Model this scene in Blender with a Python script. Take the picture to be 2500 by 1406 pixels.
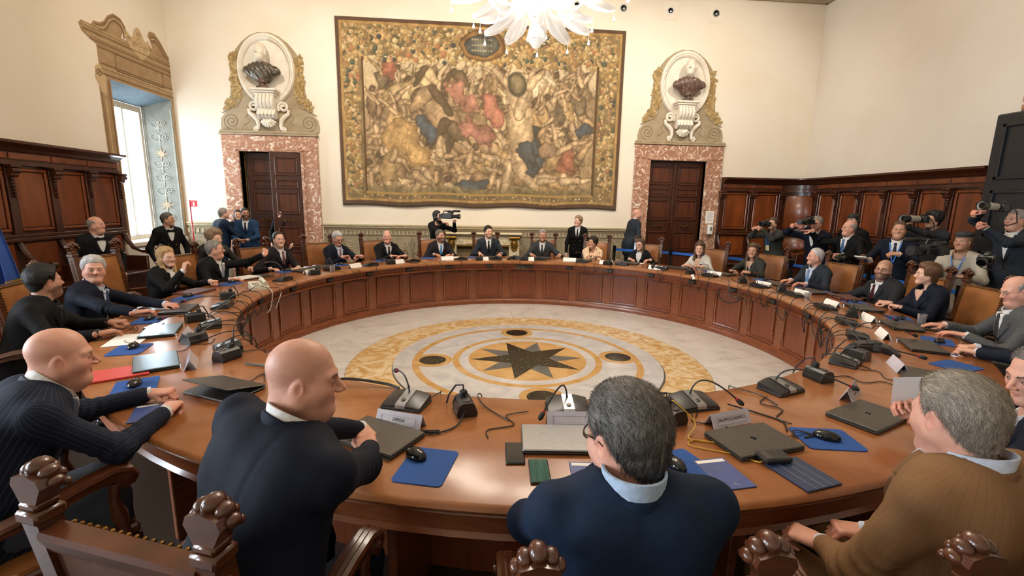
import bpy, math, random
import numpy as np
from mathutils import Matrix, Vector
for _o in list(bpy.data.objects): bpy.data.objects.remove(_o, do_unlink=True)
SC = bpy.context.scene
COL = SC.collection
PI = math.pi
R_ = math.radians

# ---------------------------------------------------------------- camera
cam = bpy.data.cameras.new('camera'); camo = bpy.data.objects.new('camera', cam); COL.objects.link(camo)
_F = Vector((0.0857, 0.9798, -0.1805)).normalized()
_R = Vector((0.9963, -0.0837, 0.0188)); _R = (_R - _F * _R.dot(_F)).normalized()
_U = _R.cross(_F)
camo.matrix_world = Matrix(((_R.x, _U.x, -_F.x, -0.636), (_R.y, _U.y, -_F.y, -5.031), (_R.z, _U.z, -_F.z, 1.768), (0, 0, 0, 1)))
cam.sensor_width = 36.0; cam.lens = 36.0 * 1121.5 / 2500.0; cam.clip_start = 0.05; cam.clip_end = 60
SC.camera = camo

# ---------------------------------------------------------------- world, exposure
SC.view_settings.view_transform = 'Standard'; SC.view_settings.look = 'None'
SC.view_settings.exposure = 0.0; SC.view_settings.gamma = 1.0; SC.view_settings.use_curve_mapping = False
wd = bpy.data.worlds.new('world'); SC.world = wd; wd.use_nodes = True
_bg = wd.node_tree.nodes['Background']; _bg.inputs[0].default_value = (0.80, 0.90, 1.0, 1); _bg.inputs[1].default_value = 4.0
SC.cycles.max_bounces = 6; SC.cycles.diffuse_bounces = 3; SC.cycles.glossy_bounces = 2
SC.cycles.transmission_bounces = 4; SC.cycles.transparent_max_bounces = 6
SC.cycles.caustics_reflective = False; SC.cycles.caustics_refractive = False
SC.cycles.sample_clamp_indirect = 4.0

def area(name, loc, rot, sx, sy, power, col):
    l = bpy.data.lights.new(name, 'AREA'); l.shape = 'RECTANGLE'; l.size = sx; l.size_y = sy; l.energy = power; l.color = col
    o = bpy.data.objects.new(name, l); COL.objects.link(o); o.location = loc; o.rotation_euler = rot; return o
# daylight outside the windows of the left wall (the one in view and the ones behind the camera)
for _i, (_y, _p) in enumerate(((4.9, 420.0), (-3.3, 480.0), (-6.3, 320.0))):
    area('window_daylight', (-7.75, _y, 2.35), (0, -PI / 2, 0), 2.7, 1.1, _p, (0.78, 0.89, 1.0))
# chandelier bulbs: warm lamps inside the glass of the chandelier over the table
for _i in range(8):
    _a = 2 * PI * _i / 8
    l = bpy.data.lights.new('chandelier_bulb', 'POINT'); l.energy = 84.0; l.color = (1.0, 0.87, 0.72); l.shadow_soft_size = 0.30
    o = bpy.data.objects.new('chandelier_bulb', l); COL.objects.link(o); o.location = (0.95 * math.cos(_a), 0.95 * math.sin(_a), 4.55)
# unseen spots below the ceiling, added without fixtures to wash the tapestry wall
for _x in (-4.8, -1.6, 1.6, 4.8):
    l = bpy.data.lights.new('unseen_wash_spot', 'SPOT'); l.energy = 500.0; l.color = (1.0, 0.91, 0.79); l.spot_size = R_(95); l.spot_blend = 0.9; l.shadow_soft_size = 0.12
    o = bpy.data.objects.new('unseen_wash_spot', l); COL.objects.link(o); o.location = (_x, 1.6, 6.75)
    o.rotation_euler = (Vector((_x, 5.8, 3.0)) - Vector((_x, 1.6, 6.75))).to_track_quat('-Z', 'Y').to_euler()
# ---------------------------------------------------------------- helpers
rnd = random.Random(7)
def Tm(x, y, z): return Matrix.Translation((x, y, z))
def Rz(a): return Matrix.Rotation(a, 4, 'Z')
def Rx(a): return Matrix.Rotation(a, 4, 'X')
def Ry(a): return Matrix.Rotation(a, 4, 'Y')
def put(o, parent=None):
    COL.objects.link(o)
    if parent is not None: o.parent = parent
    return o
def tag(o, label=None, cat=None, group=None, kind=None):
    if label: o['label'] = label
    if cat: o['category'] = cat
    if group: o['group'] = group
    if kind: o['kind'] = kind
    return o
def thing(name, loc=(0, 0, 0), rz=0.0, label=None, cat=None, group=None, kind=None):
    o = bpy.data.objects.new(name, None); o.empty_display_size = 0.05; put(o); o.location = loc; o.rotation_euler = (0, 0, rz)
    return tag(o, label, cat, group, kind)
class MB:
    def __init__(s): s.v = []; s.f = []
    def add(s, vs, fs, M=None):
        b = len(s.v)
        if M is None: s.v += [tuple(q) for q in vs]
        else: s.v += [tuple(M @ Vector(q)) for q in vs]
        s.f += [tuple(i + b for i in q) for q in fs]
        return s
    def box(s, x0, x1, y0, y1, z0, z1, M=None):
        return s.add([(x0, y0, z0), (x1, y0, z0), (x1, y1, z0), (x0, y1, z0), (x0, y0, z1), (x1, y0, z1), (x1, y1, z1), (x0, y1, z1)],
                     [(0, 3, 2, 1), (4, 5, 6, 7), (0, 1, 5, 4), (1, 2, 6, 5), (2, 3, 7, 6), (3, 0, 4, 7)], M)
    def cbox(s, x0, x1, y0, y1, z0, z1, c=0.005, M=None):
        vs = []; idx = {}
        X = (x0, x1); Y = (y0, y1); Z = (z0, z1)
        for i in (0, 1):
            for j in (0, 1):
                for k in (0, 1):
                    dx = c if i == 0 else -c; dy = c if j == 0 else -c; dz = c if k == 0 else -c
                    idx[i, j, k] = len(vs)
                    vs += [(X[i], Y[j] + dy, Z[k] + dz), (X[i] + dx, Y[j], Z[k] + dz), (X[i] + dx, Y[j] + dy, Z[k])]
        fs = []
        g = lambda i, j, k, a: idx[i, j, k] + a
        fs += [(g(0, 0, 0, 0), g(0, 0, 1, 0), g(0, 1, 1, 0), g(0, 1, 0, 0)), (g(1, 0, 0, 0), g(1, 1, 0, 0), g(1, 1, 1, 0), g(1, 0, 1, 0)),
               (g(0, 0, 0, 1), g(1, 0, 0, 1), g(1, 0, 1, 1), g(0, 0, 1, 1)), (g(0, 1, 0, 1), g(0, 1, 1, 1), g(1, 1, 1, 1), g(1, 1, 0, 1)),
               (g(0, 0, 0, 2), g(0, 1, 0, 2), g(1, 1, 0, 2), g(1, 0, 0, 2)), (g(0, 0, 1, 2), g(1, 0, 1, 2), g(1, 1, 1, 2), g(0, 1, 1, 2))]
        for k in (0, 1):
            for i in (0, 1):
                q = (g(i, 0, k, 2), g(i, 0, k, 0), g(i, 1, k, 0), g(i, 1, k, 2)); fs.append(q if i == k else q[::-1])
                q = (g(0, i, k, 2), g(0, i, k, 1), g(1, i, k, 1), g(1, i, k, 2)); fs.append(q[::-1] if i == k else q)
        for i in (0, 1):
            for j in (0, 1):
                q = (g(i, j, 0, 0), g(i, j, 0, 1), g(i, j, 1, 1), g(i, j, 1, 0)); fs.append(q if i == j else q[::-1])
                for k in (0, 1):
                    t = (g(i, j, k, 0), g(i, j, k, 1), g(i, j, k, 2)); fs.append(t if (i + j + k) % 2 else t[::-1])
        return s.add(vs, fs, M)
    def prism(s, poly, z0, z1, M=None):
        n = len(poly)
        vs = [(x, y, z0) for x, y in poly] + [(x, y, z1) for x, y in poly]
        fs = [tuple(range(n))[::-1], tuple(range(n, 2 * n))] + [(i, (i + 1) % n, n + (i + 1) % n, n + i) for i in range(n)]
        return s.add(vs, fs, M)
    def lathe(s, prof, n=20, M=None, a0=0.0, a1=2 * PI, cap=True):
        full = abs(a1 - a0 - 2 * PI) < 1e-6; m = n if full else n + 1; k = len(prof)
        vs = [(r * math.cos(a0 + (a1 - a0) * i / n), r * math.sin(a0 + (a1 - a0) * i / n), z) for i in range(m) for r, z in prof]
        fs = []
        for i in range(n):
            i2 = (i + 1) % m
            for j in range(k - 1): fs.append((i * k + j, i2 * k + j, i2 * k + j + 1, i * k + j + 1))
        if full and cap:
            if prof[0][0] > 1e-6: fs.append(tuple(i * k for i in range(m))[::-1])
            if prof[-1][0] > 1e-6: fs.append(tuple(i * k + k - 1 for i in range(m)))
        return s.add(vs, fs, M)
    def ring(s, prof, n=96, a0=0.0, a1=2 * PI, M=None):
        """closed profile (r, z) swept about z; ends are capped when the arc is open"""
        full = abs(a1 - a0 - 2 * PI) < 1e-6; m = n if full else n + 1; k = len(prof)
        vs = [(r * math.cos(a0 + (a1 - a0) * i / n), r * math.sin(a0 + (a1 - a0) * i / n), z) for i in range(m) for r, z in prof]
        fs = []
        for i in range(n):
            i2 = (i + 1) % m
            for j in range(k): fs.append((i * k + j, i2 * k + j, i2 * k + (j + 1) % k, i * k + (j + 1) % k))
        if not full: fs += [tuple(range(k)), tuple(range(n * k, n * k + k))[::-1]]
        return s.add(vs, fs, M)
    def ell(s, c, r, nu=12, nv=8, M=None):
        if not hasattr(r, '__len__'): r = (r, r, r)
        vs = [(c[0], c[1], c[2] - r[2])]; fs = []
        for j in range(1, nv):
            t = -PI / 2 + PI * j / nv
            for i in range(nu):
                a = 2 * PI * i / nu
                vs.append((c[0] + r[0] * math.cos(t) * math.cos(a), c[1] + r[1] * math.cos(t) * math.sin(a), c[2] + r[2] * math.sin(t)))
        vs.append((c[0], c[1], c[2] + r[2])); L = len(vs) - 1
        for i in range(nu):
            fs.append((0, 1 + (i + 1) % nu, 1 + i)); fs.append((L, L - nu + i, L - nu + (i + 1) % nu))
        for j in range(nv - 2):
            for i in range(nu):
                a = 1 + j * nu; fs.append((a + i, a + (i + 1) % nu, a + nu + (i + 1) % nu, a + nu + i))
        return s.add(vs, fs, M)
    def tube(s, path, r, n=8, M=None, closed=False, flat=None):
        P = [Vector(p) for p in path]; m = len(P); vs = []; prev = None
        rr = r if hasattr(r, '__len__') else [r] * m
        for i in range(m):
            d = (P[(i + 1) % m] - P[i - 1]) if closed else (P[min(i + 1, m - 1)] - P[max(i - 1, 0)])
            if d.length < 1e-9: d = Vector((0, 0, 1))
            d.normalize()
            if prev is None:
                u = d.orthogonal().normalized()
                if flat is not None:
                    u = Vector(flat) - d * d.dot(Vector(flat)); u.normalize()
            else:
                u = prev - d * prev.dot(d); u.normalize()
            prev = u; w = d.cross(u)
            for j in range(n):
                a = 2 * PI * j / n
                vs.append(P[i] + (u * math.cos(a) + w * math.sin(a)) * rr[i])
        fs = []
        for i in range(m if closed else m - 1):
            i2 = (i + 1) % m
            for j in range(n): fs.append((i * n + j, i * n + (j + 1) % n, i2 * n + (j + 1) % n, i2 * n + j))
        if not closed: fs += [tuple(range(n))[::-1], tuple(range((m - 1) * n, m * n))]
        return s.add(vs, fs, M)
    def strip(s, path, w, h, M=None, up=(0, 0, 1)):
        """rectangular bar of width w (sideways) and height h along a path"""
        P = [Vector(p) for p in path]; m = len(P); vs = []
        ww = w if hasattr(w, '__len__') else [w] * m; hh = h if hasattr(h, '__len__') else [h] * m
        for i in range(m):
            d = (P[min(i + 1, m - 1)] - P[max(i - 1, 0)]).normalized(); sd = d.cross(Vector(up)).normalized(); uu = sd.cross(d)
            for a, b in ((-1, -1), (1, -1), (1, 1), (-1, 1)): vs.append(P[i] + sd * a * ww[i] / 2 + uu * b * hh[i] / 2)
        fs = [(3, 2, 1, 0), tuple((m - 1) * 4 + j for j in range(4))]
        for i in range(m - 1):
            for j in range(4): fs.append((i * 4 + j, i * 4 + (j + 1) % 4, i * 4 + 4 + (j + 1) % 4, i * 4 + 4 + j))
        return s.add(vs, fs, M)
    def mesh(s, name, mat, smooth=False):
        me = bpy.data.meshes.new(name); me.from_pydata(s.v, [], s.f); me.update()
        if mat: me.materials.append(mat)
        if smooth: me.polygons.foreach_set('use_smooth', [True] * len(me.polygons)); set_sharp(me)
        return me
    def build(s, name, mat, parent=None, smooth=False, loc=None, rz=0.0):
        o = bpy.data.objects.new(name, s.mesh(name, mat, smooth)); put(o, parent)
        if loc is not None: o.location = loc
        if rz: o.rotation_euler = (0, 0, rz)
        return o
def set_sharp(me, ang=0.7):
    try: me.set_sharp_from_angle(angle=ang)
    except Exception: pass
def inst(me, name, parent=None, loc=(0, 0, 0), rot=(0, 0, 0), scale=None):
    o = bpy.data.objects.new(name, me); put(o, parent); o.location = loc; o.rotation_euler = rot
    if scale is not None: o.scale = scale
    return o
def copy_tree(o, parent=None):
    c = o.copy(); COL.objects.link(c); c.parent = parent
    for ch in o.children: copy_tree(ch, c)
    return c
def arc(cx, cy, r, a0, a1, n): return [(cx + r * math.cos(a0 + (a1 - a0) * i / n), cy + r * math.sin(a0 + (a1 - a0) * i / n)) for i in range(n + 1)]
def spiral(cx, cy, r0, r1, a0, turns, n=40): return [(cx + (r0 + (r1 - r0) * i / n) * math.cos(a0 + 2 * PI * turns * i / n), cy + (r0 + (r1 - r0) * i / n) * math.sin(a0 + 2 * PI * turns * i / n)) for i in range(n + 1)]
def pol(deg, r, z=0.0): return (r * math.cos(R_(deg)), r * math.sin(R_(deg)), z)

# ---------------------------------------------------------------- materials
MATS = {}
def pm(name, c1, c2=None, rough=0.5, metal=0.0, scale=8.0, stretch=(1, 1, 1), kind='noise', detail=5.0, lo=0.3, hi=0.7, bump=0.0, bscale=None,
       coat=0.0, sheen=0.0, spec=None, trans=0.0, c3=None, distort=0.0, rvar=0.0, attr=None, emit=None, estr=0.0, alpha=None, sss=0.0, brot=None):
    m = bpy.data.materials.new(name); m.use_nodes = True; nt = m.node_tree; N = nt.nodes; L = nt.links
    b = N['Principled BSDF']; MATS[name] = m
    b.inputs['Roughness'].default_value = rough; b.inputs['Metallic'].default_value = metal
    b.inputs['Base Color'].default_value = (*c1, 1)
    if coat: b.inputs['Coat Weight'].default_value = coat; b.inputs['Coat Roughness'].default_value = 0.12
    if sheen: b.inputs['Sheen Weight'].default_value = sheen; b.inputs['Sheen Roughness'].default_value = 0.5
    if spec is not None: b.inputs['Specular IOR Level'].default_value = spec
    if trans: b.inputs['Transmission Weight'].default_value = trans
    if alpha is not None: b.inputs['Alpha'].default_value = alpha
    if sss: b.inputs['Subsurface Weight'].default_value = sss; b.inputs['Subsurface Radius'].default_value = (0.012, 0.005, 0.003); b.inputs['Subsurface Scale'].default_value = 0.6
    if emit: b.inputs['Emission Color'].default_value = (*emit, 1); b.inputs['Emission Strength'].default_value = estr
    tc = N.new('ShaderNodeTexCoord'); mp = N.new('ShaderNodeMapping'); mp.inputs['Scale'].default_value = stretch
    if brot: mp.inputs['Rotation'].default_value = brot
    L.new(tc.outputs['Object'], mp.inputs['Vector'])
    def tex(sc, kd, dt):
        if kd == 'voronoi':
            t = N.new('ShaderNodeTexVoronoi'); t.inputs['Scale'].default_value = sc; o = t.outputs['Distance']
        elif kd == 'cells':
            t = N.new('ShaderNodeTexVoronoi'); t.inputs['Scale'].default_value = sc; t.feature = 'DISTANCE_TO_EDGE'; o = t.outputs['Distance']
        elif kd == 'wave':
            t = N.new('ShaderNodeTexWave'); t.inputs['Scale'].default_value = sc; t.inputs['Distortion'].default_value = distort or 4.0; t.inputs['Detail'].default_value = dt
            t.inputs['Detail Scale'].default_value = 1.5; o = t.outputs['Fac']
        else:
            t = N.new('ShaderNodeTexNoise'); t.inputs['Scale'].default_value = sc; t.inputs['Detail'].default_value = dt; t.inputs['Distortion'].default_value = distort; o = t.outputs['Fac']
        L.new(mp.outputs['Vector'], t.inputs['Vector']); return o
    colsock = None
    if c2 is not None:
        f = tex(scale, kind, detail); rp = N.new('ShaderNodeValToRGB'); L.new(f, rp.inputs['Fac'])
        e = rp.color_ramp.elements; e[0].position = lo; e[1].position = hi; e[0].color = (*c1, 1); e[1].color = (*c2, 1)
        if c3 is not None: x = e.new((lo + hi) / 2); x.color = (*c3, 1)
        colsock = rp.outputs['Color']
    if attr:
        at = N.new('ShaderNodeAttribute'); at.attribute_name = attr
        if colsock is None: colsock = at.outputs['Color']
        else:
            mx = N.new('ShaderNodeMix'); mx.data_type = 'RGBA'; mx.blend_type = 'MULTIPLY'; mx.inputs['Factor'].default_value = 1.0
            L.new(colsock, mx.inputs['A']); L.new(at.outputs['Color'], mx.inputs['B']); colsock = mx.outputs['Result']
    if colsock is not None: L.new(colsock, b.inputs['Base Color'])
    if bump:
        f = tex(bscale or scale * 3, 'noise' if kind in ('cells', 'voronoi') else kind, detail)
        bp = N.new('ShaderNodeBump'); bp.inputs['Strength'].default_value = bump; bp.inputs['Distance'].default_value = 0.01
        L.new(f, bp.inputs['Height']); L.new(bp.outputs['Normal'], b.inputs['Normal'])
    if rvar:
        f = tex(scale * 0.7, 'noise', 4); mr = N.new('ShaderNodeMapRange'); mr.inputs['To Min'].default_value = max(0.02, rough - rvar); mr.inputs['To Max'].default_value = rough + rvar
        L.new(f, mr.inputs['Value']); L.new(mr.outputs['Result'], b.inputs['Roughness'])
    return m
def hexc(h):
    c = [int(h[i:i + 2], 16) / 255 for i in (0, 2, 4)]
    return tuple(((x + 0.055) / 1.055) ** 2.4 if x > 0.04045 else x / 12.92 for x in c)
plaster = pm('cream_plaster', hexc('ebe2d3'), hexc('e5d8c4'), rough=0.85, scale=0.8, bump=0.06, bscale=14, detail=6)
plaster_r = pm('pale_plaster', hexc('e6ddd0'), hexc('ddd2c2'), rough=0.85, scale=0.7, bump=0.05, bscale=14, detail=6)
ceil_m = pm('ceiling_plaster', hexc('e6ddcc'), rough=0.9)
wood_t = pm('table_wood', hexc('a0683f'), hexc('87502c'), rough=0.22, scale=2.2, stretch=(1, 1, 1), kind='noise', distort=1.5, detail=8, lo=0.35, hi=0.68, bump=0.015, bscale=40, coat=0.12, rvar=0.05, spec=0.4)
wood_p = pm('panel_wood', hexc('834426'), hexc('6c341a'), rough=0.34, scale=5, stretch=(6, 6, 0.6), detail=7, bump=0.03, bscale=20, coat=0.15)
wood_d = pm('table_trim_wood', hexc('8d5130'), hexc('6f3a20'), rough=0.28, scale=6, stretch=(1, 1, 5), detail=6, coat=0.25)
wood_w = pm('wall_walnut', hexc('4f2612'), hexc('32160a'), rough=0.36, scale=4, stretch=(3, 3, 0.5), detail=7, bump=0.05, bscale=16, coat=0.2)
wood_wp = pm('wall_walnut_panel', hexc('86441c'), hexc('5c2c12'), rough=0.32, scale=2.5, stretch=(2, 2, 0.5), detail=7, distort=0.6, bump=0.03, bscale=14, coat=0.25)
wood_door = pm('door_walnut', hexc('4a2413'), hexc('31170c'), rough=0.36, scale=4, stretch=(4, 4, 0.5), detail=7, bump=0.04, coat=0.2)
wood_doorp = pm('door_walnut_panel', hexc('5e2e17'), hexc('3d1d10'), rough=0.34, scale=3, stretch=(4, 4, 0.6), detail=7, coat=0.2)
wood_c = pm('chair_wood', hexc('5c3019'), hexc('3b1e10'), rough=0.28, scale=10, stretch=(1, 1, 3), detail=6, coat=0.4)
leather = pm('tan_leather', hexc('9d6638'), hexc('84512a'), rough=0.38, scale=7, detail=6, bump=0.12, bscale=160, rvar=0.08)
leather_back = pm('chair_back_cloth', hexc('5b3a28'), hexc('482c1f'), rough=0.7, scale=30, bump=0.05)
brass = pm('aged_brass', hexc('a5823f'), hexc('7d5e28'), rough=0.3, metal=1.0, scale=20)
gilt = pm('gilt', hexc('b08a45'), hexc('7a5a26'), rough=0.35, metal=0.8, scale=30, bump=0.2)
m_white = pm('white_marble', hexc('e6e2dd'), hexc('c6c2be'), rough=0.14, scale=2.2, detail=9, distort=1.6, lo=0.35, hi=0.75, c3=hexc('ded9d4'))
m_lilac = pm('grey_marble', hexc('d6d3d3'), hexc('b9b7ba'), rough=0.14, scale=3, detail=9, distort=1.5, lo=0.35, hi=0.75)
m_yellow = pm('yellow_marble', hexc('d8b27c'), hexc('bd8d4d'), rough=0.15, scale=3.5, detail=8, distort=1.2, lo=0.3, hi=0.7)
m_brecc = pm('yellow_breccia', hexc('c99f63'), hexc('ead8b8'), rough=0.16, scale=6.0, detail=10, distort=1.8, lo=0.36, hi=0.66, c3=hexc('dcbd8c'))
m_black = pm('black_porphyry', hexc('c6c7bd'), hexc('24251f'), rough=0.14, kind='voronoi', scale=26, lo=0.08, hi=0.2, c3=hexc('35372f'))
m_slate = pm('slate_marble', hexc('55585a'), hexc('6c6e6f'), rough=0.18, scale=6, detail=8)
m_red = pm('red_marble', hexc('a0745e'), hexc('e8dccd'), rough=0.25, scale=5.0, detail=12, distort=3.4, lo=0.47, hi=0.66, c3=hexc('bb937b'))
m_stat = pm('statuary_marble', hexc('e8dfd0'), hexc('d3c6b2'), rough=0.4, scale=6, detail=7)
m_dark = pm('dark_veined_marble', hexc('3b342a'), hexc('8a7c63'), rough=0.3, scale=14, detail=9, distort=2.0, lo=0.45, hi=0.75)
m_purp = pm('purple_marble', hexc('574038'), hexc('8d7768'), rough=0.3, scale=14, detail=9, distort=2.0, lo=0.45, hi=0.75)
stucco = pm('stucco_white', hexc('eae2d4'), hexc('ddd2c0'), rough=0.6, scale=6, bump=0.05)
paint_b = pm('painted_brown_stucco', hexc('a8987d'), hexc('968468'), rough=0.8, scale=5, detail=8)
paint_d = pm('painted_brown_shade', hexc('7d6a4e'), hexc('8d7a5c'), rough=0.8, scale=9, detail=6)
paint_l = pm('painted_brown_light', hexc('c4b498'), hexc('b5a386'), rough=0.8, scale=9, detail=6)
paint_y = pm('painted_garland', hexc('a88c58'), hexc('876d42'), rough=0.8, scale=14, detail=6)
paint_win = pm('painted_window_stone', hexc('a98c68'), hexc('957855'), rough=0.85, scale=5, detail=8)
paint_win_d = pm('painted_window_shade', hexc('7d6243'), hexc('8b6f4d'), rough=0.85, scale=8)
paint_win_l = pm('painted_window_light', hexc('c6ab84'), hexc('b99d76'), rough=0.85, scale=8)
jamb_g = pm('painted_grey_jamb', hexc('8f938d'), hexc('7f837d'), rough=0.8, scale=6, detail=6)
jamb_l = pm('painted_grey_relief', hexc('b5b5aa'), hexc('a0a196'), rough=0.8, scale=12)
jamb_d = pm('painted_grey_shade', hexc('5f6a6e'), hexc('6b767a'), rough=0.8, scale=12)
soffit_b = pm('painted_blue_soffit', hexc('4a5a62'), hexc('5f6e75'), rough=0.8, scale=14, detail=8)
dado_m = pm('painted_dado', hexc('9a8c72'), hexc('867860'), rough=0.75, scale=7, detail=8)
dado_d = pm('painted_dado_shade', hexc('6d6049'), hexc('78694f'), rough=0.75, scale=9)
dado_l = pm('painted_dado_light', hexc('b3a689'), hexc('a5977a'), rough=0.75, scale=9)
m_fire = pm('cream_marble', hexc('e5d8bd'), hexc('cdb98f'), rough=0.3, scale=6, detail=7)
frame_w = pm('window_frame_paint', hexc('cfc8b6'), hexc('bcb4a0'), rough=0.5, scale=12)
blackpl = pm('black_plastic', (0.012, 0.012, 0.013), (0.02, 0.02, 0.021), rough=0.32, scale=60)
blackgl = pm('black_gloss', (0.008, 0.008, 0.009), rough=0.12)
rubber = pm('black_rubber', (0.012, 0.012, 0.012), rough=0.6)
cable_m = pm('black_cable', (0.014, 0.013, 0.013), rough=0.45)
cable_w = pm('white_cable', hexc('cfc7b6'), rough=0.5)
cable_y = pm('yellow_cable', hexc('c79a2f'), rough=0.5)
silver = pm('brushed_silver', hexc('aeb0b2'), hexc('989a9c'), rough=0.3, metal=0.85, scale=40, stretch=(1, 12, 1))
lap_g = pm('laptop_grey', hexc('5d5852'), hexc('524d48'), rough=0.36, metal=0.6, scale=60)
lap_d = pm('laptop_dark', hexc('3a3733'), hexc('33302d'), rough=0.4, metal=0.4, scale=60)
lap_s = pm('laptop_steel', hexc('6f8187'), hexc('62747a'), rough=0.22, metal=0.75, scale=50)
paper = pm('white_paper', hexc('ece8e2'), rough=0.7)
paper_g = pm('clear_card', hexc('cfcad2'), hexc('c3bdc8'), rough=0.18, scale=20, coat=0.3)
card_w = pm('white_card', hexc('f2efe9'), rough=0.5)
ink = pm('dark_ink', (0.02, 0.02, 0.03), rough=0.6)
ink_g = pm('grey_ink', (0.25, 0.25, 0.28), rough=0.6)
bluemat = pm('blue_mouse_mat', hexc('1c4f9c'), hexc('194789'), rough=0.8, scale=80, bump=0.05)
bluefold = pm('blue_booklet', hexc('4b5a92'), hexc('435186'), rough=0.35, scale=40)
navyfold = pm('navy_cover', hexc('2b3a5c'), hexc('24324f'), rough=0.4, scale=60)
redfold = pm('red_folder', hexc('d64a48'), hexc('c74340'), rough=0.4, scale=20)
maroon = pm('maroon_leather', hexc('5c241f'), hexc('4a1c19'), rough=0.4, scale=40, bump=0.05)
red_p = pm('red_paint', hexc('b3202a'), rough=0.4)
bluebelt = pm('blue_belt', hexc('1d62c4'), hexc('1a58b0'), rough=0.6, scale=80)
ivory_p = pm('ivory_plastic', hexc('d8d2bd'), rough=0.4)
white_p = pm('white_plastic', hexc('e6e4df'), rough=0.35)
flag_b = pm('flag_blue', hexc('14499a'), hexc('0f3b82'), rough=0.7, scale=6, sheen=0.3)
fringe = pm('gold_fringe', hexc('c8a136'), hexc('9c7a22'), rough=0.6, scale=60, bump=0.4)
led_w = pm('white_led', (1, 1, 1), emit=(0.75, 0.85, 1.0), estr=6.0)
led_g = pm('green_led', (0.1, 1, 0.2), emit=(0.1, 1.0, 0.15), estr=6.0)
led_r = pm('red_ring', hexc('b3262a'), rough=0.35)
glass_ch = pm('murano_glass', (0.95, 0.93, 0.9), rough=0.25, trans=0.25, spec=0.6, emit=(1.0, 0.95, 0.88), estr=0.3)
phone_scr = pm('phone_screen', hexc('3f6f66'), hexc('294b47'), rough=0.06, scale=9, stretch=(14, 0.3, 1), detail=2)
# ================================================================ the room
YB, XL, XR, ZC, YF = 5.8, -6.95, 7.4, 6.95, -8.2
def struct(name, mb, mat, smooth=False):
    o = mb.build(name, mat, None, smooth); o['kind'] = 'structure'; return o
def holes(mb, u0, u1, z0, z1, hs, put_box):
    """wall rectangle with rectangular holes [(a,b,c,d)] along u"""
    hs = sorted(hs); u = u0
    for a, b, c, d in hs:
        put_box(u, a, z0, z1)
        if c > z0: put_box(a, b, z0, c)
        put_box(a, b, d, z1); u = b
    put_box(u, u1, z0, z1)
DL = (-5.71, -4.36, 2.81); DR = (3.46, 4.88, 2.86)
w = MB(); holes(w, XL - 0.6, XR + 0.3, 0, ZC, [(DL[0], DL[1], 0, DL[2]), (DR[0], DR[1], 0, DR[2])], lambda a, b, c, d: w.box(a, b, YB, YB + 0.32, c, d))
wall_back = tag(struct('wall_back', w, plaster), 'cream plaster rear wall behind the tapestry')
WIN = (4.07, 5.72, 0.9, 3.77)
w = MB(); hl = [(-7.2, -5.4, 0.9, 3.77), (-4.2, -2.4, 0.9, 3.77), WIN]
holes(w, YF, YB + 0.32, 0, ZC, hl, lambda a, b, c, d: w.box(XL - 0.45, XL, a, b, c, d))
wall_left = tag(struct('wall_left', w, plaster), 'cream plaster left wall with the tall window')
w = MB(); w.box(XR, XR + 0.3, YF, YB + 0.32, 0, ZC); tag(struct('wall_right', w, plaster_r), 'pale plaster right wall above the panelling')
w = MB(); w.box(XL - 0.6, XR + 0.3, YF - 0.3, YF, 0, ZC); struct('wall_front', w, plaster)
w = MB(); w.box(XL - 0.6, XR + 0.3, YF - 0.3, YB + 0.32, ZC, ZC + 0.2); struct('ceiling', w, ceil_m)
prof = [(0, 0), (0.06, 0.0), (0.08, 0.06), (0.15, 0.1), (0.2, 0.22), (0.3, 0.3), (0.34, 0.4), (0.34, 0.59), (0, 0.59)]
w = MB()
w.add([(x, YB - a, 6.36 + b) for x in (XL, XR) for a, b in prof], [(i, (i + 1) % 9, 9 + (i + 1) % 9, 9 + i) for i in range(9)] + [tuple(range(9)), tuple(range(9, 18))])
struct('trim_1', w, paint_b)
w = MB(); w.add([(XR - a, y, 6.36 + b) for y in (YB, YF) for a, b in prof], [(i, (i + 1) % 9, 9 + (i + 1) % 9, 9 + i) for i in range(9)] + [tuple(range(9)), tuple(range(9, 18))]); struct('trim_2', w, paint_b)
w = MB(); w.add([(XL + a, y, 6.36 + b) for y in (YF, YB) for a, b in prof], [(i, (i + 1) % 9, 9 + (i + 1) % 9, 9 + i) for i in range(9)] + [tuple(range(9)), tuple(range(9, 18))]); struct('trim_3', w, paint_b)

# ---- floor with the inlaid marble rose inside the ring of the table
floor = thing('floor', kind='structure', label='inlaid marble floor with a star rose inside the round table')
w = MB(); w.box(XL - 0.5, XR + 0.3, YF - 0.3, YB + 0.6, -0.12, -0.012); w.build('floor_bed', m_slate, floor)
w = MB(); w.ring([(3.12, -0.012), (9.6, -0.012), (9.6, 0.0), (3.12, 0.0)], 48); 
w.v = [(max(XL - 0.3, min(XR, x)), max(YF, min(YB + 0.5, y)), z) for x, y, z in w.v]; w.build('floor_outer_field', pm('floor_shade_brown', hexc('3f3128'), hexc('32271f'), rough=0.4, scale=2, detail=8), floor)  # dark brown puts the shade under and outside the table into the floor colour
def sector(r0, r1, a0, a1, mat, name, n=8, z=0.0, gap=0.0015):
    g0 = gap / r0 if r0 > 0.05 else 0; g1 = gap / r1
    vs = []; fs = []
    pts = [(r0, a0 + g0 + (a1 - a0 - 2 * g0) * i / n) for i in range(n + 1)] + [(r1, a1 - g1 - (a1 - a0 - 2 * g1) * i / n) for i in range(n + 1)]
    mb = MB(); mb.prism([(r * math.cos(a), r * math.sin(a)) for r, a in pts], -0.012, z); return mb.build(name, mat, floor)
NS = 20; rs = [1.99, 2.55, 3.12]
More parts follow.
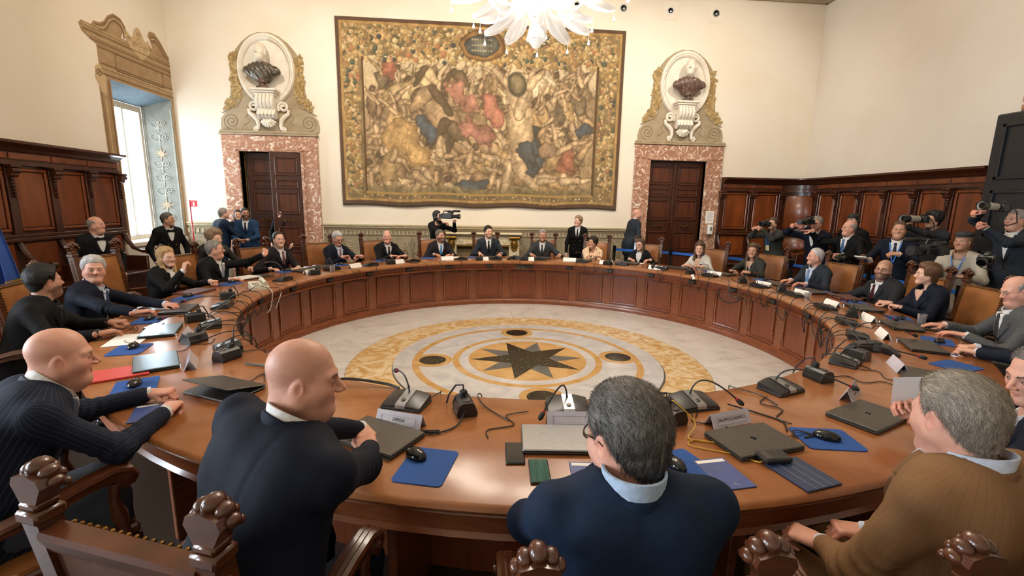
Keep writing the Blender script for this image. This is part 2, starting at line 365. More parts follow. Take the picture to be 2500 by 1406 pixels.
for k in range(2):
    for i in range(NS):
        a0 = 2 * PI * (i + 0.5 * k) / NS; sector(rs[k] + 0.002, rs[k + 1], a0, a0 + 2 * PI / NS, m_white, 'marble_slab', 6, -0.0006)
NB = 24
for i in range(NB): sector(1.518, 1.988, 2 * PI * i / NB, 2 * PI * (i + 1) / NB, m_brecc, 'breccia_slab', 6, -0.0003, 0.0006)
def annulus(r0, r1, mat, name, z=0.0):
    mb = MB(); mb.ring([(r0, -0.012), (r1, -0.012), (r1, z), (r0, z)], 96, M=Tm(0, 0.04, 0)); return mb.build(name, mat, floor)
annulus(1.31, 1.516, m_lilac, 'grey_ring'); annulus(1.235, 1.31, m_yellow, 'yellow_ring')
annulus(0.86, 1.235, m_lilac, 'grey_ring', -0.0004); annulus(0.785, 0.86, m_yellow, 'yellow_ring'); annulus(0.68, 0.785, m_lilac, 'grey_ring')
mb = MB(); mb.prism(arc(0, 0.04, 0.68, 0, 2 * PI, 64)[:-1], -0.012, -0.0005); mb.build('centre_disc', m_yellow, floor)
for i in range(4):
    a = PI / 2 * i + R_(1.0); c = (1.085 * math.cos(a), 0.04 + 1.085 * math.sin(a))
    mb = MB(); mb.prism(arc(*c, 0.222, 0, 2 * PI, 40)[:-1], -0.012, 0.0008); mb.build('roundel_border', m_yellow, floor)
    mb = MB(); mb.prism(arc(*c, 0.15, 0, 2 * PI, 36)[:-1], -0.012, 0.0014); mb.build('roundel', m_black, floor)
for mat, off, zz in ((m_slate, 0.0, 0.0006), (m_black, 36.0, 0.0012)):
    for i in range(5):
        a = R_(off + 72 * i); rt, rin = 0.65, 0.25
        mb = MB(); mb.prism([(0, 0.04), (rin * math.cos(a - PI / 5), 0.04 + rin * math.sin(a - PI / 5)), (rt * math.cos(a), 0.04 + rt * math.sin(a)), (rin * math.cos(a + PI / 5), 0.04 + rin * math.sin(a + PI / 5))], -0.012, zz)
        mb.build('star_point', mat, floor)

# ---- doors
def leaf(parent, wd_, ht, mat_f, mat_p, hinge, ang, side, handle=True):
    """panelled leaf hinged at hinge (x, y), opening about z; side=+1: leaf runs to +x"""
    o = bpy.data.objects.new('door_leaf', None); put(o, parent); o.location = (hinge[0], hinge[1], 0); o.rotation_euler = (0, 0, ang)
    s = side; X = lambda a, b: (min(a * s, b * s), max(a * s, b * s))
    mb = MB(); mb.cbox(*X(0.0, wd_), 0.0, 0.05, 0.01, ht, 0.004); mb.build('leaf_board', mat_f, o)
    for z0, z1 in ((0.14, 0.62), (0.70, 1.17), (1.44, 1.93), (2.0, 2.2), (2.28, ht - 0.1)):
        m2 = MB(); a, b = X(0.1, wd_ - 0.09)
        for q in ((a, b, z0, z0 + 0.03), (a, b, z1 - 0.03, z1), (a, a + 0.03, z0, z1), (b - 0.03, b, z0, z1)): m2.cbox(q[0], q[1], -0.022, 0.0, q[2], q[3], 0.006)
        m2.cbox(a + 0.055, b - 0.055, -0.012, 0.0, z0 + 0.055, z1 - 0.055, 0.008)
        m2.build('door_panel', mat_p, o)
    if handle:
        m3 = MB(); cx = s * wd_ * 0.52
        pts = [(cx - 0.1, -0.03, 1.31), (cx - 0.07, -0.05, 1.285), (cx - 0.03, -0.055, 1.30), (cx, -0.05, 1.275), (cx + 0.03, -0.055, 1.30), (cx + 0.07, -0.05, 1.285), (cx + 0.1, -0.03, 1.31)]
        m3.tube(pts, 0.008, 6); m3.ell((cx - 0.085, -0.02, 1.315), 0.016, 8, 6); m3.ell((cx + 0.085, -0.02, 1.315), 0.016, 8, 6); m3.ell((cx, -0.03, 1.30), 0.014, 8, 6)
        m3.build('handle', brass, o, True)
    return o
def door(name, label, x0, x1, zt, sx0, sx1, st):
    d = thing(name, kind='structure', label=label)
    for a, b in ((sx0, x0), (x1, sx1)):
        mb = MB(); lo, hi = (a, b)
        mb.cbox(lo, hi, YB - 0.07, YB + 0.3, 0, zt, 0.012)
        inner = hi if lo == sx0 else lo
        mb.cbox(inner - 0.035, inner + 0.035, YB - 0.095, YB - 0.04, 0, zt, 0.01); mb.build('jamb', m_red, d)
    mb = MB(); mb.cbox(sx0, sx1, YB - 0.07, YB + 0.3, zt, st - 0.09, 0.012); mb.cbox(x0 - 0.035, x1 + 0.035, YB - 0.095, YB - 0.04, zt - 0.035, zt + 0.035, 0.01); mb.build('lintel', m_red, d)
    mb = MB(); mb.cbox(sx0 - 0.03, sx1 + 0.03, YB - 0.1, YB + 0.1, st - 0.09, st - 0.05, 0.008); mb.cbox(sx0 - 0.01, sx1 + 0.01, YB - 0.085, YB + 0.1, st - 0.05, st, 0.01); mb.build('cornice', paint_b, d)
    mb = MB(); mb.box(x0 - 0.2, x1 + 0.2, YB + 1.15, YB + 1.2, 0, zt + 0.2); mb.box(x0 - 0.22, x0 - 0.2, YB + 0.3, YB + 1.2, 0, zt + 0.2); mb.box(x1 + 0.2, x1 + 0.22, YB + 0.3, YB + 1.2, 0, zt + 0.2); mb.box(x0 - 0.22, x1 + 0.22, YB + 0.3, YB + 1.2, zt + 0.2, zt + 0.22)
    mb.build('vestibule', wood_w, d)
    return d
d1 = door('door_1', 'open double walnut door in red marble surround on the left', DL[0], DL[1], DL[2], -6.03, -4.03, 3.21)
hw = (DL[1] - DL[0]) / 2
leaf(d1, hw - 0.01, DL[2] - 0.03, wood_door, wood_doorp, (DL[0] + 0.07, YB + 0.17), R_(4), 1)
leaf(d1, hw - 0.02, DL[2] - 0.03, wood_door, wood_doorp, (DL[1] - 0.015, YB - 0.02), R_(14), -1)
mb = MB(); mb.box(DL[0] + 0.045, DL[0] + 0.062, YB + 0.1, YB + 0.13, 0, DL[2] - 0.03); mb.build('light_slit_strip', gilt, d1)  # gilt bar stands in for the bright slit of light from the room behind
d2 = door('door_2', 'closed double walnut door in red marble surround on the right', DR[0], DR[1], DR[2], 3.13, 5.25, 3.27)
hw = (DR[1] - DR[0]) / 2
leaf(d2, hw - 0.004, DR[2] - 0.03, wood_door, wood_doorp, (DR[0] + 0.004, YB + 0.1), 0.0, 1)
leaf(d2, hw - 0.004, DR[2] - 0.03, wood_door, wood_doorp, (DR[1] - 0.004, YB + 0.1), 0.0, -1)
mb = MB(); mb.cbox(4.14, 4.2, YB + 0.06, YB + 0.1, 0.01, DR[2] - 0.03, 0.008); mb.build('meeting_stile', wood_door, d2)
mb = MB(); mb.tube([(4.12, YB + 0.05, 1.38), (4.12, YB + 0.02, 1.40), (4.06, YB + 0.01, 1.37)], 0.01, 6); mb.build('handle', brass, d2, True)
# dark door in the right wall
d3 = thing('door_3', kind='structure', label='tall blue-black panelled door in the right wall')
bluedoor = pm('blue_black_door', hexc('1d232b'), hexc('161a20'), rough=0.3, scale=8, coat=0.2)
mb = MB(); mb.cbox(7.12, 7.42, -0.6, 1.52, 0, 3.2, 0.02); mb.build('door_board', bluedoor, d3)
for z0, z1 in ((0.2, 1.2), (1.42, 2.1), (2.25, 3.05)):
    for y0, y1 in ((0.62, 1.38), (-0.4, 0.45)):
        mb = MB()
        for q in ((y0, y1, z0, z0 + 0.05), (y0, y1, z1 - 0.05, z1), (y0, y0 + 0.05, z0, z1), (y1 - 0.05, y1, z0, z1)): mb.cbox(7.08, 7.12, q[0], q[1], q[2], q[3], 0.008)
        mb.build('door_panel', bluedoor, d3)
mb = MB(); mb.cbox(7.2, 7.42, -0.9, 1.3, 3.21, 3.6, 0.02); mb.build('lintel', m_red, d3)

# ---- dado painted along the rear wall
def dado(x0, x1, nm, label):
    d = thing(nm, kind='structure', label=label)
    mb = MB(); mb.box(x0, x1, YB - 0.012, YB, 0.0, 1.2); mb.build('dado_field', dado_m, d)
    mb = MB(); mb.cbox(x0, x1, YB - 0.045, YB, 1.2, 1.245, 0.008); mb.cbox(x0, x1, YB - 0.03, YB, 1.16, 1.2, 0.006); mb.build('dado_rail', dado_l, d)
    mb = MB(); mb.box(x0, x1, YB - 0.015, YB - 0.0125, 1.095, 1.15); mb.box(x0, x1, YB - 0.02, YB - 0.012, 0.985, 1.0); mb.build('dado_shadow_band', dado_d, d)
    n = int((x1 - x0) / 0.09); mb = MB()
    for i in range(n):
        c = x0 + (i + 0.5) * (x1 - x0) / n; mb.box(c - 0.02, c + 0.02, YB - 0.03, YB - 0.012, 1.01, 1.085); mb.box(c - 0.028, c + 0.028, YB - 0.036, YB - 0.012, 1.085, 1.1)
    o = mb.build('dentil_row', dado_l, d); o['kind'] = 'stuff'
    k = max(1, round((x1 - x0) / 0.75)); mb = MB(); mdk = MB()
    for i in range(k):
        c = x0 + (i + 0.5) * (x1 - x0) / k; hwid = (x1 - x0) / k * 0.5
        for s in (-1, 1):
            for q in range(3):
                pts = spiral(c + s * hwid * 0.45, 0.42 + q * 0.19, 0.012, 0.085, PI / 2, 1.6 * s, 22)
                (mb if q % 2 == 0 else mdk).tube([(x, YB - 0.014, z) for x, z in pts], 0.011, 4)
            pts = [(c + s * hwid * 0.1 * math.sin(t * 6), YB - 0.014, 0.25 + t * 0.68) for t in np.linspace(0, 1, 14)]; mdk.tube(pts, 0.01, 4)
        mb.box(c - hwid - 0.006, c - hwid + 0.006, YB - 0.016, YB - 0.012, 0.1, 0.98)
    o = mb.build('scroll_ornament', dado_l, d); o['kind'] = 'stuff'
    o = mdk.build('scroll_shade', dado_d, d); o['kind'] = 'stuff'
dado(-4.0, 3.1, 'trim_4', 'painted grey-brown scroll dado under the tapestry')
dado(XL, -6.06, 'trim_5', 'painted dado strip between the window and the left door')

# ---- overdoor with oval niche, bust and bracket
def overdoor(cx, z0, nm, sex, garment, pede, label_b, label_p, yaw):
    o = thing('painted_overdoor', (cx, YB - 0.002, z0), label=label_p, cat='wall painting', group='overdoor decorations')
    half = [(1.02, 0), (1.03, 0.12), (1.0, 0.26), (0.9, 0.38), (0.8, 0.42), (0.86, 0.52), (0.84, 0.62), (0.78, 0.72), (0.76, 0.9), (0.74, 1.08), (0.74, 1.26), (0.70, 1.42), (0.66, 1.55), (0.58, 1.66), (0.46, 1.80), (0.3, 1.92), (0.12, 1.99)]
    sc = 1.0
    poly = [(x, z) for x, z in half] + [(-x, z) for x, z in half[::-1]]
    mb = MB(); mb.prism(poly, 0.0, 0.012, Rx(PI / 2)); mb.build('painted_ground', paint_b, o)
    for s in (-1, 1):
        mb = MB()
        mb.tube([(s * x, -0.013, z) for x, z in spiral(0.80, 0.19, 0.17, 0.02, -PI / 2, 2.1, 44)], 0.009, 4)
        mb.tube([(s * x, -0.013, z) for x, z in ((0.98, 0.36), (0.8, 0.44), (0.66, 0.5), (0.58, 0.62), (0.56, 0.78))], 0.009, 4)
        mb.tube([(s * x, -0.013, z) for x, z in ((0.55, 0.12), (0.42, 0.2), (0.5, 0.3), (0.4, 0.4), (0.46, 0.5))], 0.008, 4)
        mb.build('painted_scroll', paint_d, o)
    mb = MB(); ml = MB(); r2 = random.Random(int(cx * 10))
    for s in (-1, 1):
        for i in range(190):
            t = r2.random(); bx = 0.70 - 0.02 * t if t > 0.25 else 0.95 - t
            z = 0.44 + t * 1.12; x = bx - 0.05 + r2.uniform(-0.11, 0.10) * (0.75 + 0.4 * math.sin(t * 9) ** 2)
            a = r2.uniform(0, 6.28); q = r2.uniform(0.04, 0.07)
            pl = [(q, 0), (q * 0.3, q * 0.45), (-q * 0.8, 0.0), (q * 0.3, -q * 0.45)]
            (mb if r2.random() < 0.6 else ml).prism(pl, 0.012, 0.018 + 0.01 * r2.random(), Tm(s * x, 0, z) @ Rx(PI / 2) @ Rz(a))
    oo = mb.build('painted_garland', paint_y, o); oo['kind'] = 'stuff'; oo = ml.build('painted_garland_light', pm('garland_light%d' % int(cx), hexc('bca271'), hexc('a08655'), rough=0.8, scale=20), o); oo['kind'] = 'stuff'
    # oval moulding and niche
    zo, rx, rz = 1.25, 0.585, 0.72
    mb = MB(); n = 56
    prof = [(1.0, 0.012), (1.0, 0.05), (0.965, 0.085), (0.92, 0.09), (0.88, 0.065), (0.86, 0.075), (0.82, 0.05), (0.80, 0.02), (0.80, 0.008)]
    vs = [(rx * math.cos(2 * PI * i / n) * p, -d, zo + rz * math.sin(2 * PI * i / n) * p) for i in range(n) for p, d in prof]; k = len(prof)
    mb.add(vs, [(i * k + j, i * k + j + 1, ((i + 1) % n) * k + j + 1, ((i + 1) % n) * k + j) for i in range(n) for j in range(k - 1)]); mb.build('oval_moulding', stucco, o, True)
    mb = MB(); mb.prism([(rx * 0.82 * math.cos(t), zo + rz * 0.82 * math.sin(t)) for t in np.linspace(0, 2 * PI, 49)[:-1]], 0.013, 0.02, Rx(PI / 2)); mb.build('niche_ground', stucco, o)
    # bracket
    b = thing('bust_bracket', (cx, YB, z0 - (0.05 if cx < 0 else 0.03)), label='white stucco scroll bracket carrying the ' + ('left' if cx < 0 else 'right') + ' wall bust', cat='bracket', group='bust brackets')
    mb = MB(); mb.cbox(-0.26, 0.26, -0.32, 0.0, 0.84, 0.885, 0.01); mb.cbox(-0.23, 0.23, -0.29, 0.0, 0.80, 0.84, 0.01); mb.cbox(-0.2, 0.2, -0.26, 0, 0.75, 0.80, 0.012); mb.build('shelf', stucco, b)
    mb = MB()
    for q in range(5):
        x = -0.15 + q * 0.075
        pts = [(x, -0.22, 0.76), (x, -0.27, 0.66), (x, -0.24, 0.55), (x, -0.16, 0.49), (x, -0.2, 0.43), (x, -0.22, 0.38), (x, -0.16, 0.33), (x, -0.1, 0.32)]
        mb.tube(pts, 0.038, 8)
    mb.box(-0.17, 0.17, -0.2, 0, 0.33, 0.78); mb.build('fluted_console', stucco, b, True)
    mb = MB()
    for q in range(7):
        a = -PI / 2 + (q - 3) * 0.36; mb.tube([(0.0, -0.1, 0.3), (0.09 * math.cos(a), -0.14, 0.3 + 0.09 * math.sin(a)), (0.165 * math.cos(a), -0.1, 0.3 + 0.165 * math.sin(a))], [0.02, 0.035, 0.03], 7)
    mb.ell((0, -0.1, 0.28), (0.12, 0.05, 0.11)); mb.build('shell', stucco, b, True)
    for s in (-1, 1):
        mb = MB()
        pts = spiral(0.3, 0.55, 0.02, 0.115, 0.4, 1.55, 34) ; e = pts[-1]
        mb.tube([(s * x, -0.05, z) for x, z in pts], 0.03, 7)
        mb.tube([(s * x, -0.05, z) for x, z in ((0.41, 0.50), (0.40, 0.42), (0.32, 0.36), (0.25, 0.28), (0.23, 0.18), (0.25, 0.09))], [0.035, 0.04, 0.05, 0.05, 0.04, 0.03], 8)
        mb.tube([(s * x, -0.05, z) for x, z in spiral(0.285, 0.085, 0.012, 0.055, 0, 1.5, 24)], 0.022, 7)
        mb.build('side_scroll', stucco, b, True)
    return o
# ---- window in the left wall: splayed painted reveal, frame, glass, sheer curtain, painted pediment
wn = thing('window_1', kind='structure', label='tall bright window with sheer curtain in a painted reveal')
XI = -7.38; Y0, Y1, Z0, Z1 = WIN; IY0, IY1, IZ1 = 4.36, 5.43, 3.55
mb = MB(); mb.prism([(XL, Y1), (XI, IY1), (XI, Y1)], Z0, Z1); mb.build('far_jamb', jamb_g, wn)
mb = MB(); mb.prism([(XL, Y0), (XI, Y0), (XI, IY0)], Z0, Z1); mb.build('near_jamb', jamb_g, wn)
mb = MB(); mb.prism([(XL, Z1), (XI, Z1), (XI, IZ1)], 0, Y1 - Y0, Tm(0, Y1, 0) @ Rx(PI / 2)); mb.build('soffit', soffit_b, wn)
mb = MB(); mb.cbox(XI, XL + 0.06, Y0 - 0.05, Y1, Z0 - 0.06, Z0 + 0.02, 0.01); mb.build('window_sill', stucco, wn)
# painted arabesque on the far jamb (in the plane of the jamb)
jd = Vector((XI - XL, IY1 - Y1, 0)); jl = jd.length; jd.normalize(); jn = Vector((jd.y, -jd.x, 0))
if jn.y > 0: jn = -jn
MJ = Matrix(((jd.x, 0, jn.x, XL), (jd.y, 0, jn.y, Y1), (0, 1, 0, 0), (0, 0, 0, 1)))   # (u along jamb, z, outwards)
ml = MB(); md = MB()
def jt(mbx, pts, r): mbx.tube([(u, z, 0.001) for u, z in pts], r, 4, MJ)
u0, u1 = 0.07, jl - 0.05; uc = (u0 + u1) / 2
for zz in np.arange(1.0, 3.3, 0.275):
    if abs(zz - 1.55) < 0.12 or abs(zz - 2.65) < 0.12: continue
    for s in (-1, 1):
        jt(ml, [(uc + s * (x - uc), z) for x, z in spiral(uc + 0.075, zz + 0.09, 0.012, 0.07, 0.5, 1.7, 26)], 0.011)
        jt(md, [(uc + s * (x - uc), z) for x, z in spiral(uc + 0.085, zz + 0.08, 0.012, 0.072, 0.6, 1.7, 26)], 0.007)
        jt(ml, [(uc, zz - 0.02), (uc + s * 0.06, zz - 0.03), (uc + s * 0.12, zz + 0.02), (uc + s * 0.15, zz + 0.09)], 0.009)
    jt(ml, [(uc, zz - 0.1), (uc, zz + 0.12)], 0.013)
oo = ml.build('painted_arabesque', jamb_l, wn); oo['kind'] = 'stuff'; oo = md.build('painted_arabesque_shade', jamb_d, wn); oo['kind'] = 'stuff'
star_m = pm('painted_star', hexc('b5a68e'), hexc('9b8c76'), rough=0.8, scale=10)
for zz in (1.6, 2.66):
    mb = MB()
    for i in range(8):
        a = PI / 4 * i; rr = 0.15 if i % 2 == 0 else 0.115
        mb.prism([(uc, zz), (uc + 0.045 * math.cos(a - 0.39), zz + 0.045 * math.sin(a - 0.39)), (uc + rr * math.cos(a), zz + rr * math.sin(a)), (uc + 0.045 * math.cos(a + 0.39), zz + 0.045 * math.sin(a + 0.39))], 0.0, 0.012, MJ)
    mb.build('painted_star', star_m, wn)
mb = MB()
for a, b, c, d in ((0.02, 0.045, Z0, 3.6), (jl - 0.035, jl - 0.015, Z0, 3.5), (0.02, jl - 0.02, Z0 + 0.02, Z0 + 0.05)): mb.prism([(a, c), (b, c), (b, d), (a, d)], 0, 0.012, MJ)
mb.build('painted_jamb_border', jamb_l, wn)
# frame
def rectframe(mb, x0, x1, y0, y1, z0, z1, t):
    mb.cbox(x0, x1, y0, y0 + t, z0, z1, 0.006); mb.cbox(x0, x1, y1 - t, y1, z0, z1, 0.006); mb.cbox(x0, x1, y0 + t, y1 - t, z1 - t, z1, 0.006); mb.cbox(x0, x1, y0 + t, y1 - t, z0, z0 + t, 0.006)
mb = MB(); rectframe(mb, XI - 0.06, XI, IY0, IY1, Z0, IZ1, 0.09); mb.build('window_frame', frame_w, wn)
ym = (IY0 + IY1) / 2
for a, b in ((IY0 + 0.09, ym), (ym, IY1 - 0.09)):
    mb = MB(); rectframe(mb, XI - 0.05, XI - 0.012, a + 0.004, b - 0.004, Z0 + 0.09, IZ1 - 0.09, 0.055); sash = mb.build('sash', frame_w, wn)
    mb = MB(); mb.box(XI - 0.034, XI - 0.03, a + 0.05, b - 0.05, Z0 + 0.14, IZ1 - 0.14)
    gm = bpy.data.materials.get('window_glass')
    if gm is None:
        gm = bpy.data.materials.new('window_glass'); gm.use_nodes = True; nt = gm.node_tree; nt.nodes.clear()
        out = nt.nodes.new('ShaderNodeOutputMaterial'); mx = nt.nodes.new('ShaderNodeMixShader'); tr = nt.nodes.new('ShaderNodeBsdfTransparent'); gl = nt.nodes.new('ShaderNodeBsdfGlossy'); gl.inputs['Roughness'].default_value = 0.02
        mx.inputs[0].default_value = 0.06; nt.links.new(tr.outputs[0], mx.inputs[1]); nt.links.new(gl.outputs[0], mx.inputs[2]); nt.links.new(mx.outputs[0], out.inputs[0])
    mb.build('pane', gm, sash)
cm = bpy.data.materials.new('sheer_curtain'); cm.use_nodes = True; nt = cm.node_tree; nt.nodes.clear()
out = nt.nodes.new('ShaderNodeOutputMaterial'); mx = nt.nodes.new('ShaderNodeMixShader'); tr = nt.nodes.new('ShaderNodeBsdfTranslucent'); df = nt.nodes.new('ShaderNodeBsdfTransparent')
tr.inputs[0].default_value = (0.95, 0.96, 0.97, 1); mx.inputs[0].default_value = 0.3; nt.links.new(tr.outputs[0], mx.inputs[1]); nt.links.new(df.outputs[0], mx.inputs[2]); nt.links.new(mx.outputs[0], out.inputs[0])
mb = MB(); n = 60; vs = []
for i in range(n + 1):
    y = IY0 + 0.10 + (IY1 - IY0 - 0.20) * i / n; x = XI + 0.012 + 0.009 * math.sin(i * 1.1)
    vs += [(x, y, Z0 + 0.10), (x, y, IZ1 - 0.12)]
mb.add(vs, [(2 * i, 2 * i + 2, 2 * i + 3, 2 * i + 1) for i in range(n)]); mb.build('sheer_curtain', cm, wn, True)
# windows behind the camera (frame, glass) so that the same daylight reaches the near side of the table
for k, (a, b) in enumerate(((-4.2, -2.4), (-7.2, -5.4))):
    w2 = thing('window_%d' % (k + 2), kind='structure'); mb = MB(); rectframe(mb, XI, XI + 0.06, a, b, 0.9, 3.77, 0.1); mb.cbox(XI, XI + 0.06, (a + b) / 2 - 0.05, (a + b) / 2 + 0.05, 1.0, 3.67, 0.006); mb.build('window_frame', frame_w, w2)
    mb = MB(); mb.box(XI + 0.02, XI + 0.025, a + 0.1, b - 0.1, 1.0, 3.67); mb.build('pane', gm, w2)

# painted stone surround and broken pediment above the window (flat painting on the wall)
pd = thing('painted_window_pediment', (XL, 0, 0), label='painted brown stone pediment with broken curves above the window', cat='wall painting')
MP = Matrix(((0, 0, 1, 0), (1, 0, 0, 0), (0, 1, 0, 0), (0, 0, 0, 1)))     # (y, z, out) -> world
def pp(poly, d0, d1, nm, mat): mb_ = MB(); mb_.prism(poly, d0, d1, MP); return mb_.build(nm, mat, pd)
YT = YB - 0.01
pp([(3.80, 0.9), (4.07, 0.9), (4.07, 3.77), (3.95, 3.77), (3.95, 3.5), (3.9, 3.46), (3.86, 3.52), (3.80, 3.6)], 0, 0.006, 'painted_pilaster', paint_win)
pp([(5.72, 0.9), (YT, 0.9), (YT, 3.77), (5.72, 3.77)], 0, 0.006, 'painted_pilaster', paint_win)
pp([(3.86, 3.77), (YT, 3.77), (YT, 4.3), (3.86, 4.3)], 0, 0.006, 'painted_frieze', paint_win)
pp([(3.86, 3.5), (3.95, 3.47), (3.98, 3.77), (3.86, 3.98), (3.76, 3.9), (3.74, 3.72)], 0, 0.007, 'painted_console', paint_win_l)
pp([(3.86, 4.28), (3.70, 4.34), (3.58, 4.40), (3.54, 4.5), (3.60, 4.56), (YT, 4.56), (YT, 4.28)], 0, 0.008, 'painted_cornice', paint_win)
curve = [(3.80, 4.56), (3.86, 4.64), (4.0, 4.66), (4.1, 4.72), (4.2, 4.84), (4.34, 4.92), (4.5, 4.90), (4.60, 4.80), (4.6, 4.70), (4.5, 4.66), (4.46, 4.56)]
pp(curve, 0, 0.008, 'painted_broken_scroll', paint_win)
pp([(YT, 4.56), (YT, 4.62), (5.7, 4.7), (5.55, 4.86), (5.4, 4.96), (5.26, 4.94), (5.2, 4.84), (5.26, 4.78), (5.3, 4.66), (5.2, 4.56)], 0, 0.008, 'painted_broken_scroll', paint_win)
car = [(4.62, 4.56), (4.56, 4.66), (4.62, 4.74), (4.72, 4.66), (4.78, 4.70), (4.84, 4.84), (4.93, 4.9), (5.0, 4.84), (5.06, 4.72), (5.12, 4.68), (5.18, 4.74), (5.24, 4.66), (5.18, 4.5), (5.06, 4.4), (4.92, 4.3), (4.8, 4.4), (4.66, 4.46)]
pp(car, 0.008, 0.014, 'painted_cartouche', paint_win_l)
ml = MB(); md = MB()
def pl(mbx, pts, r): mbx.tube([(y, z, 0.009) for y, z in pts], r, 4, MP)
for off, q in ((0.035, md), (0.08, ml), (0.12, md)):
    pl(q, [(y + (4.25 - y) * off * 1.6, z - off) for y, z in curve[1:9]], 0.012)
    pl(q, [(y, z) for y, z in ((5.75, 4.6 - off * 0.3), (5.62, 4.74 - off), (5.5, 4.86 - off), (5.38, 4.92 - off), (5.28, 4.88 - off))], 0.012)
for z, q, yy in ((4.33, md, 3.72), (4.38, ml, 3.66), (4.45, md, 3.6), (4.52, ml, 3.6), (4.25, md, 3.88), (4.0, md, 3.9), (3.93, ml, 3.9), (3.83, md, 3.9)):
    pl(q, [(yy, z), (YT, z)], 0.011)
pl(md, [(4.25, 3.96), (4.25, 4.24), (5.5, 4.24), (5.5, 3.96), (4.25, 3.96)], 0.01)
pl(md, [(4.02, 0.95), (4.02, 3.75)], 0.012); pl(ml, [(3.9, 0.95), (3.9, 3.4)], 0.012); pl(md, [(3.83, 0.95), (3.83, 3.5)], 0.008)
for c, r in (((4.92, 4.6), 0.1), ((4.78, 4.56), 0.06), ((5.08, 4.56), 0.06), ((4.92, 4.76), 0.06), ((4.66, 4.62), 0.05), ((5.2, 4.6), 0.05)):
    pl(md, spiral(c[0], c[1], 0.01, r, 0, 1.6, 20), 0.009)
pl(md, spiral(3.84, 3.82, 0.01, 0.07, 0, 1.6, 20), 0.009)
ml.build('painted_highlight_line', paint_win_l, pd); md.build('painted_shadow_line', paint_win_d, pd)

# ---- walnut stall panelling
def stall_run(parent, M, L, n, ends=(True, True), seats=True):
    """run of n bays of total length L along local +x, wall behind (+y is into the room)"""
    w = L / n
    mb = MB(); mb.box(0, L, 0.0, 0.05, 0.0, 2.2, M); mb.build('backboard', wood_w, parent)
    mb = MB()
    prof = [(0.0, 2.16), (0.12, 2.16), (0.12, 2.22), (0.10, 2.23), (0.10, 2.33), (0.13, 2.34), (0.16, 2.38), (0.22, 2.42), (0.27, 2.44), (0.27, 2.475), (0.0, 2.485)]; k = len(prof)
    mb.add([(x, y, z) for x in (0, L) for y, z in prof], [(i, i + 1, k + i + 1, k + i) for i in range(k - 1)] + [tuple(range(k))[::-1], tuple(range(k, 2 * k))], M); mb.build('cornice', wood_w, parent)
    for i in range(n):
        x0 = i * w + 0.075; x1 = (i + 1) * w - 0.075
        mb = MB(); z0, z1 = 1.30, 2.08
        for q in ((x0, x1, z0 - 0.04, z0), (x0, x1, z1, z1 + 0.04), (x0 - 0.0, x0 + 0.04, z0, z1), (x1 - 0.04, x1, z0, z1)): mb.cbox(q[0], q[1], 0.05, 0.085, q[2], q[3], 0.01, M)
        mb.cbox(x0 + 0.05, x1 - 0.05, 0.05, 0.068, z0 + 0.01, z1 - 0.01, 0.008, M); mb.build('panel', wood_wp, parent)
        mb = MB(); mb.cbox(x0, x1, 0.05, 0.075, 0.62, 1.1, 0.012, M); mb.build('lower_panel', wood_wp, parent)
        mb = MB(); mb.cbox(i * w + 0.01, (i + 1) * w - 0.01, 0.10, 0.112, 2.24, 2.32, 0.004, M); mb.build('frieze_panel', wood_wp, parent)
    for i in range(n + 1):
        x = i * w
        mb = MB(); mb.cbox(x - 0.055, x + 0.055, 0.05, 0.095, 1.14, 2.16, 0.008, M)
        mb.build('stile', wood_w, parent)
        mb = MB()
        mb.cbox(x - 0.075, x + 0.075, 0.05, 0.20, 2.12, 2.16, 0.008, M); mb.tube([(x - 0.065, 0.16, 2.085), (x + 0.065, 0.16, 2.085)], 0.04, 10, M); mb.tube([(x - 0.055, 0.13, 2.03), (x + 0.055, 0.13, 2.03)], 0.035, 10, M)
        for q in range(6): mb.ell((x, 0.115, 1.97 - q * 0.045), (0.026 - q * 0.003, 0.022, 0.026), 7, 5, M)
        mb.build('corbel', wood_w, parent, True)
    mb = MB(); mb.cbox(0, L, 0.05, 0.13, 1.12, 1.17, 0.01, M); mb.cbox(0, L, 0.05, 0.10, 1.17, 1.22, 0.01, M); mb.build('shelf_moulding', wood_w, parent)
    if seats:
        mb = MB(); mb.cbox(0, L, 0.05, 0.48, 0.42, 0.47, 0.012, M); mb.box(0, L, 0.05, 0.44, 0.0, 0.42, M); mb.build('bench_seat', wood_w, parent)
        for i in range(n + 1):
            x = i * w; mb = MB()
            mb.cbox(x - 0.03, x + 0.03, 0.05, 0.42, 0.0, 0.72, 0.008, M)
            mb.tube([(x, 0.07, 1.1), (x, 0.12, 0.98), (x, 0.2, 0.86), (x, 0.34, 0.80), (x, 0.44, 0.80)], [0.04, 0.04, 0.035, 0.035, 0.04], 8, M); mb.tube([(x - 0.04, 0.45, 0.795), (x + 0.04, 0.45, 0.795)], 0.05, 10, M)
            mb.build('arm_rest', wood_w, parent, True)
ps = thing('wall_panelling', (0, 0, 0), label='carved walnut stall panelling with bench seats below the left wall', cat='panelling')
ML = Tm(XL, 3.83, 0) @ Rz(-PI / 2)   # local +x runs toward -y, +y toward +x (room)
stall_run(ps, ML, 5.2, 8)
pr = thing('wall_panelling', (0, 0, 0), label='carved walnut stall panelling turning the right rear corner', cat='panelling')
RC = 0.55
stall_run(pr, Tm(6.80, YB, 0) @ Rz(PI), 1.5, 2, seats=True)
stall_run(pr, Tm(XR, 1.56, 0) @ Rz(PI / 2), 3.64, 6, seats=True)
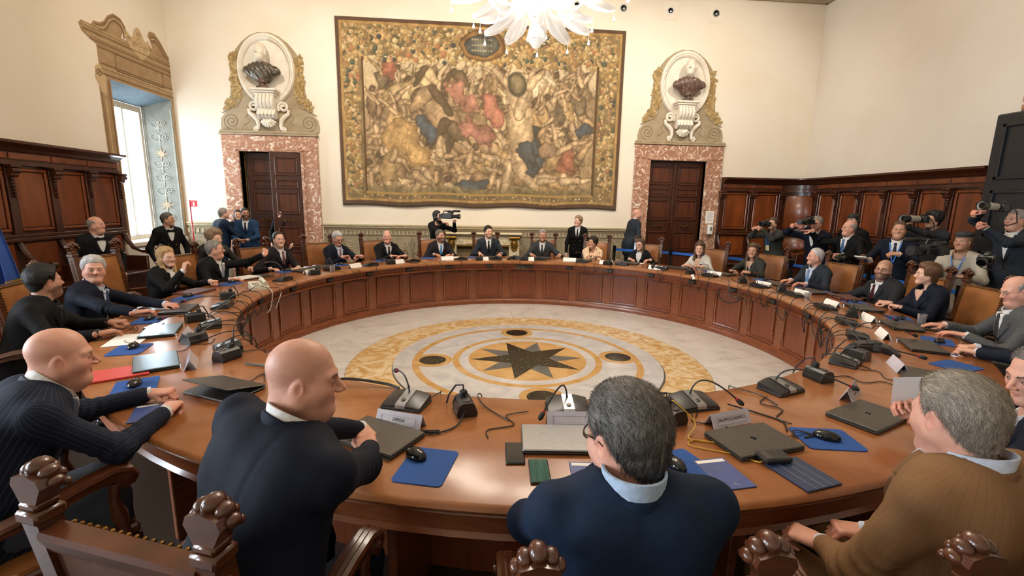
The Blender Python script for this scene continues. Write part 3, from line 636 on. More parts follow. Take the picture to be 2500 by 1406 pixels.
# concave corner drum
cx, cy = 6.80, 5.20
mb = MB(); mb.lathe([(0.60, 0.0), (0.58, 2.16)], 14, Tm(cx, cy, 0), 0.0, PI / 2); mb.v += []; 
mb.build('corner_board', wood_w, pr, True)
mb = MB(); mb.lathe([(0.565, 1.30), (0.55, 1.32), (0.55, 2.06), (0.565, 2.08)], 10, Tm(cx, cy, 0), 0.25, PI / 2 - 0.25); mb.build('corner_panel', wood_wp, pr, True)
mb = MB(); mb.lathe([(0.565, 0.6), (0.55, 0.62), (0.55, 1.08), (0.565, 1.1)], 10, Tm(cx, cy, 0), 0.1, PI / 2 - 0.1); mb.build('corner_lower_panel', wood_wp, pr, True)
mb = MB(); mb.lathe([(0.6, 2.16), (0.48, 2.16), (0.48, 2.22), (0.50, 2.23), (0.50, 2.33), (0.47, 2.34), (0.44, 2.38), (0.38, 2.42), (0.33, 2.44), (0.33, 2.475), (0.6, 2.485), (0.85, 2.485)], 14, Tm(cx, cy, 0), 0.0, PI / 2); mb.build('corner_cornice', wood_w, pr, True)
mb = MB(); mb.lathe([(0.6, 1.22), (0.5, 1.22), (0.47, 1.17), (0.47, 1.12), (0.6, 1.12)], 14, Tm(cx, cy, 0), 0.0, PI / 2); mb.build('corner_moulding', wood_w, pr, True)

# ---- fireplace on the rear wall
fp = thing('fireplace', (-0.4, YB, 0), label='cream marble fireplace with gilt ornaments under the tapestry', cat='fireplace')
mb = MB(); mb.cbox(-0.9, 0.9, -0.36, -0.05, 1.06, 1.10, 0.012); mb.cbox(-0.86, 0.86, -0.32, -0.05, 1.03, 1.06, 0.01); mb.build('mantel_shelf', m_fire, fp)
mb = MB(); mb.cbox(-0.84, 0.84, -0.27, -0.05, 0.82, 1.03, 0.01); mb.build('frieze', m_fire, fp)
for s in (-1, 1):
    mb = MB(); mb.cbox(s * 0.72 - 0.12, s * 0.72 + 0.12, -0.27, -0.05, 0, 0.82, 0.012); pil = mb.build('pilaster', m_fire, fp)
    mb = MB(); mb.tube([(s * 0.72 - 0.12, -0.3, 0.99), (s * 0.72 + 0.12, -0.3, 0.99)], 0.035, 10)
    for q in range(22):
        a = 2 * PI * q / 22; mb.ell((s * 0.72 + 0.075 * math.cos(a), -0.275, 0.83 + 0.13 * math.sin(a)), (0.02, 0.02, 0.025), 6, 4)
    mb.ell((s * 0.72, -0.27, 0.83), (0.06, 0.025, 0.11), 10, 8); mb.build('gilt_wreath', gilt, fp, True)
    mb = MB(); mb.prism([(s * 0.5, 0.86), (s * 0.5 + 0.05, 0.925), (s * 0.5, 0.99), (s * 0.5 - 0.05, 0.925)], 0.27, 0.285, Rx(PI / 2)); mb.build('lozenge', m_fire, fp)
mb = MB(); rectframe(mb, 0.27, 0.285, -0.38, 0.38, 0.85, 1.0, 0.02); mb.v = [(y, -x, z) for x, y, z in mb.v]; mb.build('frieze_panel', m_fire, fp)
mb = MB(); mb.cbox(-0.6, 0.6, -0.28, -0.22, 0.78, 0.82, 0.01); mb.build('gilt_strip', gilt, fp)
mb = MB(); mb.box(-0.6, 0.6, -0.18, -0.05, 0.0, 0.8); mb.build('fire_screen', pm('fire_screen_brown', hexc('7c6a4a'), hexc('685739'), rough=0.6, scale=8), fp)

# ---- recessed spotlights high on the rear wall
for i, x in enumerate((1.61, 2.66, 3.73, 4.79)):
    s = thing('recessed_spotlight', (x, YB, 6.05), label='recessed round spotlight in the rear wall, %s from the right corner' % ('fourth', 'third', 'second', 'first')[i], cat='spotlight', group='recessed wall spotlights')
    mb = MB(); mb.cbox(-0.17, 0.17, -0.006, 0.0, -0.2, 0.2, 0.002); mb.build('cover_plate', plaster, s)
    mb = MB(); mb.lathe([(0.055, -0.02), (0.055, 0.012), (0.078, 0.012), (0.08, 0.0), (0.08, -0.02)], 20, Rx(PI / 2)); mb.build('rim', silver, s, True)
    mb = MB(); mb.lathe([(0.0, 0.007), (0.056, 0.007)], 16, Rx(PI / 2)); mb.build('dark_opening', blackpl, s)
    mb = MB(); mb.lathe([(0.0, 0.011), (0.026, 0.009), (0.03, 0.0075)], 12, Tm(0.01, 0, -0.008) @ Rx(PI / 2)); mb.build('bulb', silver, s, True)

# ---- tapestry
def tapestry():
    X0, X1, ZB, ZT = -3.545, 2.74, 1.70, 5.58
    nx, nz = 470, 290
    u = np.linspace(0, 1, nx)[None, :].repeat(nz, 0); v = np.linspace(0, 1, nz)[:, None].repeat(nx, 1)
    g = np.random.default_rng(11); asp = (X1 - X0) / (ZT - ZB)
    px = u * asp; py = v
    img = np.zeros((nz, nx, 3)); A = lambda h: np.array(hexc(h))
    def nz2(sc, seed, oct=4):
        r = np.random.default_rng(seed); o = np.zeros_like(px); a = 1.0
        for k in range(oct):
            for _ in range(4):
                t = r.uniform(0, 6.28); f = sc * (2 ** k) * r.uniform(0.7, 1.3); o += a * np.sin((px * np.cos(t) + py * np.sin(t)) * f + r.uniform(0, 6.28)) / 4
            a *= 0.6
        return o
    n1 = nz2(14, 1); n2 = nz2(40, 2); n3 = nz2(90, 3, 3)
    qx = px + 0.011 * nz2(16, 71, 3) + 0.004 * nz2(60, 72, 2); qy = py + 0.011 * nz2(16, 73, 3) + 0.004 * nz2(60, 74, 2)
    sky = np.clip((v - 0.45) / 0.35, 0, 1)[..., None]
    img[:] = A('a8875a') * (1 - sky) + A('cdb68c') * sky
    img *= (1 + 0.10 * n1 + 0.10 * n2)[..., None]
    WN = [(slice(None), slice(None))]
    def win(x, y, r): WN[0] = (slice(max(0, int((y - r) * nz)), max(1, int((y + r) * nz))), slice(max(0, int((x - r) / asp * nx)), max(1, int((x + r) / asp * nx))))
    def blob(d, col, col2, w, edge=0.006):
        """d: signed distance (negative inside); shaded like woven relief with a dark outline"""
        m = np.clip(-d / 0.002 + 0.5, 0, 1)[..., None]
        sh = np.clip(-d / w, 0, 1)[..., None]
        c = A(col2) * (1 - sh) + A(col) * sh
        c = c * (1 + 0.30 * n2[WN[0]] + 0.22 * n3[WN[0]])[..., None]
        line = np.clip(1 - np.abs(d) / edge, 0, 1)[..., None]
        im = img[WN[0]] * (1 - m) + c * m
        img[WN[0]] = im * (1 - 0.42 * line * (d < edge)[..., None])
    def cap(x0, y0, x1, y1, r0, r1):
        ax, ay = x1 - x0, y1 - y0; X, Y = qx[WN[0]] - x0, qy[WN[0]] - y0; t = np.clip((X * ax + Y * ay) / (ax * ax + ay * ay + 1e-9), 0, 1)
        return np.hypot(X - t * ax, Y - t * ay) - (r0 + (r1 - r0) * t)
    def el(x, y, a, b, rot=0.0):
        c, s = math.cos(rot), math.sin(rot); a_, b_ = qx[WN[0]] - x, qy[WN[0]] - y; X = a_ * c + b_ * s; Y = -a_ * s + b_ * c
        k = np.sqrt((X / a) ** 2 + (Y / b) ** 2); return (k - 1) * min(a, b)
    FN = [(nz2(30, 500 + k, 3), nz2(70, 600 + k, 2)) for k in range(5)]
    def fold(d, seed, amp=0.012): return d + amp * FN[seed % 5][0][WN[0]] + amp * 0.9 * FN[seed % 5][1][WN[0]]
    # spears
    for i in range(26):
        x = g.uniform(0.2, asp - 0.2); y = g.uniform(0.5, 0.7); L = g.uniform(0.1, 0.22); t = g.uniform(0.6, 1.4)
        win(x, y, 0.3); blob(cap(x, y, x + L * math.cos(t), y + L * math.sin(t), 0.003, 0.002), '8a6d45', '6b5235', 0.003, 0.002)
    WN[0] = (slice(None), slice(None))
    # tent cloth to the right
    blob(fold(cap(1.38, 0.52, 1.33, 0.78, 0.11, 0.05), 31), '9c8159', '735a3a', 0.06)
    # crowd of generic figures: torso, limbs, head, back to front
    flesh = ('c9a574', '8f6d43'), ('bd9763', '7f5f3a'), ('d3b384', '96754a')
    cloth = ('9d7c4d', '6d5231'), ('b08c57', '7c5f37'), ('8b6c45', '5d4429'), ('c29b55', '8f6c32'), ('79664a', '4d3f2b'), ('a9875c', '735638')
    def figure(x, y, s, ang, f, c):
        s = s * 0.78; win(x, y, 0.48 * s + 0.03)
        ca, sa = math.cos(ang), math.sin(ang)
        hx, hy = x + ca * 0.17 * s, y + sa * 0.17 * s
        for k in range(2):
            a = ang + PI + g.uniform(-0.7, 0.7); kx, ky = x + math.cos(a) * 0.13 * s, y + math.sin(a) * 0.13 * s; a2 = a + g.uniform(-0.9, 0.9)
            blob(cap(x, y, kx, ky, 0.05 * s, 0.037 * s), *f, 0.035 * s); blob(cap(kx, ky, kx + math.cos(a2) * 0.13 * s, ky + math.sin(a2) * 0.13 * s, 0.035 * s, 0.02 * s), *f, 0.03 * s)
        blob(fold(cap(x, y, hx - ca * 0.05 * s, hy - sa * 0.05 * s, 0.062 * s, 0.07 * s), int(x * 99)), *c, 0.05 * s)
        blob(el(hx + ca * 0.05 * s, hy + sa * 0.05 * s, 0.035 * s, 0.042 * s), *f, 0.03 * s)
        blob(el(hx + ca * 0.07 * s, hy + sa * 0.07 * s, 0.034 * s, 0.026 * s, ang), '5d4429', '3f2d1b', 0.02 * s)
        for k in range(2):
            a = ang + g.uniform(-2.2, 2.2); ex, ey = hx + math.cos(a) * 0.1 * s, hy + math.sin(a) * 0.1 * s; a2 = a + g.uniform(-1, 1)
            blob(cap(hx - ca * 0.04 * s, hy - sa * 0.04 * s, ex, ey, 0.03 * s, 0.023 * s), *f, 0.025 * s); blob(cap(ex, ey, ex + math.cos(a2) * 0.1 * s, ey + math.sin(a2) * 0.1 * s, 0.023 * s, 0.015 * s), *f, 0.02 * s)
    def horse(x, y, s, d, c):
        win(x, y, 0.42 * s + 0.03)
        blob(el(x, y, 0.2 * s, 0.115 * s, 0.15 * d), *c, 0.09 * s); blob(cap(x + d * 0.13 * s, y + 0.05 * s, x + d * 0.24 * s, y + 0.2 * s, 0.09 * s, 0.05 * s), *c, 0.06 * s)
        blob(cap(x + d * 0.24 * s, y + 0.21 * s, x + d * 0.33 * s, y + 0.12 * s, 0.045 * s, 0.024 * s), *c, 0.03 * s)
        for q in (-0.14, -0.06, 0.1, 0.16):
            kx = x + q * s; ky = y - 0.15 * s; blob(cap(kx, y - 0.05 * s, kx + g.uniform(-.03, .07) * s, ky, 0.05 * s, 0.026 * s), *c, 0.03 * s); blob(cap(kx + 0.02 * s, ky, kx + g.uniform(-0.06, 0.06) * s, ky - 0.11 * s, 0.024 * s, 0.016 * s), *c, 0.02 * s)
        blob(cap(x + d * 0.2 * s, y + 0.24 * s, x + d * 0.1 * s, y + 0.1 * s, 0.03 * s, 0.02 * s), '5a452b', '3b2c1a', 0.02)
    for i in range(60):
        figure(g.uniform(0.2, 1.42), g.uniform(0.50, 0.66), g.uniform(0.5, 0.72), PI / 2 + g.uniform(-0.5, 0.5), flesh[i % 3], cloth[i % 6])
    horse(0.36, 0.60, 0.62, 1, ('cdb27c', '96793f')); horse(0.52, 0.60, 0.6, 1, ('6d5335', '43311d')); horse(1.02, 0.62, 0.62, 1, ('d9c6a2', 'a4875a'))
    for i in range(44):
        figure(g.uniform(0.2, 1.42), g.uniform(0.33, 0.5), g.uniform(0.62, 0.85), PI / 2 + g.uniform(-0.8, 0.8), flesh[i % 3], cloth[(i * 5) % 6])
    horse(0.72, 0.42, 0.95, -1, ('b79263', '7c5d38')); horse(0.40, 0.24, 0.95, 1, ('6f5a3f', '40301d'))
    for i in range(40):
        figure(g.uniform(0.25, 1.4), g.uniform(0.14, 0.28), g.uniform(0.8, 1.0), g.uniform(0, 6.28), flesh[i % 3], cloth[(i * 3) % 6])
    WN[0] = (slice(None), slice(None))
    # cloths of red, gold and blue
    blob(fold(el(0.27, 0.735, 0.055, 0.045, 0.5), 41, 0.02), 'b4573a', '7c3420', 0.04)
    blob(fold(cap(0.66, 0.64, 0.73, 0.57, 0.05, 0.035), 42, 0.03), 'b8705a', '87483a', 0.05); blob(fold(cap(0.72, 0.44, 0.84, 0.38, 0.055, 0.04), 43, 0.03), 'b0685a', '7d4234', 0.05)
    blob(fold(cap(0.84, 0.58, 0.88, 0.49, 0.05, 0.04), 44, 0.018), 'c06a50', '8d3f2c', 0.04)
    blob(fold(cap(0.33, 0.38, 0.46, 0.27, 0.09, 0.06), 45, 0.025), 'c79a45', '8a6426', 0.06)
    blob(fold(cap(0.47, 0.46, 0.52, 0.39, 0.045, 0.03), 46, 0.02), '33506b', '1d3145', 0.03); blob(fold(cap(1.09, 0.42, 1.13, 0.27, 0.05, 0.04), 47, 0.02), '2f4a5e', '1a2c3b', 0.03)
    blob(fold(cap(0.70, 0.1, 0.83, 0.13, 0.035, 0.03), 48, 0.02), '33506b', '1d3145', 0.03); blob(fold(el(1.40, 0.45, 0.06, 0.03, 0.4), 49, 0.02), '33506b', '1d3145', 0.03)
    blob(fold(el(1.30, 0.27, 0.06, 0.07, 0.3), 50, 0.015), 'b4573a', '8a4a2a', 0.05); blob(fold(el(1.18, 0.34, 0.05, 0.045, 0.0), 51, 0.015), 'b98f6a', '75573a', 0.04)
    figure(1.03, 0.38, 1.5, PI / 2 + 0.12, flesh[2], ('cfae7c', '94744a')); WN[0] = (slice(None), slice(None)); blob(el(1.0, 0.69, 0.055, 0.068, 0.5), '4f5a43', '2d3527', 0.05); blob(el(1.0, 0.69, 0.04, 0.05, 0.5), '8a7a52', '5d5236', 0.04)
    blob(fold(cap(1.06, 0.33, 1.10, 0.22, 0.05, 0.035), 52, 0.02), '2f4a5e', '1a2c3b', 0.03)
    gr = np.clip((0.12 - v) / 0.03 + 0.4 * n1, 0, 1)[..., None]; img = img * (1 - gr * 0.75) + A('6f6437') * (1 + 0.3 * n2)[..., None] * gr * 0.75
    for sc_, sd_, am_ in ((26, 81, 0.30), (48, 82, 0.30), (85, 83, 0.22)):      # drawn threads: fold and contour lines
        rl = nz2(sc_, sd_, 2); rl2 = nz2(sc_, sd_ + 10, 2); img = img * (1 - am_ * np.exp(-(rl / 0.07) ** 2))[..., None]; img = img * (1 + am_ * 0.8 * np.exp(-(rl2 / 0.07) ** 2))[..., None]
    gm_ = img.mean(-1, keepdims=True); img = (gm_ * 0.35 + img * 0.65) * 0.88 + A('b9a27c') * 0.14
    # fruit and leaf borders
    bl = 0.135; br = asp - 0.15; bt = 0.80; bb = 0.065
    border = (px < bl) | (px > br) | (py > bt + 0.012 * n1) | (py < bb)
    ground = A('7d6c50') * (1 + 0.25 * n2)[..., None]; img = np.where(border[..., None], ground, img)
    cols = ['b0966a', 'bfa679', 'c9b48c', 'a0855a', 'b39060', '4e514f', '5c6152', '98805a', 'b8a27c', 'a8795c', 'c9a77a', 'cdbb95', 'a8946c', 'c2ad84', '8a7450', 'b39a70', '9d8358']
    def pick(n):
        pts = []
        for _ in range(n):
            k = g.random()
            if k < 0.60: x, y = g.uniform(0.03, asp - 0.03), g.uniform(bt - 0.02, 0.965)
            elif k < 0.79: x, y = g.uniform(0.035, bl - 0.02), g.uniform(0.06, 0.9)
            elif k < 0.96: x, y = g.uniform(br + 0.02, asp - 0.04), g.uniform(0.06, 0.9)
            else: x, y = g.uniform(0.1, asp - 0.1), g.uniform(0.035, bb - 0.008)
            pts.append((x, y))
        return pts
    iy = lambda y: int(np.clip(y * (nz - 1), 0, nz - 1)); ix = lambda x: int(np.clip(x / asp * (nx - 1), 0, nx - 1))
    full_px, full_py = px, py
    for j, (x, y) in enumerate(pick(2300)):
        r = g.uniform(0.006, 0.018) if y > 0.1 else 0.007; c = A(cols[int(g.integers(0, len(cols)))])
        a0, a1, b0, b1 = iy(y - r * 1.5), iy(y + r * 1.5) + 1, ix(x - r * 1.5), ix(x + r * 1.5) + 1
        X = full_px[a0:a1, b0:b1] - x; Y = full_py[a0:a1, b0:b1] - y
        if g.random() < 0.4:
            t = g.uniform(0, 6.28); X, Y = X * math.cos(t) + Y * math.sin(t), (-X * math.sin(t) + Y * math.cos(t)) * 2.2
        d = np.hypot(X, Y) / r; m = np.clip((1 - d) * 6, 0, 1)[..., None]; sh = (0.62 + 0.55 * np.clip(1 - d + 0.4 * (-X + Y) / r, 0, 1))[..., None]
        lim = border[a0:a1, b0:b1][..., None] | (full_py[a0:a1, b0:b1] > bt - 0.03)[..., None]
        img[a0:a1, b0:b1] = np.where((m > 0) & lim, img[a0:a1, b0:b1] * (1 - m) + c * sh * m, img[a0:a1, b0:b1])
    # cartouche above
    d = el(0.80, 0.885, 0.125, 0.085); blob(d, '9c7b52', '6d5232', 0.03); d = el(0.80, 0.885, 0.095, 0.06); blob(d, '6a6a62', '4a4a46', 0.05)
    for yy in (0.915, 0.885, 0.858): blob(np.maximum(np.abs(px - 0.80) - 0.06, np.abs(py - yy) - 0.005) + 0.006 * (np.sin(px * 420) > 0.2), 'a39b84', '8d8570', 0.01, 0.001)
    # gold fillets and dark selvage
    for q in (np.abs(px - bl - 0.004), np.abs(px - br + 0.004)): img = np.where(((q < 0.006) & (py > bb) & (py < bt))[..., None], A('5a452c'), img)
    img = np.where(((np.abs(py - bb) < 0.005) & (px > bl) & (px < br))[..., None], A('a88a55'), img)
    e = np.minimum(np.minimum(px, asp - px), np.minimum(py, 1 - py))
    img = np.where((e < 0.034)[..., None], A('a58759') * (1 + 0.2 * n3)[..., None], img); img = np.where((e < 0.02)[..., None], A('5a4636') * (1 + 0.1 * n3)[..., None], img)
    img = img * np.array([0.98, 0.92, 0.80]) ; img *= (1 + 0.07 * np.sin(px * 900) * np.sin(py * 900) + 0.06 * n3)[..., None]
    img = np.clip(img, 0.005, 0.95)
    x = X0 + u * (X1 - X0); z = ZB + v * (ZT - ZB) + 0.018 * np.sin(u * 23) * (1 - v) ** 6 - 0.03 * (v < 0.003)
    y = YB - 0.035 - 0.008 * np.sin(u * 31 + 1.5 * np.sin(v * 5)) * (1.1 - v) - 0.01 * (1 - v)
    V = np.stack([x, y, z], -1).reshape(-1, 3)
    idx = np.arange(nx * nz).reshape(nz, nx)
    F = np.stack([idx[:-1, :-1], idx[:-1, 1:], idx[1:, 1:], idx[1:, :-1]], -1).reshape(-1, 4)
    # back and rim
    ring = np.concatenate([idx[0, :], idx[1:, -1], idx[-1, -2::-1], idx[-2:0:-1, 0]]); b0 = len(V)
    V2 = V[ring].copy(); V2[:, 1] = YB - 0.012; V = np.concatenate([V, V2]); nr = len(ring); k = np.arange(nr)
    F2 = np.stack([ring, b0 + k, b0 + (k + 1) % nr, ring[(k + 1) % nr]], -1); F = np.concatenate([F, F2])
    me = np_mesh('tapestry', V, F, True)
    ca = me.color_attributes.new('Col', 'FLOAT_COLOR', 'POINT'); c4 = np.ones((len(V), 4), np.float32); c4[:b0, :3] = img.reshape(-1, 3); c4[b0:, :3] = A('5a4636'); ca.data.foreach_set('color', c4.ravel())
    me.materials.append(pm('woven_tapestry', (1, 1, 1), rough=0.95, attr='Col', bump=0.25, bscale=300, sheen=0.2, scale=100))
    o = bpy.data.objects.new('tapestry', me); put(o)
    tag(o, 'large woven battle tapestry with a fruit border on the rear wall', 'tapestry')
    c = bpy.data.curves.new('signature', 'FONT'); c.body = 'IAN LEYNIERS'; c.size = 0.075; c.extrude = 0.001
    t = bpy.data.objects.new('woven_signature', c); put(t); dg = bpy.context.evaluated_depsgraph_get(); me2 = bpy.data.meshes.new_from_object(t.evaluated_get(dg)); bpy.data.objects.remove(t, do_unlink=True); me2.materials.append(pm('woven_letters', hexc('b99a5e'), rough=0.9)); inst(me2, 'woven_signature', o, (0.9, YB - 0.062, ZB + 0.035), (PI / 2, 0, 0))
def np_mesh(name, V, F, smooth=True):
    me = bpy.data.meshes.new(name); V = np.asarray(V, np.float32); F = np.asarray(F, np.int32); nv, nf = len(V), len(F); k = F.shape[1]
    me.vertices.add(nv); me.vertices.foreach_set('co', V.ravel()); me.loops.add(nf * k); me.loops.foreach_set('vertex_index', F.ravel())
    me.polygons.add(nf); me.polygons.foreach_set('loop_start', np.arange(0, nf * k, k, dtype=np.int32)); me.polygons.foreach_set('loop_total', np.full(nf, k, np.int32))
    if smooth: me.polygons.foreach_set('use_smooth', np.ones(nf, bool))
    me.update(calc_edges=True); return me
tapestry()

# ---- chandelier over the middle of the table
ch = thing('chandelier', (0, 0, 0), label='white blown-glass chandelier hanging over the table centre', cat='chandelier')
mb = MB(); mb.lathe([(0.0, 3.33), (0.03, 3.34), (0.075, 3.40), (0.09, 3.45), (0.075, 3.5), (0.04, 3.53), (0.03, 3.56), (0.07, 3.6), (0.1, 3.66), (0.09, 3.72), (0.05, 3.76), (0.06, 3.9), (0.12, 4.0), (0.16, 4.1), (0.12, 4.2), (0.05, 4.3), (0.05, 4.9), (0.1, 5.0), (0.04, 5.1), (0.03, 6.95)], 18); mb.build('stem', glass_ch, ch, True)
mb = MB()
for k in range(3):
    for i in range(9):
        a = 2 * PI * (i + k * 0.5) / 9; r = 0.075 - 0.012 * k; z = 3.42 + 0.035 * k; mb.ell((r * math.cos(a), r * math.sin(a), z), (0.03, 0.03, 0.02), 7, 5)
mb.build('glass_flower', glass_ch, ch, True)
def chand_arm(a, r1, z0, dip, z1):
    mb = MB(); M = Rz(a)
    pts = []
    for t in np.linspace(0, 1, 15):
        r = 0.06 + r1 * t; z = z0 + (z1 - z0) * t ** 1.6 - dip * math.sin(PI * min(1, t * 1.05)) ; pts.append((r, 0, z))
    mb.tube(pts, [0.016] * 15, 7, M)
    e = pts[-1]; mb.lathe([(0.012, 0), (0.05, 0.03), (0.075, 0.035), (0.04, 0.05), (0.03, 0.09), (0.045, 0.15), (0.02, 0.17)], 12, M @ Tm(*e))
    o = mb.build('arm', glass_ch, ch, True)
    # drooping serrated leaf
    m2 = MB(); n = 12; vs = []
    for t in np.linspace(0, 1, n):
        r = r1 * (0.30 + 0.5 * t); z = z0 + 0.02 - dip * 1.15 * math.sin(PI * (0.25 + 0.5 * t)) - 0.16 * t ** 2; wd = 0.10 * math.sin(PI * (0.10 + 0.85 * t)) ** 0.7 * (1 + 0.10 * (int(t * 22) % 2))
        vs += [(r, -wd, z + 0.03), (r, -wd * 0.5, z - 0.01), (r, 0, z), (r, wd * 0.5, z - 0.01), (r, wd, z + 0.03)]
    m2.add(vs, [(i * 5 + j, i * 5 + j + 1, i * 5 + 6 + j, i * 5 + 5 + j) for i in range(n - 1) for j in range(4)], M); lf = m2.build('glass_leaf', glass_ch, ch, True)
    e = vs[-3]
    m3 = MB(); m3.tube([(e[0], 0, e[2]), (e[0], 0, e[2] - 0.06)], 0.002, 4, M); m3.lathe([(0.0, 0.0), (0.005, -0.005), (0.018, -0.05), (0.012, -0.055), (0, -0.056)][::-1], 8, M @ Tm(e[0], 0, e[2] - 0.05)); m3.build('drop', glass_ch, ch, True)
for i in range(10): chand_arm(2 * PI * (i + 0.25) / 10, 0.72, 3.86, 0.24, 4.25)
for i in range(12): chand_arm(2 * PI * (i + 0.5) / 12, 1.12, 4.2, 0.30, 4.5)
# ================================================================ the round council table
HT, RI, RO = 0.78, 2.833, 3.715
tb = thing('council_table', (0, 0, 0), label='huge ring-shaped polished wooden council table with panelled inner side', cat='table')
mb = MB(); mb.ring([(RI + 0.02, HT), (RI, HT - 0.008), (RI - 0.004, HT - 0.022), (RI + 0.004, HT - 0.036), (RI + 0.02, HT - 0.045), (RO - 0.03, HT - 0.045), (RO - 0.006, HT - 0.035), (RO + 0.002, HT - 0.02), (RO - 0.006, HT - 0.006), (RO - 0.02, HT)][::-1], 160)
o = mb.build('table_top', wood_t, tb, True)
mb = MB(); mb.ring([(RI + 0.075, HT - 0.045), (RI + 0.075, HT - 0.125), (RI + 0.11, HT - 0.125), (RI + 0.11, HT - 0.045)], 128); mb.build('inner_frieze', wood_p, tb)
mb = MB(); mb.ring([(RI + 0.05, HT - 0.118), (RI + 0.035, HT - 0.128), (RI + 0.05, HT - 0.142), (RI + 0.09, HT - 0.15), (RI + 0.15, HT - 0.15), (RI + 0.15, HT - 0.118)], 128); mb.build('inner_moulding', wood_d, tb, True)
mb = MB(); mb.ring([(RO - 0.04, HT - 0.045), (RO - 0.03, HT - 0.06), (RO - 0.05, HT - 0.075), (RO - 0.055, HT - 0.14), (RO - 0.04, HT - 0.155), (RO - 0.06, HT - 0.17), (RO - 0.12, HT - 0.17), (RO - 0.12, HT - 0.045)][::-1], 128); mb.build('outer_apron', wood_d, tb, True)
RB = 3.055
mb = MB(); mb.ring([(RB, 0.0), (RB + 0.07, 0.0), (RB + 0.07, HT - 0.05), (RB, HT - 0.05)], 128); mb.build('base_wall', wood_p, tb)
mb = MB(); mb.ring([(RB - 0.03, 0.0), (RB - 0.03, 0.06), (RB - 0.022, 0.075), (RB - 0.012, 0.08), (RB - 0.008, 0.1), (RB + 0.02, 0.105), (RB + 0.02, 0.0)][::-1], 128); mb.build('plinth', wood_d, tb, True)
NP = 32; da = 2 * PI / NP
def ring_seg(mb, r0, r1, a0, a1, z0, z1, n): mb.ring([(r0, z0), (r1, z0), (r1, z1), (r0, z1)], n, a0, a1)
pmesh = None
mb = MB(); g = da * 0.5
a0, a1 = -g + 0.027, g - 0.027
for q in ((a0, a1, 0.125, 0.145), (a0, a1, 0.575, 0.595), (a0, a0 + 0.0075, 0.145, 0.575), (a1 - 0.0075, a1, 0.145, 0.575)):
    nn = 8 if q[1] - q[0] > 0.05 else 1
    mb.ring([(RB - 0.006, q[2]), (RB - 0.022, (q[2] * 2 + q[3]) / 3), (RB - 0.018, q[3]), (RB + 0.01, q[3]), (RB + 0.01, q[2])], nn, q[0], q[1])
frame_me = mb.mesh('panel_frame', wood_d, True)
mb = MB(); mb.ring([(RB - 0.004, 0.15), (RB + 0.01, 0.15), (RB + 0.01, 0.57), (RB - 0.004, 0.57)], 8, a0 + 0.012, a1 - 0.012); field_me = mb.mesh('panel', wood_p)
mb = MB(); mb.ring([(RB - 0.006, 0.1), (RB + 0.01, 0.1), (RB + 0.01, 0.63), (RB - 0.006, 0.63)], 2, g - 0.02, g + 0.02); stile_me = mb.mesh('stile', wood_d)
for i in range(NP):
    a = R_(90.8) + da * (i + 0.5)
    f = inst(frame_me, 'panel_frame', tb, rot=(0, 0, a)); inst(field_me, 'panel', tb, rot=(0, 0, a)); inst(stile_me, 'stile', tb, rot=(0, 0, a))
# support fins under the outer half of the top
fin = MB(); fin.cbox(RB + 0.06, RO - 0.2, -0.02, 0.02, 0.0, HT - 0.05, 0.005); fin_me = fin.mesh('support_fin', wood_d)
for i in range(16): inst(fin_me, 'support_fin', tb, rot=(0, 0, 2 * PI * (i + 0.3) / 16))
# cable sockets set into the inner frieze
mb = MB(); mb.cbox(-0.055, 0.055, -0.012, 0.02, -0.028, 0.028, 0.004)
sock_me = mb.mesh('socket_box', blackpl)
mb = MB()
for q in (-0.032, 0.0, 0.032): mb.cbox(q - 0.012, q + 0.012, -0.017, -0.011, -0.018, 0.018, 0.003)
sock2_me = mb.mesh('socket_insert', lap_g)
for i in range(26):
    a = R_(97.0 + i * 360 / 26)
    s = inst(sock_me, 'socket_box', tb, loc=((RI + 0.062) * math.cos(a), (RI + 0.062) * math.sin(a), HT - 0.085), rot=(0, 0, a - PI / 2)); inst(sock2_me, 'socket_insert', s)

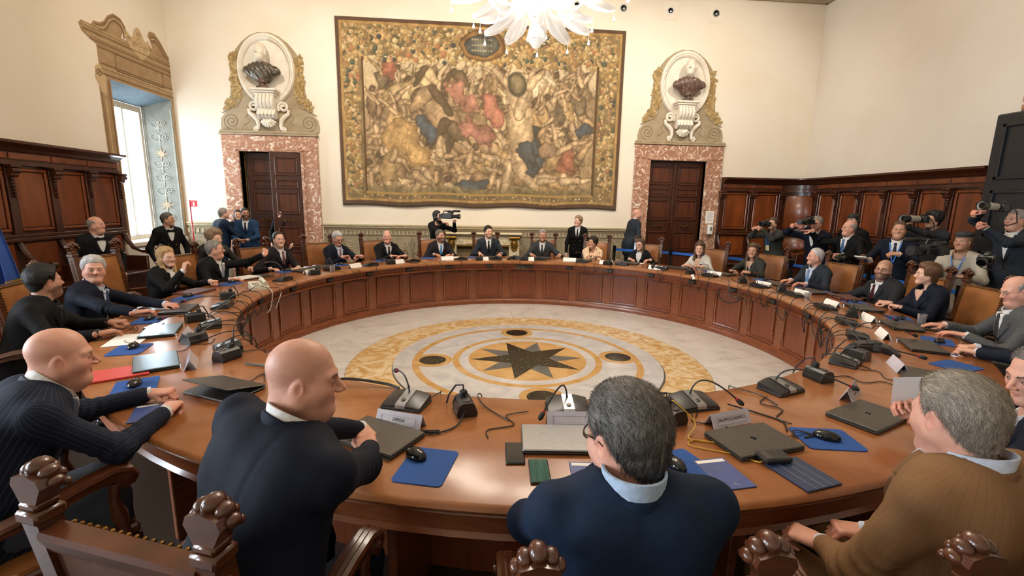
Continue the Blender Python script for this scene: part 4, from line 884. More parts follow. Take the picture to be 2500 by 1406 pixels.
# ================================================================ chairs
def chair_meshes():
    M = {}
    back = lambda z: -0.24 - 0.13 * max(0.0, z - 0.45)
    for s in (-1, 1):
        mb = MB(); zz = [0.0, 0.2, 0.45, 0.75, 1.06]
        mb.strip([(s * 0.245, back(z) if z > 0.45 else -0.24 - 0.06 * (0.45 - z), z) for z in zz], 0.05, 0.05, up=(0, 1, 0)); M['post', s] = mb.mesh('post', wood_c)
        mb = MB(); mb.tube([(s * 0.25, 0.23, 0.0), (s * 0.25, 0.23, 0.05), (s * 0.25, 0.23, 0.08), (s * 0.25, 0.23, 0.3), (s * 0.25, 0.23, 0.42)], [0.03, 0.032, 0.02, 0.028, 0.03], 8); M['leg', s] = mb.mesh('leg', wood_c, True)
        # arm: three ribs sweeping forward and up, scroll at the end
        mb = MB()
        for k in (-1, 0, 1):
            x = s * 0.265 + k * 0.019
            pts = [(x, -0.26, 0.655), (x, -0.16, 0.665), (x, -0.02, 0.685), (x, 0.1, 0.715), (x, 0.19, 0.728), (x, 0.235, 0.712), (x, 0.25, 0.68), (x, 0.235, 0.655)]
            mb.tube(pts, [0.013, 0.014, 0.016, 0.017, 0.017, 0.016, 0.014, 0.012], 7)
        mb.strip([(s * 0.265, -0.25, 0.645), (s * 0.265, 0.0, 0.67), (s * 0.265, 0.1, 0.695), (s * 0.265, 0.2, 0.7)], 0.05, 0.03); M['arm', s] = mb.mesh('arm', wood_c, True)
        mb = MB(); mb.tube([(s * 0.265 - 0.034, 0.215, 0.68), (s * 0.265 + 0.034, 0.215, 0.68)], 0.03, 12); mb.tube([(s * 0.265 - 0.042, 0.215, 0.68), (s * 0.265 + 0.042, 0.215, 0.68)], 0.014, 10); M['scroll', s] = mb.mesh('arm_scroll', wood_c, True)
        mb = MB(); mb.tube([(s * 0.262, 0.2, 0.42), (s * 0.262, 0.2, 0.47), (s * 0.262, 0.19, 0.53), (s * 0.262, 0.18, 0.6), (s * 0.262, 0.19, 0.67)], [0.026, 0.018, 0.028, 0.018, 0.022], 8); M['support', s] = mb.mesh('arm_support', wood_c, True)
        # carved finial: block, fan body and knobs like a paw
        mb = MB(); zb = 1.06; yb = back(zb)
        mb.cbox(-0.034, 0.034, -0.032, 0.032, 0.0, 0.03, 0.006)
        mb.cbox(-0.028, 0.028, -0.026, 0.026, 0.03, 0.05, 0.006)
        mb.prism([(-0.024, 0.045), (0.024, 0.045), (0.036, 0.07), (0.046, 0.088), (0.038, 0.108), (0.0, 0.118), (-0.038, 0.108), (-0.046, 0.088), (-0.036, 0.07)], -0.022, 0.022, Rx(PI / 2))
        for kx, kz, kr in ((0.0, 0.122, 0.022), (0.027, 0.112, 0.018), (-0.027, 0.112, 0.018), (0.044, 0.092, 0.015), (-0.044, 0.092, 0.015)):
            mb.ell((kx, 0.012, kz), (kr, kr * 1.25, kr), 10, 7); mb.ell((kx * 0.9, 0.034, kz - 0.014), (kr * 0.7, kr * 0.7, kr * 0.7), 8, 6)
        M['finial', s] = mb.mesh('finial', wood_c, True); M['finloc', s] = (s * 0.245, yb, zb)
    mb = MB()
    y1, y0 = back(1.06), back(0.98)
    mb.add([(x, y + dy, z) for x in (-0.22, 0.22) for (y, dy, z) in ((y0, -0.022, 0.985), (y0, 0.022, 0.985), (y1, 0.024, 1.035), (y1, 0.02, 1.045), (y1, -0.026, 1.045), (y1, -0.03, 1.03))], [(0, 1, 2, 3, 4, 5), (11, 10, 9, 8, 7, 6)] + [(i, 6 + i, 6 + (i + 1) % 6, (i + 1) % 6) for i in range(6)]); M['rail'] = mb.mesh('top_rail', wood_c)
    mb = MB(); mb.cbox(-0.22, 0.22, back(0.56) - 0.02, back(0.56) + 0.02, 0.535, 0.585, 0.005); M['lrail'] = mb.mesh('lower_rail', wood_c)
    # leather back: cushion surface in front, cloth behind
    mb = MB(); n = 10; m = 10; vs = []
    for j in range(m + 1):
        for i in range(n + 1):
            x = -0.222 + 0.444 * i / n; z = 0.575 + 0.46 * j / m; b = min(1.0, 6 * min(i, n - i) / n) * min(1.0, 6 * min(j, m - j) / m)
            vs.append((x, back(z) + 0.022 + 0.018 * b, z))
    fs = [(j * (n + 1) + i, j * (n + 1) + i + 1, (j + 1) * (n + 1) + i + 1, (j + 1) * (n + 1) + i) for j in range(m) for i in range(n)]
    mb.add(vs, [f[::-1] for f in fs]); M['back'] = mb.mesh('backrest', leather, True)
    mb = MB(); mb.add([(-0.222, back(0.575) - 0.012, 0.575), (0.222, back(0.575) - 0.012, 0.575), (0.222, back(1.0) - 0.012, 1.0), (-0.222, back(1.0) - 0.012, 1.0), (-0.222, back(0.575) + 0.02, 0.575), (0.222, back(0.575) + 0.02, 0.575), (0.222, back(1.0) + 0.02, 1.0), (-0.222, back(1.0) + 0.02, 1.0)], [(0, 1, 2, 3), (7, 6, 5, 4), (0, 4, 5, 1), (1, 5, 6, 2), (2, 6, 7, 3), (3, 7, 4, 0)]); M['backcloth'] = mb.mesh('back_cloth', leather_back)
    mb = MB(); mb.cbox(-0.27, 0.27, -0.25, 0.25, 0.42, 0.465, 0.01); M['seat_frame'] = mb.mesh('seat_frame', wood_c)
    mb = MB(); mb.ell((0, 0, 0.462), (0.30, 0.275, 0.05), 16, 8); mb.v = [(max(-0.255, min(0.255, x)), max(-0.235, min(0.235, y)), max(0.462, z)) for x, y, z in mb.v]; M['seat'] = mb.mesh('seat', leather, True)
    mb = MB()
    for s in (-1, 1): mb.strip([(s * 0.247, -0.26, 0.14), (s * 0.25, 0.23, 0.14)], 0.03, 0.035)
    mb.strip([(-0.25, 0.0, 0.14), (0.25, 0.0, 0.14)], 0.03, 0.035); M['stretcher'] = mb.mesh('stretcher', wood_c)
    mb = MB()
    for q in range(20):
        z = 0.59 + q * 0.0225
        for s in (-1, 1): mb.ell((s * 0.219, back(z) + 0.03, z), 0.007, 5, 4); mb.ell((s * 0.272, back(z), z), 0.006, 5, 4)
    for q in range(18): mb.ell((-0.205 + q * 0.0241, back(1.03) + 0.03, 1.03), 0.007, 5, 4)
    M['studs'] = mb.mesh('nail_trim', brass, True)
    return M
CM = chair_meshes()
def chair(deg, r, label, dface=0.0, scale=1.0, dx=0.0):
    """armchair whose seat centre stands at polar (deg, r), facing the table centre turned by dface"""
    face = R_(deg + 180 + dface)
    c = thing('armchair', (r * math.cos(R_(deg)) , r * math.sin(R_(deg)), 0), face - PI / 2, label, 'chair', 'council armchairs')
    c.scale = (scale, scale, scale)
    for s in (-1, 1):
        inst(CM['post', s], 'post', c); inst(CM['leg', s], 'leg', c); a = inst(CM['arm', s], 'arm', c); inst(CM['scroll', s], 'arm_scroll', a); inst(CM['support', s], 'arm_support', c)
        inst(CM['finial', s], 'finial', c, loc=CM['finloc', s])
    inst(CM['rail'], 'top_rail', c); inst(CM['lrail'], 'lower_rail', c); inst(CM['seat_frame'], 'seat_frame', c); inst(CM['seat'], 'seat', c); inst(CM['stretcher'], 'stretcher', c)
    b = inst(CM['back'], 'backrest', c); inst(CM['backcloth'], 'back_cloth', c); n = inst(CM['studs'], 'nail_trim', b); n['kind'] = 'stuff'
    return c
# ================================================================ people: smooth implicit surfaces, polygonised
f32 = np.float32
def V3(*a): return np.array(a, np.float64)
def nrm(v): v = np.asarray(v, float); return v / (np.linalg.norm(v) + 1e-12)
def cone(p, a, b, r1, r2):
    a = np.asarray(a, f32); d = np.asarray(b, f32) - a; q = p - a; t = np.clip((q @ d) / f32(d @ d + 1e-9), 0, 1)
    q = q - t[:, None] * d; return np.sqrt((q * q).sum(1)) - (f32(r1) + f32(r2 - r1) * t)
def ellp(p, c, r, M=None):
    q = p - np.asarray(c, f32)
    if M is not None: q = q @ np.asarray(M, f32)          # columns of M: local axes in world
    r = np.asarray(r, f32); k0 = np.sqrt(((q / r) ** 2).sum(1)); k1 = np.sqrt(((q / (r * r)) ** 2).sum(1)) + 1e-6; return k0 * (k0 - 1) / k1
def smin(a, b, k):
    h = np.maximum(k - np.abs(a - b), 0) / k; return np.minimum(a, b) - h * h * k * 0.25
def smax(a, b, k): return -smin(-a, -b, k)
def snet(fn, lo, hi, h):
    lo = np.asarray(lo, float); n = np.ceil((np.asarray(hi, float) - lo) / h).astype(int) + 1
    ax = [(lo[i] + h * np.arange(n[i])).astype(f32) for i in range(3)]
    K = 4; nc = -(-n // K); cx = [(lo[i] + h * (K * np.arange(nc[i]) + (K - 1) / 2)).astype(f32) for i in range(3)]
    vc = fn(np.stack(np.meshgrid(*cx, indexing='ij'), -1).reshape(-1, 3)).reshape(nc)
    v = vc.repeat(K, 0).repeat(K, 1).repeat(K, 2)[:n[0], :n[1], :n[2]].astype(f32).copy()
    B = np.nonzero(np.abs(v) < 2.7 * h + min(0.012, 1.2 * h))
    v[B] = fn(np.stack([ax[0][B[0]], ax[1][B[1]], ax[2][B[2]]], -1)); s = v < 0
    c = np.zeros(n - 1, np.int8)
    offs = [(i, j, k) for i in (0, 1) for j in (0, 1) for k in (0, 1)]
    sl = lambda o: tuple(slice(o[a], n[a] - 1 + o[a]) for a in range(3))
    for o in offs: c += s[sl(o)]
    I = np.nonzero((c > 0) & (c < 8)); m = len(I[0])
    cv = {o: v[I[0] + o[0], I[1] + o[1], I[2] + o[2]] for o in offs}
    P = np.zeros((m, 3)); cnt = np.zeros(m)
    for o in offs:
        for a in range(3):
            if o[a]: continue
            o2 = tuple(1 if q == a else o[q] for q in range(3)); va, vb = cv[o], cv[o2]; mk = (va < 0) != (vb < 0)
            t = np.where(mk, va / np.where(va == vb, 1, va - vb), 0)
            P += np.where(mk[:, None], np.asarray(o, float) + t[:, None] * np.eye(3)[a], 0); cnt += mk
    P = lo + h * (np.stack(I, -1) + P / cnt[:, None])
    vid = np.full(n - 1, -1); vid[I] = np.arange(m); F = []
    for a in range(3):
        b, d = (a + 1) % 3, (a + 2) % 3
        s0 = [slice(0, n[0]), slice(0, n[1]), slice(0, n[2])]; sA = list(s0); sB = list(s0); sA[a] = slice(0, n[a] - 1); sB[a] = slice(1, n[a])
        for q in (b, d): sA[q] = slice(1, n[q] - 1); sB[q] = slice(1, n[q] - 1)
        x, y = s[tuple(sA)], s[tuple(sB)]; E = np.nonzero(x != y); flip = x[E]
        ii = [None] * 3; ii[a] = E[a]; ii[b] = E[b] + 1; ii[d] = E[d] + 1
        def cell(db, dd):
            j = list(ii); j[b] = ii[b] + db; j[d] = ii[d] + dd; return vid[j[0], j[1], j[2]]
        Q = np.stack([cell(-1, -1), cell(0, -1), cell(0, 0), cell(-1, 0)], -1); Q[~flip] = Q[~flip][:, ::-1]; F.append(Q)
    F = np.concatenate(F); F = F[(F >= 0).all(1)]
    return P, F
def wob(p, seed, freq, n=5):
    r = np.random.default_rng(seed); o = np.zeros(len(p), f32)
    for _ in range(n):
        d = r.normal(size=3); d = d / np.linalg.norm(d) * freq * r.uniform(0.7, 1.4); o += np.sin(p @ d.astype(f32) + f32(r.uniform(0, 6.28)))
    return o / n
def tube_np(path, rad, n=8):
    mb = MB(); mb.tube([tuple(q) for q in path], list(rad), n); V = np.array([tuple(q) for q in mb.v]); F = np.array([q for q in mb.f if len(q) == 4]); return V, F
def frame(fwd, up=(0, 0, 1)):
    f = nrm(fwd); u = np.asarray(up, float); u = nrm(u - f * (u @ f)); r = np.cross(f, u); return np.stack([r, f, u], 1)   # columns right, forward, up

# ---- heads: facing +y, z up, origin at the middle of the skull (man: 0.235 high)
def head_fn(fem, fat, nose, jaw, neck_b, neck_r):
    fw = 1.0 if not fem else 0.93
    def fn(p, parts=False):
        q = p.copy(); q[:, 0] = np.abs(q[:, 0])
        cr = ellp(q, (0, -0.016, 0.032), (0.076 * fw, 0.096, 0.087))
        d = smin(cr, ellp(q, (0, 0.026, -0.036), (0.060 * fw, 0.064, 0.082)), 0.04)
        d = smin(d, cone(q, (0.052 * fw + jaw, -0.002, -0.052), (0.014, 0.064, -0.103), 0.026 + fat * 0.012, 0.019), 0.035)
        d = smin(d, ellp(q, (0, 0.073, -0.104), (0.022, 0.02, 0.017 if not fem else 0.014)), 0.03)
        d = smin(d, ellp(q, (0.04 * fw, 0.050, -0.030), (0.026 + fat * 0.008, 0.024, 0.026)), 0.04)     # cheek
        d = smin(d, cone(q, (0.012, 0.083, 0.017), (0.046, 0.066, 0.017), 0.0095 if not fem else 0.006, 0.009), 0.02)    # brow
        d = smax(d, -ellp(q, (0.032, 0.099, -0.004), (0.02, 0.016, 0.0135)), 0.014)                 # orbit
        d = smin(d, ellp(q, (0.0315, 0.0765, -0.003), (0.0155, 0.0125, 0.011)), 0.004)               # lids
        d = smin(d, cone(q, (0, 0.083, 0.008), (0, 0.106 + nose, -0.032), 0.0075, 0.0105), 0.014)      # nose
        d = smin(d, ellp(q, (0.0105, 0.098 + nose * 0.5, -0.037), (0.0095, 0.012, 0.008)), 0.006)
        d = smax(d, -ellp(q, (0.0065, 0.1 + nose * 0.6, -0.046), (0.0038, 0.006, 0.004)), 0.004)
        d = smin(d, cone(q, (0, 0.0885, -0.0635), (0.017, 0.0805, -0.066), 0.0052, 0.003), 0.008)     # lips
        d = smin(d, cone(q, (0, 0.0880, -0.0735), (0.015, 0.0800, -0.0715), 0.0058, 0.003), 0.008)
        d = smax(d, -cone(q, (0, 0.0955, -0.0688), (0.019, 0.086, -0.0692), 0.0014, 0.0010), 0.003)
        d = smin(d, cone(q, (0, -0.03, -0.05), (0, neck_b[1], neck_b[2]), neck_r * 1.0, neck_r * 1.1), 0.035) if neck_b is not None else d
        if fat > 0.3: d = smin(d, ellp(q, (0, 0.03, -0.118), (0.05, 0.045, 0.03 + 0.02 * fat)), 0.04)
        ear = ellp(q, (0.0775 * fw, -0.012, -0.014), (0.0085, 0.0205, 0.032), np.array([[1, 0.35, 0], [-0.35, 1, 0.2], [0, -0.2, 1]]) / 1.05)
        ear = smax(ear, -ellp(q, (0.087 * fw, -0.008, -0.01), (0.006, 0.011, 0.019)), 0.005)
        d = smin(d, ear, 0.008)
        return d
    return fn
HAIRLINE = np.array([[-0.14, -0.085], [-0.09, -0.075], [-0.055, -0.055], [-0.035, -0.005], [-0.012, 0.022], [0.008, -0.02], [0.02, -0.022], [0.032, 0.03], [0.05, 0.055], [0.072, 0.068], [0.095, 0.078], [0.14, 0.09]])
def hair_mesh(style, hf, seed, h):
    """hair as its own shell over the skull"""
    st = dict(t=0.014, amp=0.004, freq=120.0, low=0.0, bald=0.0, long=0.0, recede=0.0, curly=False, part=0.0, vol=0.0); st.update(style)
    def fn(p):
        q = p.copy(); q[:, 0] = np.abs(q[:, 0])
        sk = ellp(q, (0, -0.016, 0.031), (0.0772, 0.0975, 0.0895)); sk = smin(sk, cone(q, (0, -0.045, -0.01), (0, -0.055, -0.08), 0.06, 0.05), 0.05)
        top = np.clip((p[:, 2] + 0.02) / 0.1, 0, 1)
        nz = wob(p * np.array([1.6, 0.7, 1.0], f32) if not st['curly'] else p, seed, st['freq'], 7)
        zl = np.interp(p[:, 1] + st['recede'] * 0.0, HAIRLINE[:, 0], HAIRLINE[:, 1]).astype(f32)
        zl = zl + np.where(p[:, 1] > 0.03, st['recede'], 0) * np.clip((p[:, 1] - 0.02) / 0.05, 0, 1) + (0.012 * np.abs(p[:, 0]) / 0.07 * (p[:, 1] > 0.03))
        if st['low']: zl = np.where(p[:, 1] < 0.045, np.minimum(zl, -st['low'] - 0.03 * (p[:, 1] < 0.0)), zl)
        edge = np.clip((p[:, 2] - zl) / 0.04, 0.0, 1); t = (st['t'] * (0.35 + 0.65 * top) + st['vol'] * top) * (0.12 + 0.88 * edge) + st['amp'] * nz * (0.3 + 0.7 * edge)
        d = sk - t
        d = smax(d, (zl - p[:, 2]) * 0.8 + 0.002 * nz, 0.004)
        if st['bald']:
            bc = ellp(p, (0, 0.045, 0.10), (0.062 * st['bald'], 0.125 * st['bald'], 0.075 * st['bald'])); d = smax(d, -bc, 0.012)
        if st['long']:
            L = st['long']
            ln = cone(q, (0.052, -0.005, 0.045), (0.072, -0.012, -0.05), 0.026, 0.028); ln = smin(ln, cone(q, (0.072, -0.012, -0.05), (0.074 + 0.02 * st['vol'] * 30, 0.035, -L), 0.030, 0.024), 0.03)
            ln = smin(ln, ellp(q, (0, -0.06, -L * 0.45), (0.078, 0.042, L * 0.62)), 0.04)
            face = ellp(p, (0, 0.075, -0.035), (0.058, 0.085, 0.105)); ln = smax(ln - st['amp'] * nz * 1.3 - 0.005 * wob(p * np.array([1.5, 1.5, 0.5], f32), seed + 3, 70, 5), -face, 0.015)
            d = smin(d, ln, 0.02); d = smax(d, -ellp(p, (0, 0.085, -0.03), (0.057, 0.07, 0.098)), 0.01)
            if hf is not None: d = np.maximum(d, -(hf(p) + 0.001))
        return d
    e = 0.13 + st['t'] + st['vol']; zlo = -0.12 - (st['long'] or 0.0) - max(0, st['low'] - 0.06)
    return snet(fn, (-e, -0.135 - st['t'] - st['vol'], zlo), (e, 0.125 + st['vol'], 0.145 + st['t'] + st['vol']), h)

def strand_mesh(V, F, n, seed, length, lift, width, cols, curl=0.0, down=0.6, rn=0.25, dark=0.0):
    """fine ribbons of hair growing from the shell surface, combed back and down (head frame)"""
    g = np.random.default_rng(seed); fi = g.integers(0, len(F), n); w = g.dirichlet(np.ones(4), n); P = (V[F[fi]] * w[:, :, None]).sum(1)
    N = np.cross(V[F[fi, 2]] - V[F[fi, 0]], V[F[fi, 3]] - V[F[fi, 1]]); N /= np.linalg.norm(N, axis=1, keepdims=True) + 1e-9
    comb = np.stack([np.sign(P[:, 0]) * 0.25 + g.normal(0, rn, n), -0.75 * np.clip((P[:, 2] - 0.0) / 0.08, 0.0, 1) + g.normal(0, rn, n), -down * np.clip(1.25 - P[:, 2] / 0.09, 0.05, 1.4) + g.normal(0, 0.2, n)], 1)
    T = comb - N * (comb * N).sum(1)[:, None]; T /= np.linalg.norm(T, axis=1, keepdims=True) + 1e-9; B = np.cross(N, T); L = length * g.uniform(0.55, 1.15, n)[:, None]
    K = 4; pts = []
    ph = g.uniform(0, 6.28, n)[:, None]
    for k in range(K):
        t = k / (K - 1); pts.append(P - N * 0.0015 + T * L * t + N * (lift * math.sin(PI * min(t * 0.9, 1.0)) + 0.001) * g.uniform(0.4, 1.4, n)[:, None] + B * curl * L * np.sin(ph + 5 * t) * t)
    VV = []; W = (width * np.array([1.0, 1.0, 0.8, 0.25]))
    for k in range(K): VV += [pts[k] - B * W[k] / 2, pts[k] + B * W[k] / 2]
    VV = np.stack(VV, 1); idx = np.arange(n)[:, None] * 2 * K; FF = np.concatenate([np.stack([idx[:, 0] + 2 * k, idx[:, 0] + 2 * k + 1, idx[:, 0] + 2 * k + 3, idx[:, 0] + 2 * k + 2], -1) for k in range(K - 1)])
    c = np.asarray(cols[0])[None] + (np.asarray(cols[1]) - np.asarray(cols[0]))[None] * (g.random(n) ** 1.5)[:, None]; c = c * (1 - dark * (1 - np.clip((P[:, 2] + 0.03) / 0.10, 0, 1)))[:, None]; return VV.reshape(-1, 3), FF, np.repeat(c, 2 * K, 0)
# ---- hands: wrist at origin, fingers along +y, palm down (-z), thumb on -x (right hand)
HANDS = {}
def hand_mesh(kind, h=0.0032):
    if (kind, h) in HANDS: return HANDS[kind, h]
    curl = {'flat': (8, 12, 8), 'rest': (22, 30, 20), 'curl': (48, 62, 40), 'fist': (75, 90, 55), 'point': (75, 90, 55), 'pinch': (45, 60, 30), 'spread': (5, 14, 10)}[kind]
    ch = []
    for i, (x, l, r) in enumerate(((-0.028, 0.092, 0.0085), (-0.0095, 0.102, 0.0088), (0.009, 0.095, 0.0084), (0.027, 0.076, 0.0074))):
        c = curl if not (kind == 'point' and i == 0) else (0, 4, 3)
        sp = (-0.05 + 0.035 * i) * (2.4 if kind == 'spread' else 1.0); y0 = 0.088 - 0.006 * abs(i - 1.2) ; pos = np.array([x, y0, 0.004]); a = 0.0; pts = [pos]
        for k, f in enumerate((0.44, 0.32, 0.24)):
            a += R_(c[k] + 3 * i); dvec = np.array([sp * math.cos(a), math.cos(a), -math.sin(a)]); pos = pos + nrm(dvec) * l * f; pts.append(pos)
        ch.append((pts, r))
    tc = {'flat': 0.1, 'rest': 0.25, 'curl': 0.5, 'fist': 0.9, 'point': 0.8, 'pinch': 0.55, 'spread': 0.0}[kind]
    t0 = np.array([-0.026, 0.028, -0.004]); t1 = t0 + nrm([-0.75 + 0.55 * tc, 0.7, -0.3 - 0.5 * tc]) * 0.042; t2 = t1 + nrm([-0.35 + 0.9 * tc, 0.9, -0.25 * tc - 0.1]) * 0.034; t3 = t2 + nrm([-0.15 + 1.0 * tc, 0.9, -0.2 * tc]) * 0.026
    def fn(p):
        d = cone(p, (0, -0.022, 0), (0, -0.006, 0), 0.0245, 0.0245); q = p * np.array([1, 1, 1.35], f32)
        for x in (-0.027, -0.009, 0.009, 0.026): d = smin(d, cone(q, (x * 0.6, 0.005, 0.002), (x, 0.083, 0.004), 0.0175, 0.0135), 0.018)
        d = smin(d, ellp(p, (-0.022, 0.035, -0.008), (0.017, 0.03, 0.015)), 0.016)
        for pts, r in ch:
            for k in range(3): d = smin(d, cone(p, pts[k], pts[k + 1], r * (1.05 - 0.1 * k), r * (0.98 - 0.12 * k)), 0.006)
        for a, b, r1, r2 in ((t0, t1, 0.0135, 0.0105), (t1, t2, 0.0105, 0.0095), (t2, t3, 0.0095, 0.0075)): d = smin(d, cone(p, a, b, r1, r2), 0.007)
        return d
    lo = (-0.09, -0.055, -0.09); hi = (0.055, 0.205, 0.035)
    HANDS[kind, h] = snet(fn, lo, hi, h); return HANDS[kind, h]

SKIN = {}
def skin_mat(tone):
    if tone not in SKIN:
        SKIN[tone] = pm('skin_' + tone, (1, 1, 1), (0.93, 0.86, 0.83), rough=0.48, scale=38, detail=6, attr='Col', bump=0.09, bscale=220, sss=0.0, spec=0.38)
    return SKIN[tone]
TONES = dict(fair=hexc('d8ae98'), pink=hexc('d3a08c'), tan=hexc('bf937a'), olive=hexc('b48870'), pale=hexc('e0bfae'))
FAB = {}
def fabric(key, col, rough=0.75, weave=260, bump=0.12, col2=None, scale=60, kind='noise', sheen=0.0):
    if key not in FAB: FAB[key] = pm('cloth_' + key, col, col2 or tuple(c * 0.78 for c in col), rough=rough, scale=scale, bump=bump, bscale=weave, sheen=sheen, kind=kind, detail=3, spec=0.18)
    return FAB[key]
HAIRM = {}
def hair_mat(key, c1, c2):
    if key not in HAIRM: HAIRM[key] = pm('hair_' + key, c1, c2, rough=0.45, scale=55, stretch=(2.0, 0.5, 0.6), detail=6, lo=0.32, hi=0.68, bump=0.6, bscale=120, spec=0.4)
    return HAIRM[key]
HC = dict(dark=((0.012, 0.009, 0.007), (0.035, 0.025, 0.018)), black=((0.007, 0.006, 0.006), (0.02, 0.017, 0.016)), grey=((0.16, 0.145, 0.13), (0.40, 0.37, 0.34)), white=((0.42, 0.41, 0.40), (0.68, 0.66, 0.64)),
          brown=((0.055, 0.03, 0.017), (0.13, 0.075, 0.042)), blonde=((0.36, 0.21, 0.085), (0.66, 0.45, 0.23)), salt=((0.03, 0.026, 0.023), (0.22, 0.20, 0.18)), auburn=((0.09, 0.042, 0.02), (0.21, 0.105, 0.05)), sandgrey=((0.17, 0.14, 0.11), (0.42, 0.36, 0.29)), sand=((0.22, 0.14, 0.08), (0.42, 0.29, 0.18)))
STRAND_M = pm('hair_strand', (1, 1, 1), rough=0.5, attr='Col', spec=0.35)
eye_w = pm('eye_white', hexc('e6e0d8'), rough=0.15); eye_d = pm('eye_iris', (0.03, 0.018, 0.01), rough=0.1); glasses_m = pm('glasses_frame', (0.02, 0.015, 0.012), rough=0.25)
wire_m = pm('wire_frame', hexc('8d8578'), rough=0.25, metal=0.9)

def ik(S, T, l1, l2, pole):
    d = T - S; L = np.linalg.norm(d); mx = (l1 + l2) * 0.995
    if L > mx: k = L / mx; l1 *= k; l2 *= k
    L = np.linalg.norm(d); u = d / L; a = (l1 * l1 - l2 * l2 + L * L) / (2 * L); hh = math.sqrt(max(0, l1 * l1 - a * a))
    pl = np.asarray(pole, float); pl = pl - u * (pl @ u); pl = nrm(pl); return S + u * a + pl * hh

